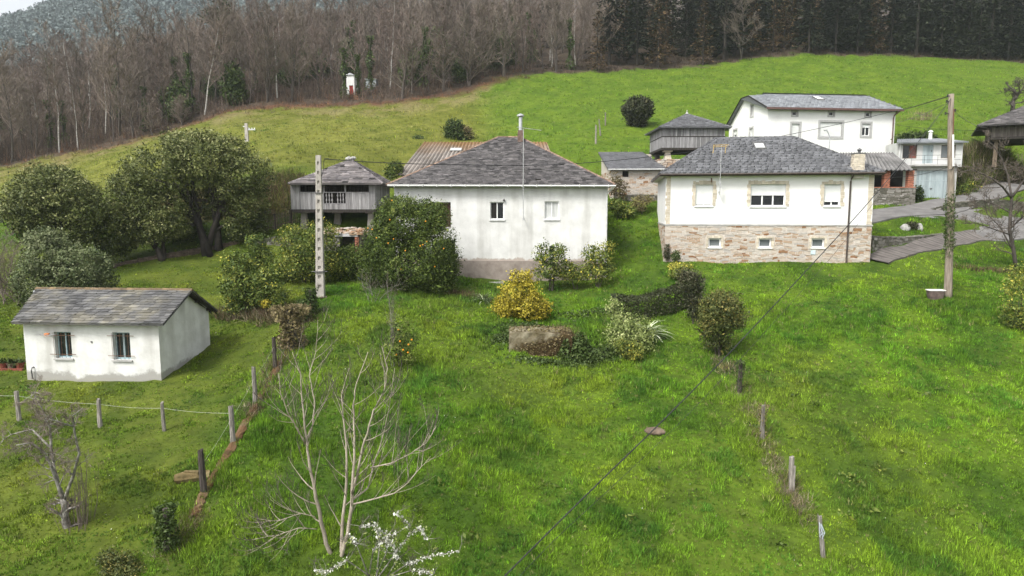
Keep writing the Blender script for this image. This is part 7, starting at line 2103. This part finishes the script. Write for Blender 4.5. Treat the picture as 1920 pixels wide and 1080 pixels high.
path_tree('bare_tree', 'small dark crooked leafless tree on the upper meadow at the right', 'tree', b, 80, [([(1898,208,0),(1900,190,0),(1908,178,0)], .24, .16), ([(1908,178,0),(1900,168,0),(1890,160,0)], .12, .05), ([(1908,178,0),(1918,165,.3),(1925,150,.5)], .12, .05), ([(1906,180,0),(1912,170,-.5),(1908,150,-.8)], .1, .04)], rb, M_BARK, M_BARK, (0, 7, 5), 8, 1.6, up=.1, wob=.25, twr=.02)
b = gz(20, 520, 37.2)
bare_tree('bare_shrub', 'twiggy leafless shrub at the left edge beside the bluish evergreen', 'shrub', b, [((k * .25 - .6, rb.uniform(-.5, .5), -.2), (rb.gauss(-.1, .3), rb.gauss(0, .3), 1), rb.uniform(2.6, 3.8), .04) for k in range(8)], rb, M_TWIG, M_TWIG, (8, 6, 5), up=.15, wob=.18, lenf=.5, twr=.008)
b = gz(700, 560, 36.4)
bare_tree('bare_shrub', 'pale wispy leafless shoots before the orange tree', 'shrub', b, [((k * .12 - .3, rb.uniform(-.2, .2), -.1), (rb.gauss(0, .3), rb.gauss(0, .3), 1), rb.uniform(1.2, 2.0), .015) for k in range(6)], rb, M_LICH, M_TWIG, (6, 4, 0), up=.2, wob=.2, twr=.004)
# ------------------------------------------------------------------ the wood: individual trees copied from a few grown ones
def branchy(seed, Ht, r0, bark, twig, n1=16, n2=7, n3=6, spread=.32, up=.45, clear=.25, lean=0.0, fork=1, twr=.016, ivy=0):
    """leafless forest tree: returns [(name, mesh)]"""
    rg = random.Random(seed); mb, tw = MB(), MB()
    for fk in range(fork):
        p = Vector((0, 0, -.6)); d = Vector((lean + rg.gauss(0, .05) + (.12 * (fk * 2 - 1) if fork > 1 else 0), rg.gauss(0, .05), 1)).normalized(); n = 9
        pts = [p.copy()]; L = Ht * (1 - .12 * fk)
        for i in range(n):
            d = (d + Vector((rg.gauss(0, .05), rg.gauss(0, .05), .04))).normalized(); p = p + d * ((L + .6) / n); pts.append(p.copy())
        rad = [r0 * (1 - .88 * (i / n)) / (1 if fork == 1 else 1.25) for i in range(n + 1)]
        mb.tube(pts, rad, 6, rg.gauss(0, .3), cap=False)
        for k in range(n1):
            f = clear + (1 - clear) * (k + rg.random()) / n1; f = min(f, .985); i = min(int(f * n), n - 1); g = f * n - i
            q = pts[i].lerp(pts[i+1], g); t = rg.random() * 6.283; a = rg.uniform(.5, 1.1) * (1.1 - .4 * f)
            dd = Vector((math.cos(t) * math.sin(a), math.sin(t) * math.sin(a), math.cos(a)))
            Lb = Ht * spread * (1.15 - .75 * f) * rg.uniform(.6, 1.25); rb_ = max(rad[i] * .42, .025)
            # branch
            bp = [q.copy()]; x = q.copy(); m = 4
            for j in range(m):
                dd = (dd + Vector((rg.gauss(0, .16), rg.gauss(0, .16), rg.gauss(0, .1) + up * .22))).normalized(); x = x + dd * (Lb / m); bp.append(x.copy())
            tw.tube(bp, [rb_ * (1 - .7 * j / m) for j in range(m + 1)], 3, rg.gauss(0, .3), cap=False)
            for s in range(n2):
                h = rg.uniform(.2, 1.0); j = min(int(h * m), m - 1); y = bp[j].lerp(bp[j+1], h * m - j); ax = (bp[j+1] - bp[j]).normalized()
                e2 = (ax + Vector((rg.gauss(0, .55), rg.gauss(0, .55), rg.gauss(0, .4) + up * .5))).normalized(); L2 = Lb * .5 * rg.uniform(.5, 1.1) * (1.2 - .5 * h)
                y2 = y + e2 * L2 * .5; e3 = (e2 + Vector((rg.gauss(0, .25), rg.gauss(0, .25), up * .35))).normalized(); y3 = y2 + e3 * L2 * .5
                tw.tube([y, y2, y3], [twr * 1.3, twr, twr * .55], 3, rg.gauss(0, .4), cap=False)
                for u in range(n3):
                    w = rg.random(); z = y.lerp(y2, w * 2) if w < .5 else y2.lerp(y3, w * 2 - 1)
                    e4 = (e3 + Vector((rg.gauss(0, .7), rg.gauss(0, .7), rg.gauss(0, .5) + up * .5))).normalized(); L3 = L2 * rg.uniform(.3, .7)
                    sd = e4.cross(Vector((rg.gauss(0,1), rg.gauss(0,1), rg.gauss(0,1)))).normalized() * twr * .8
                    zz = z + e4 * L3; tw.face([z - sd, z + sd, zz + sd * .3, zz - sd * .3], rg.gauss(0, .45))
    me = []
    for nm, b_, m_ in (('trunk', mb, bark), ('crown', tw, twig)):
        o = b_.build(nm, m_); me.append((nm, o.data)); bpy.data.objects.remove(o)
    if ivy:
        rn = np.random.default_rng(seed); n = ivy; z = rn.random(n) ** .8 * Ht * .72; th = rn.random(n) * 6.283; r = (.25 + .55 * rn.random(n)) * (1 - .5 * z / Ht) * (.8 + .5 * np.sin(z * 1.7))
        V, t = leaves(np.stack([r * np.cos(th) + lean * z, r * np.sin(th), z], 1), .24, rn, .6); me.append(('ivy', npmesh('ivy', V, 4, M_LEAF_I, t)))
    return me

def conifer(seed, Ht, Lmax, m, clear=.12, droop=.25, dens=1.0, card=.55, gap=.1):
    rg = random.Random(seed); mb = MB(); mb.tube([(0,0,-.6), (rg.gauss(0,.1), rg.gauss(0,.1), Ht*.5), (0,0,Ht)], [Ht*.014, Ht*.010, .03], 6)
    V = []; T = []; rn = np.random.default_rng(seed)
    z = Ht * clear
    while z < Ht * .985:
        f = (z / Ht - clear) / (1 - clear); nb = rg.randint(5, 7); L = Lmax * (1 - f) ** .75 * rg.uniform(.8, 1.1) + .25
        for b_ in range(nb):
            if rg.random() < gap: continue
            t = rg.random() * 6.283; l = L * rg.uniform(.65, 1.15); k = max(3, int(l * 4.2 * dens)); bt = rg.gauss(0, .3)
            for i in range(k):
                g = (i + rg.random()) / k; r = l * (.12 + .88 * g)
                c = np.array([math.cos(t) * r, math.sin(t) * r, z - droop * r * r / max(l, .5) * .6 + rg.gauss(0, .12)])
                a = t + rg.gauss(0, .7); s = card * rg.uniform(.6, 1.2); w = s * .26
                d = np.array([math.cos(a), math.sin(a), rg.gauss(-.25, .3)]); e_ = np.cross(d, [rg.gauss(0,.5), rg.gauss(0,.5), 1]); e_ /= np.linalg.norm(e_)
                V.append([c - d * s * .4, c + e_ * w, c + d * s * .6, c - e_ * w]); T.append(max(-1, min(1, bt + rg.gauss(0, .3))))
        z += Ht * .028 * rg.uniform(.7, 1.3)
    o = mb.build('trunk', M_BARKD); me = [('trunk', o.data)]; bpy.data.objects.remove(o)
    me.append(('crown', npmesh('crown', np.array(V).reshape(-1, 3), 4, m, np.array(T)))); return me

def plant(name, me, base, rz, s, label, cat='tree', group=None, sz=None, tilt=(0, 0)):
    e = empty(name, base, 0, label, cat, group); e.rotation_euler = (tilt[0], tilt[1], rz); e.scale = (s, s, sz or s)
    for nm, m in me:
        o = bpy.data.objects.new(nm, m); COL.objects.link(o); o.parent = e
    return e

BARE = [branchy(100 + i, 11.5 + (i % 3), .12 + .012 * (i % 4), M_BARK, M_TWIGR if i % 3 == 0 else M_TWIG, n1=22, n2=8, n3=8, fork=2 if i % 3 == 1 else 1, spread=.34 + .04 * (i % 3), clear=.12 + .05 * (i % 3), up=.4 + .2 * (i % 2), twr=.026) for i in range(9)]
BIRCH = [branchy(140 + i, 12.5, .13, M_BIRCH, M_TWIGR, n1=16, n2=8, n3=8, twr=.024, spread=.26, clear=.3, up=.6, lean=(0, .1, -.12)[i]) for i in range(3)]
IVYT = [branchy(160 + i, 11.5, .2, M_BARK, M_TWIG, n1=13, clear=.45, ivy=1300) for i in range(2)]
WIDE = [branchy(180 + i, 8.5, .24, M_BARK, M_TWIG, n1=22, n2=9, n3=8, twr=.026, spread=.55, clear=.14, up=.12, fork=1 + i % 2) for i in range(3)]
CONI = [conifer(200 + i, 17 + i, 3.9 + .3 * (i % 2), M_NEEDLE, dens=1.25, card=.7, clear=.05 + .03 * (i % 3)) for i in range(5)]
LARCH = [conifer(220 + i, 13, 2.9, M_NEEDLE_O, clear=.06, droop=.1, dens=.85, card=.5, gap=.2) for i in range(2)]
rw = random.Random(99)
pl = []
def try_plant(x, y, dmin):
    for (a, b) in pl:
        if (a - x) ** 2 + (b - y) ** 2 < dmin * dmin: return False
    pl.append((x, y)); return True
pl.append(tuple(gz(657, 172, 112.5)[:2])); pl.append(tuple(gz(694, 163, 117)[:2])); pl.append(tuple(gz(657, 172, 109)[:2]))
# recognisable trees on the edge of the wood
def edge(kind, i, px, py, Y, h0, px_top, py_top, label, name='bare_tree', rz=None, lean=0.0):
    b = gz(px, py, Y); top = P(px_top, py_top, Y); h = top[2] - b[2]; s = h / h0; pl.append((b[0], b[1]))
    return plant(name, kind[i], b, rw.random() * 6.28 if rz is None else rz, s, label, tilt=(0, lean))
edge(WIDE, 0, 285, 256, 95.5, 8.5, 285, 192, 'small bare tree standing out from the wood edge on the meadow', rz=.5)
edge(WIDE, 1, 341, 231, 98.5, 8.5, 341, 185, 'thin bare tree on the dry strip right of the lone meadow tree')
edge(BIRCH, 0, 383, 203, 101.5, 12.5, 335, 48, 'leaning white birch slanting left at the edge of the wood', 'birch_tree', rz=3.14, lean=-.26)
edge(BIRCH, 0, 520, 178, 108, 12.5, 500, 30, 'straight pale birch left of the chapel behind the edge thicket', 'birch_tree')
edge(BIRCH, 0, 112, 285, 93, 12.5, 85, 110, 'pale birch at the far left of the wood edge', 'birch_tree')
edge(BIRCH, 0, 146, 270, 94.5, 12.5, 141, 155, 'short white birch stem near the left wood edge', 'birch_tree')
edge(BARE, 2, 222, 240, 98, 12.5, 212, 40, 'tall dark spreading tree rising above the left wood edge')
edge(BARE, 5, 20, 306, 91.5, 12.5, 15, 120, 'dark trunk at the lower left corner of the wood')
edge(BARE, 3, 772, 172, 110, 13.5, 770, 0, 'tall forked bare tree right of the chapel')
edge(WIDE, 2, 755, 190, 108, 8.5, 752, 80, 'low spreading bare tree on the reddish bracken edge')
edge(WIDE, 0, 832, 170, 111, 8.5, 835, 70, 'bare spreading tree near the corner of the bright meadow')
edge(WIDE, 1, 880, 163, 113.5, 8.5, 905, 40, 'broad bare tree with pale limbs at the corner where wood meets bright meadow')
edge(WIDE, 2, 945, 148, 117, 8.5, 960, 20, 'wide pale-twigged bare tree right of the meadow corner')
edge(IVYT, 0, 646, 185, 108, 11.5, 645, 55, 'ivy-clad dark tree standing just left of the chapel', 'ivy_tree')
edge(IVYT, 1, 672, 180, 110, 11.5, 672, 70, 'ivy-clad tree between the chapel and the blue-grey hut', 'ivy_tree')
edge(IVYT, 1, 330, 200, 106, 11.5, 328, 65, 'ivy-clad tree beside the leaning birch', 'ivy_tree')
edge(LARCH, 0, 1120, 133, 121, 13, 1120, 20, 'brownish feathery conifer at the bright meadow edge', 'larch_tree')
edge(LARCH, 1, 1318, 122, 126, 13, 1310, -5, 'rust-coloured feathery tree at the dark plantation edge', 'larch_tree')
edge(BARE, 4, 1390, 113, 128, 12.5, 1390, -25, 'single grey leafless tree before the dark plantation')
pn = conifer(300, 12, 2.6, M_PINE, clear=.68, droop=-.1, dens=1.6, card=.6, gap=.05)
edge([pn], 0, 418, 150, 128, 12, 405, -12, 'tall pine with flat dark crown rising above the bare wood', 'pine_tree')
kinds = [(BARE, 'bare_tree', 'brown leafless tree in the wood above the left meadow', 'leafless trees of the wood')] * 14 + [(BIRCH, 'birch_tree', 'pale-stemmed birch in the wood above the left meadow', 'birches of the wood')] * 3 + [(IVYT, 'ivy_tree', 'ivy-clad tree in the wood above the left meadow', 'ivied trees of the wood')] * 3
cnt = 0; tries = 0
NB = 285
while cnt < NB and tries < 9000:
    tries += 1
    Y = 80 + 95 * rw.random() ** 1.25; px = rw.uniform(-90, 1130); x = (px - 960) / FPX * Y * 1.0
    ye = float(y_edge(x)); dep = Y - ye
    if dep < .8 or (px > 1000 and rw.random() < (px - 1000) / 160): continue
    if dep > 75: continue
    if 560 < px < 740 and dep < 6.5: continue
    if px < 340 and Y > 172 - 0 * px: continue
    if not try_plant(x, Y, 2.5 + min(dep, 40) * .055): continue
    K, nm, lab, gr = rw.choice(kinds)
    s = rw.uniform(.78, 1.12) * (.86 if px < 300 else 1.0)
    plant(nm, rw.choice(K), (x, Y, Hs(x, Y)), rw.random() * 6.28, s, lab, 'tree', gr, s * rw.uniform(.92, 1.1), (rw.gauss(0, .04), rw.gauss(0, .04))); cnt += 1
cnt2 = 0; tries = 0
while cnt2 < 150 and tries < 6000:
    tries += 1
    Y = 112 + 62 * rw.random() ** 1.3; px = rw.uniform(960, 2010); x = (px - 960) / FPX * Y
    dep = Y - float(y_edge(x))
    if dep < 1.2 or dep > 46 or (px < 1130 and rw.random() < .45): continue
    if not try_plant(x, Y, 2.7 + dep * .03): continue
    s = rw.uniform(.75, 1.08)
    if rw.random() < (.38 if px < 1480 else .12):
        plant('larch_tree', rw.choice(LARCH), (x, Y, Hs(x, Y)), rw.random() * 6.28, s, 'brownish feathery conifer among the dark plantation', 'tree', 'brown conifers of the plantation')
    else:
        plant('conifer', rw.choice(CONI), (x, Y, Hs(x, Y)), rw.random() * 6.28, s, 'dark conifer in the plantation above the bright meadow', 'tree', 'dark conifers of the plantation')
    cnt2 += 1
print('wood', cnt, cnt2)

# evergreen holly bushes under the bare trees
HOLLY = []
for i in range(3):
    rgh = np.random.default_rng(400 + i); L_, N_, t_ = crown_pts([(0, 0, 1.6, 1.3, 1.3, 1.6), (.5, .2, 2.6, .9, .9, 1.2), (-.6, -.2, 1.1, 1.0, 1.0, 1.0)], 150, 14, .26, rgh, hole=.34)
    V_, t_ = leaves(L_, .26, rgh, .6, .2, N_, t_ - .1); HOLLY.append([('crown', npmesh('crown', V_, 4, M_LEAF_I, t_))])
hb = 0
for _ in range(400):
    if hb >= 34: break
    px = rw.uniform(300, 1010); Y = 100 + 38 * rw.random(); x = (px - 960) / FPX * Y; dep = Y - float(y_edge(x))
    if dep < 1.5 or dep > 26 or (590 < px < 730 and dep < 8): continue
    s = rw.uniform(.6, 1.35); plant('holly_bush', rw.choice(HOLLY), (x, Y, Hs(x, Y) - .2), rw.random() * 6.28, s, 'dark evergreen bush under the bare trees of the wood', 'shrub', 'evergreen bushes in the wood', s * rw.uniform(1, 1.8)); hb += 1

# the wood farther up and the far hill: masses nobody could count
def far_mass(name, m_, N, y0, y1, pxa, pxb, r0, r1, seed):
    rg = np.random.default_rng(seed)
    y = y0 + (y1 - y0) * rg.random(N); px = pxa + (pxb - pxa) * rg.random(N); x = (px - 960) / FPX * y; r = rg.uniform(r0, r1, N)
    z = H(x, y); k = 200; m = N
    d = rg.normal(size=(m, k, 3)); d /= np.linalg.norm(d, axis=2)[:, :, None]; d[:, :, 2] = np.abs(d[:, :, 2]) * 1.25 - .25
    lump = 1 + .25 * np.sin(d[:, :, 0] * 5 + x[:, None]) * np.sin(d[:, :, 1] * 5 + y[:, None])
    C = np.stack([x, y, z + r * .9], 1)[:, None, :] + d * (r[:, None] * lump * rg.uniform(.7, 1.05, (m, k)))[:, :, None] * np.array([1, 1, 1.15])
    t = np.repeat(rg.normal(0, .35, m), k)
    V, t = leaves(C.reshape(-1, 3), .2 * np.repeat(r, k), rg, .75, .1, None, t)
    tag(link(name, npmesh(name, V, 4, m_, t)), kind='stuff')
far_mass('far_wood', M_FARW, 4200, 330, 690, -160, 760, 3.2, 7.0, 8)
far_mass('hilltop_thicket', M_FARB, 1100, 176, 235, -120, 1000, 1.8, 3.2, 9)

# ------------------------------------------------------------------ undergrowth, bracken, brambles, ivy (ground cover)
def in_foot(x, y, pad=0.0):
    ok = np.zeros(len(x), bool)
    for (o, u, v, w, d) in FOOT:
        rx, ry = x - o[0], y - o[1]; s = rx * u[0] + ry * u[1]; t = rx * v[0] + ry * v[1]
        ok |= (s > -pad) & (s < w + pad) & (t > -pad) & (t < d + pad)
    return ok

def strands(x, y, z, n_per, L, w, rg, col, jit=.25, lean=.5, hang=0.0):
    """thin blades / twigs as single triangles; returns V, col"""
    m = len(x); N = m * n_per
    X = np.repeat(np.stack([x, y, z], 1), n_per, 0); l = np.repeat(L, n_per) * rg.uniform(.55, 1.15, N); ww = np.repeat(w, n_per)
    a = rg.random(N) * 6.283; q = rg.random(N) * 6.283; rad = np.repeat(L, n_per) * .45 * np.sqrt(rg.random(N))
    X[:, 0] += np.cos(a) * rad; X[:, 1] += np.sin(a) * rad
    t = np.abs(rg.normal(0, lean, N)); a2 = a + rg.normal(0, .6, N)
    tip = X + np.stack([np.cos(a2) * np.sin(t) * l, np.sin(a2) * np.sin(t) * l, np.cos(t) * l * (1 - hang)], 1)
    sd = np.stack([np.cos(q) * ww, np.sin(q) * ww, np.zeros(N)], 1)
    V = np.stack([X - sd, X + sd, tip], 1).reshape(-1, 3)
    c = np.repeat(col * np.exp(rg.normal(0, jit * 1.1, m))[:, None], n_per, 0) * np.exp(rg.normal(0, jit, N))[:, None]; c = np.clip(c, 0, 1)
    return V, np.repeat(np.concatenate([c, np.ones((N, 1))], 1), 3, 0)

def stuff(name, parts, m):
    V = np.concatenate([p[0] for p in parts]); C = np.concatenate([p[1] for p in parts])
    return tag(link(name, npmesh(name, V, 3, m, None, C)), kind='stuff')

rg = np.random.default_rng(123)
def C3(*c): return np.array(c, float)
# scrub inside and along the wood
parts = []
n = 15000; px = rg.uniform(-100, 1150, n); y = 78 + 70 * rg.random(n); x = (px - 960) / FPX * y; dep = y - y_edge(x); k = (dep > -1.0 - 7 * (fbm(x * .16, y * .16, 15, 2) - .35) - 2.5 * rg.random(n) * (px > 420)) & (dep < 34) & (px < 1000); x, y, dep = x[k], y[k], dep[k]
mixv = rg.random(len(x))[:, None]; br = (rg.random(len(x)) < np.exp(-np.maximum(dep, 0) / 2.0) * .55)[:, None]
col = np.where(br, C3(.15,.075,.04)[None] * (.7 + .6 * mixv), C3(.105,.078,.062)[None] * (.55 + .9 * mixv))
L = np.where(dep < 1.0, rg.uniform(.25, .7, len(x)), rg.uniform(.6, 2.4, len(x)))
parts.append(strands(x, y, H(x, y), 9, L, np.full(len(x), .018), rg, col, .25, .55))
n = 2600; px = rg.uniform(1000, 1990, n); y = 112 + 40 * rg.random(n); x = (px - 960) / FPX * y; dep = y - y_edge(x); k = (dep > -.8) & (dep < 14); x, y, dep = x[k], y[k], dep[k]
parts.append(strands(x, y, H(x, y), 9, rg.uniform(.3, 1.1, len(x)), np.full(len(x), .03), rg, np.tile(C3(.045,.034,.02), (len(x), 1)) * rg.uniform(.5, 1.4, (len(x), 1)), .25, .5))
stuff('undergrowth', parts, M_SCRUB)
# brambles on the right bank and the bank behind the granary, along the kerb and fence line
parts = []
def patch(pts_px, n, sx, sy, Lr, w, cols, per, lean=.7, hang=.2):
    xs, ys = [], []
    for (px, py, Y) in pts_px:
        b = gz(px, py, Y); m = n // len(pts_px); xs.append(b[0] + rg.normal(0, sx, m)); ys.append(b[1] + rg.normal(0, sy, m))
    x, y = np.concatenate(xs), np.concatenate(ys); k = ~in_foot(x, y, .1)
    if len(x): k &= (road_dist(x, y) > .35)
    x, y = x[k], y[k]
    ci = rg.integers(0, len(cols), len(x)); col = np.array(cols)[ci]
    parts.append(strands(x, y, H(x, y), per, rg.uniform(*Lr, len(x)), np.full(len(x), w), rg, col, .3, lean, hang))
GB, BB, PB, YB = (.055,.075,.018), (.12,.085,.05), (.20,.165,.115), (.13,.14,.03)
patch([(1820,335,59.5),(1850,330,59.8),(1880,325,60),(1910,330,60),(1850,355,58),(1890,345,58.6),(1925,340,59.6),(1830,300,60.5),(1860,300,61),(1900,310,60.2),(1880,345,58.8)], 2600, 1.0, .8, (.6, 1.9), .024, [BB, PB, GB, GB, YB], 14)
patch([(515,385,51.5),(535,370,52.5),(505,360,54),(550,350,54.5),(525,345,55.5),(470,390,52.5)], 900, 1.0, .8, (.3, .9), .02, [BB, YB, BB, GB], 12)
patch([(430,588,36.2),(460,592,35.8),(490,594,35.2),(520,594,34.6),(545,590,34.4)], 420, .5, .35, (.3, .9), .012, [BB, BB, PB, GB], 14)
patch([(1175,665,31.9),(1010,612,34.5),(960,618,34.3),(930,640,33),(1100,640,32.5),(1120,660,32),(1080,672,31.3)], 600, .7, .45, (.15, .4), .02, [(.03,.055,.012), (.04,.07,.016), (.022,.04,.01)], 12, .9, .3)
patch([(1345,690,30.8),(1370,700,30),(1385,735,28.3),(1410,780,26.3),(1428,822,24.6),(1450,870,23.3),(1475,915,22.2),(1490,935,21.7),(1500,960,21.0)], 520, .22, .35, (.2, .6), .008, [PB, PB, BB, YB], 9, .8, .3)
patch([(540,645,30.8),(520,680,29),(500,725,27),(475,770,25.1),(560,615,32.4),(585,590,34)], 640, .22, .6, (.15, .6), .008, [PB, BB, BB, GB], 9, .8, .3)
patch([(870,552,39.6),(885,553,39.4),(850,550,39.8),(945,555,39)], 150, .4, .2, (.2, .6), .012, [BB, BB, GB], 10)
patch([(370,960,18.6),(345,1000,18),(325,1045,17.4)], 220, .2, .3, (.1, .4), .006, [PB, BB, YB], 9, .8, .3)
patch([(1690,265,66),(1600,262,70)], 60, .8, .5, (.3, .8), .02, [BB, GB], 9)
patch([(1725,250,75),(1730,240,78)], 60, .6, .5, (.3, 1.2), .012, [PB, BB], 7, .3, 0)
patch([(1820,492,41.5),(1850,494,41.5),(1875,490,41.8)], 160, .7, .2, (.2, .6), .015, [BB, GB, BB], 9, .8, .3)
patch([(1055,612,33.4)], 110, .35, .3, (.4, 1.0), .012, [BB, (.09,.055,.03)], 10, .6, .1)
stuff('brambles', parts, M_SCRUB)
parts = []
# ivy over the cistern flank and leafy ground cover
L_ = []
for (px, py, Y, sx, sy, n, hz) in ((1088, 652, 31.3, .42, .4, 1900, 1.15), (1060, 655, 31.0, .22, .2, 500, .9), (960, 628, 32.6, .3, .3, 500, .9), (1085, 650, 31.6, .55, .5, 1500, .75), (1110, 668, 31.2, .5, .4, 1300, .45), (940, 640, 32.3, .5, .5, 700, .3), (1000, 612, 34.4, .9, .5, 1200, .3), (1140, 665, 31.4, .5, .4, 900, .55), (1030, 684, 30.3, 1.0, .25, 800, .15), (1110, 585, 37, 1.1, .5, 700, .15)):
    b = gz(px, py, Y); x, y = b[0] + rg.normal(0, sx, n), b[1] + rg.normal(0, sy, n); hh = hz * np.exp(-((x - b[0]) ** 2 / (2 * sx * sx) + (y - b[1]) ** 2 / (2 * sy * sy))) * rg.uniform(.3, 1.1, n)
    L_.append(np.stack([x, y, H(x, y) + hh + .03], 1))
L_ = np.concatenate(L_); V, t = leaves(L_, .10, rg, .7, .3); tag(link('ivy', npmesh('ivy', V, 4, M_LEAF_I, np.clip(t - .05, -1, 1))), kind='stuff')
L_ = []
b = CIST
x = b[0] + CISTW * rg.uniform(-.5, .5, 900); y = b[1] + rg.uniform(.2, 1.8, 900); L_.append(np.stack([x, y, b[2] + 1.05 + rg.uniform(0, .14, 900)], 1)); n = 500; xx = rg.beta(2, 1.3, n) - .5; L_.append(np.stack([b[0] + CISTW * xx, b[1] - .04 - .05 * rg.random(n), b[2] + rg.random(n) * (.5 + .6 * (xx + .5))], 1))
V, t = leaves(np.concatenate(L_), .08, rg, .6, .2); tag(link('moss_cushion', npmesh('moss_cushion', V, 4, M_LEAF_BR, t)), kind='stuff')

# ------------------------------------------------------------------ grass
def grass():
    parts = []
    def zone(N, y0, y1, pxm, Lf, per, w, lo=0):
        # even density on the ground
        y = np.sqrt(y0 ** 2 + (y1 ** 2 - y0 ** 2) * rg.random(N)); x = rg.uniform(-pxm, pxm, N) * y
        k = (~in_foot(x, y, .05)) & (road_dist(x, y) > .1) & (y - y_edge(x) < -1)
        x, y = x[k], y[k]
        n2 = fbm(x * .7, y * .7, 51, 3); n3 = fbm(x * 2.2, y * 2.2, 61, 2)
        cl = sstep(.40, .64, .55 * n2 + .45 * n3)
        keep = rg.random(len(x)) < (.72 + .28 * cl); x, y, cl = x[keep], y[keep], cl[keep]
        left = sstep(0., 1.5, x_kerb(y) - x) * (1 - sstep(44, 50, y))
        L = Lf * (.5 + .95 * cl) * (1 - .55 * left) * rg.uniform(.7, 1.25, len(x))
        col = zone_col(x, y) * (1.05 + .35 * (n3[keep] - .5))[:, None] * np.array([[1.13, 1.19, 0.95]])
        hue = (fbm(x * .3 + 9, y * .3, 71, 3) - .5)[:, None]
        col = col * (1 + hue * np.array([[.7, .15, .3]]))
        dk = (fbm(x * .8, y * .8, 91, 3) > .63)[:, None]; col = np.where(dk, col * np.array([[.62, .75, 1.05]]), col)
        st = (rg.random(len(x)) < .035)[:, None]; col = np.where(st, np.array([[.17,.165,.065]]), col)
        parts.append(strands(x, y, H(x, y) - .01, per, L, np.full(len(x), w), rg, col, .27, .6))
    zone(80000, 15.5, 27, 1.15, .17, 8, .011)
    zone(98000, 27, 40, 1.05, .18, 7, .014)
    zone(54000, 40, 56, .98, .17, 6, .019)
    zone(66000, 56, 132, .9, .22, 4, .026)
    stuff('grass', parts, M_GRASS)
grass()
# broad-leaved weeds and little white flowers in the meadow
def weeds():
    L_ = []; T_ = []
    for i in range(60):
        px, py = rg.uniform(640, 1900), rg.uniform(600, 1075); b = hit(px, py) if i % 2 else hit(rg.uniform(1050, 1900), rg.uniform(560, 1000)); n = 24
        c = b + np.concatenate([rg.normal(0, .16, (n, 2)), rg.uniform(.04, .16, (n, 1))], 1); L_.append(c); T_.append(np.full(n, rg.normal(-.35, .25)))
    V, t = leaves(np.concatenate(L_), .11, rg, .5, .1, None, np.concatenate(T_)); tag(link('dock_leaves', npmesh('dock_leaves', V, 4, M_LEAF_L, t)), kind='stuff')
    n = 220; px = rg.uniform(20, 1900, n); py = rg.uniform(540, 1060, n); y = 17 + 26 * rg.random(n); x = (px - 960) / FPX * y; k = ~in_foot(x, y, .2); x, y = x[k], y[k]
    V, t = leaves(np.stack([x, y, H(x, y) + .12], 1), .024, rg, .9); tag(link('daisies', npmesh('daisies', V, 4, M_PETAL, t)), kind='stuff')
weeds()

# ------------------------------------------------------------------ the damp air over the valley
def haze():
    x0, x1, y0, y1, z0, z1 = -880, 880, -380, 1150, float(ZZ.min()) - 3, float(ZZ.max()) + 30
    mb = MB(); mb.box(x0, x1, y0, y1, z0, z1)
    m = bpy.data.materials.new('haze'); m.use_nodes = True; N = m.node_tree.nodes; N.clear()
    o = N.new('ShaderNodeOutputMaterial'); v = N.new('ShaderNodeVolumePrincipled'); v.inputs['Color'].default_value = (.86, .93, .97, 1); v.inputs['Density'].default_value = HAZE; v.inputs['Anisotropy'].default_value = .2
    m.node_tree.links.new(v.outputs[0], o.inputs['Volume'])
    tag(mb.build('haze', m), kind='stuff')
haze()
print('objects', len(bpy.data.objects))
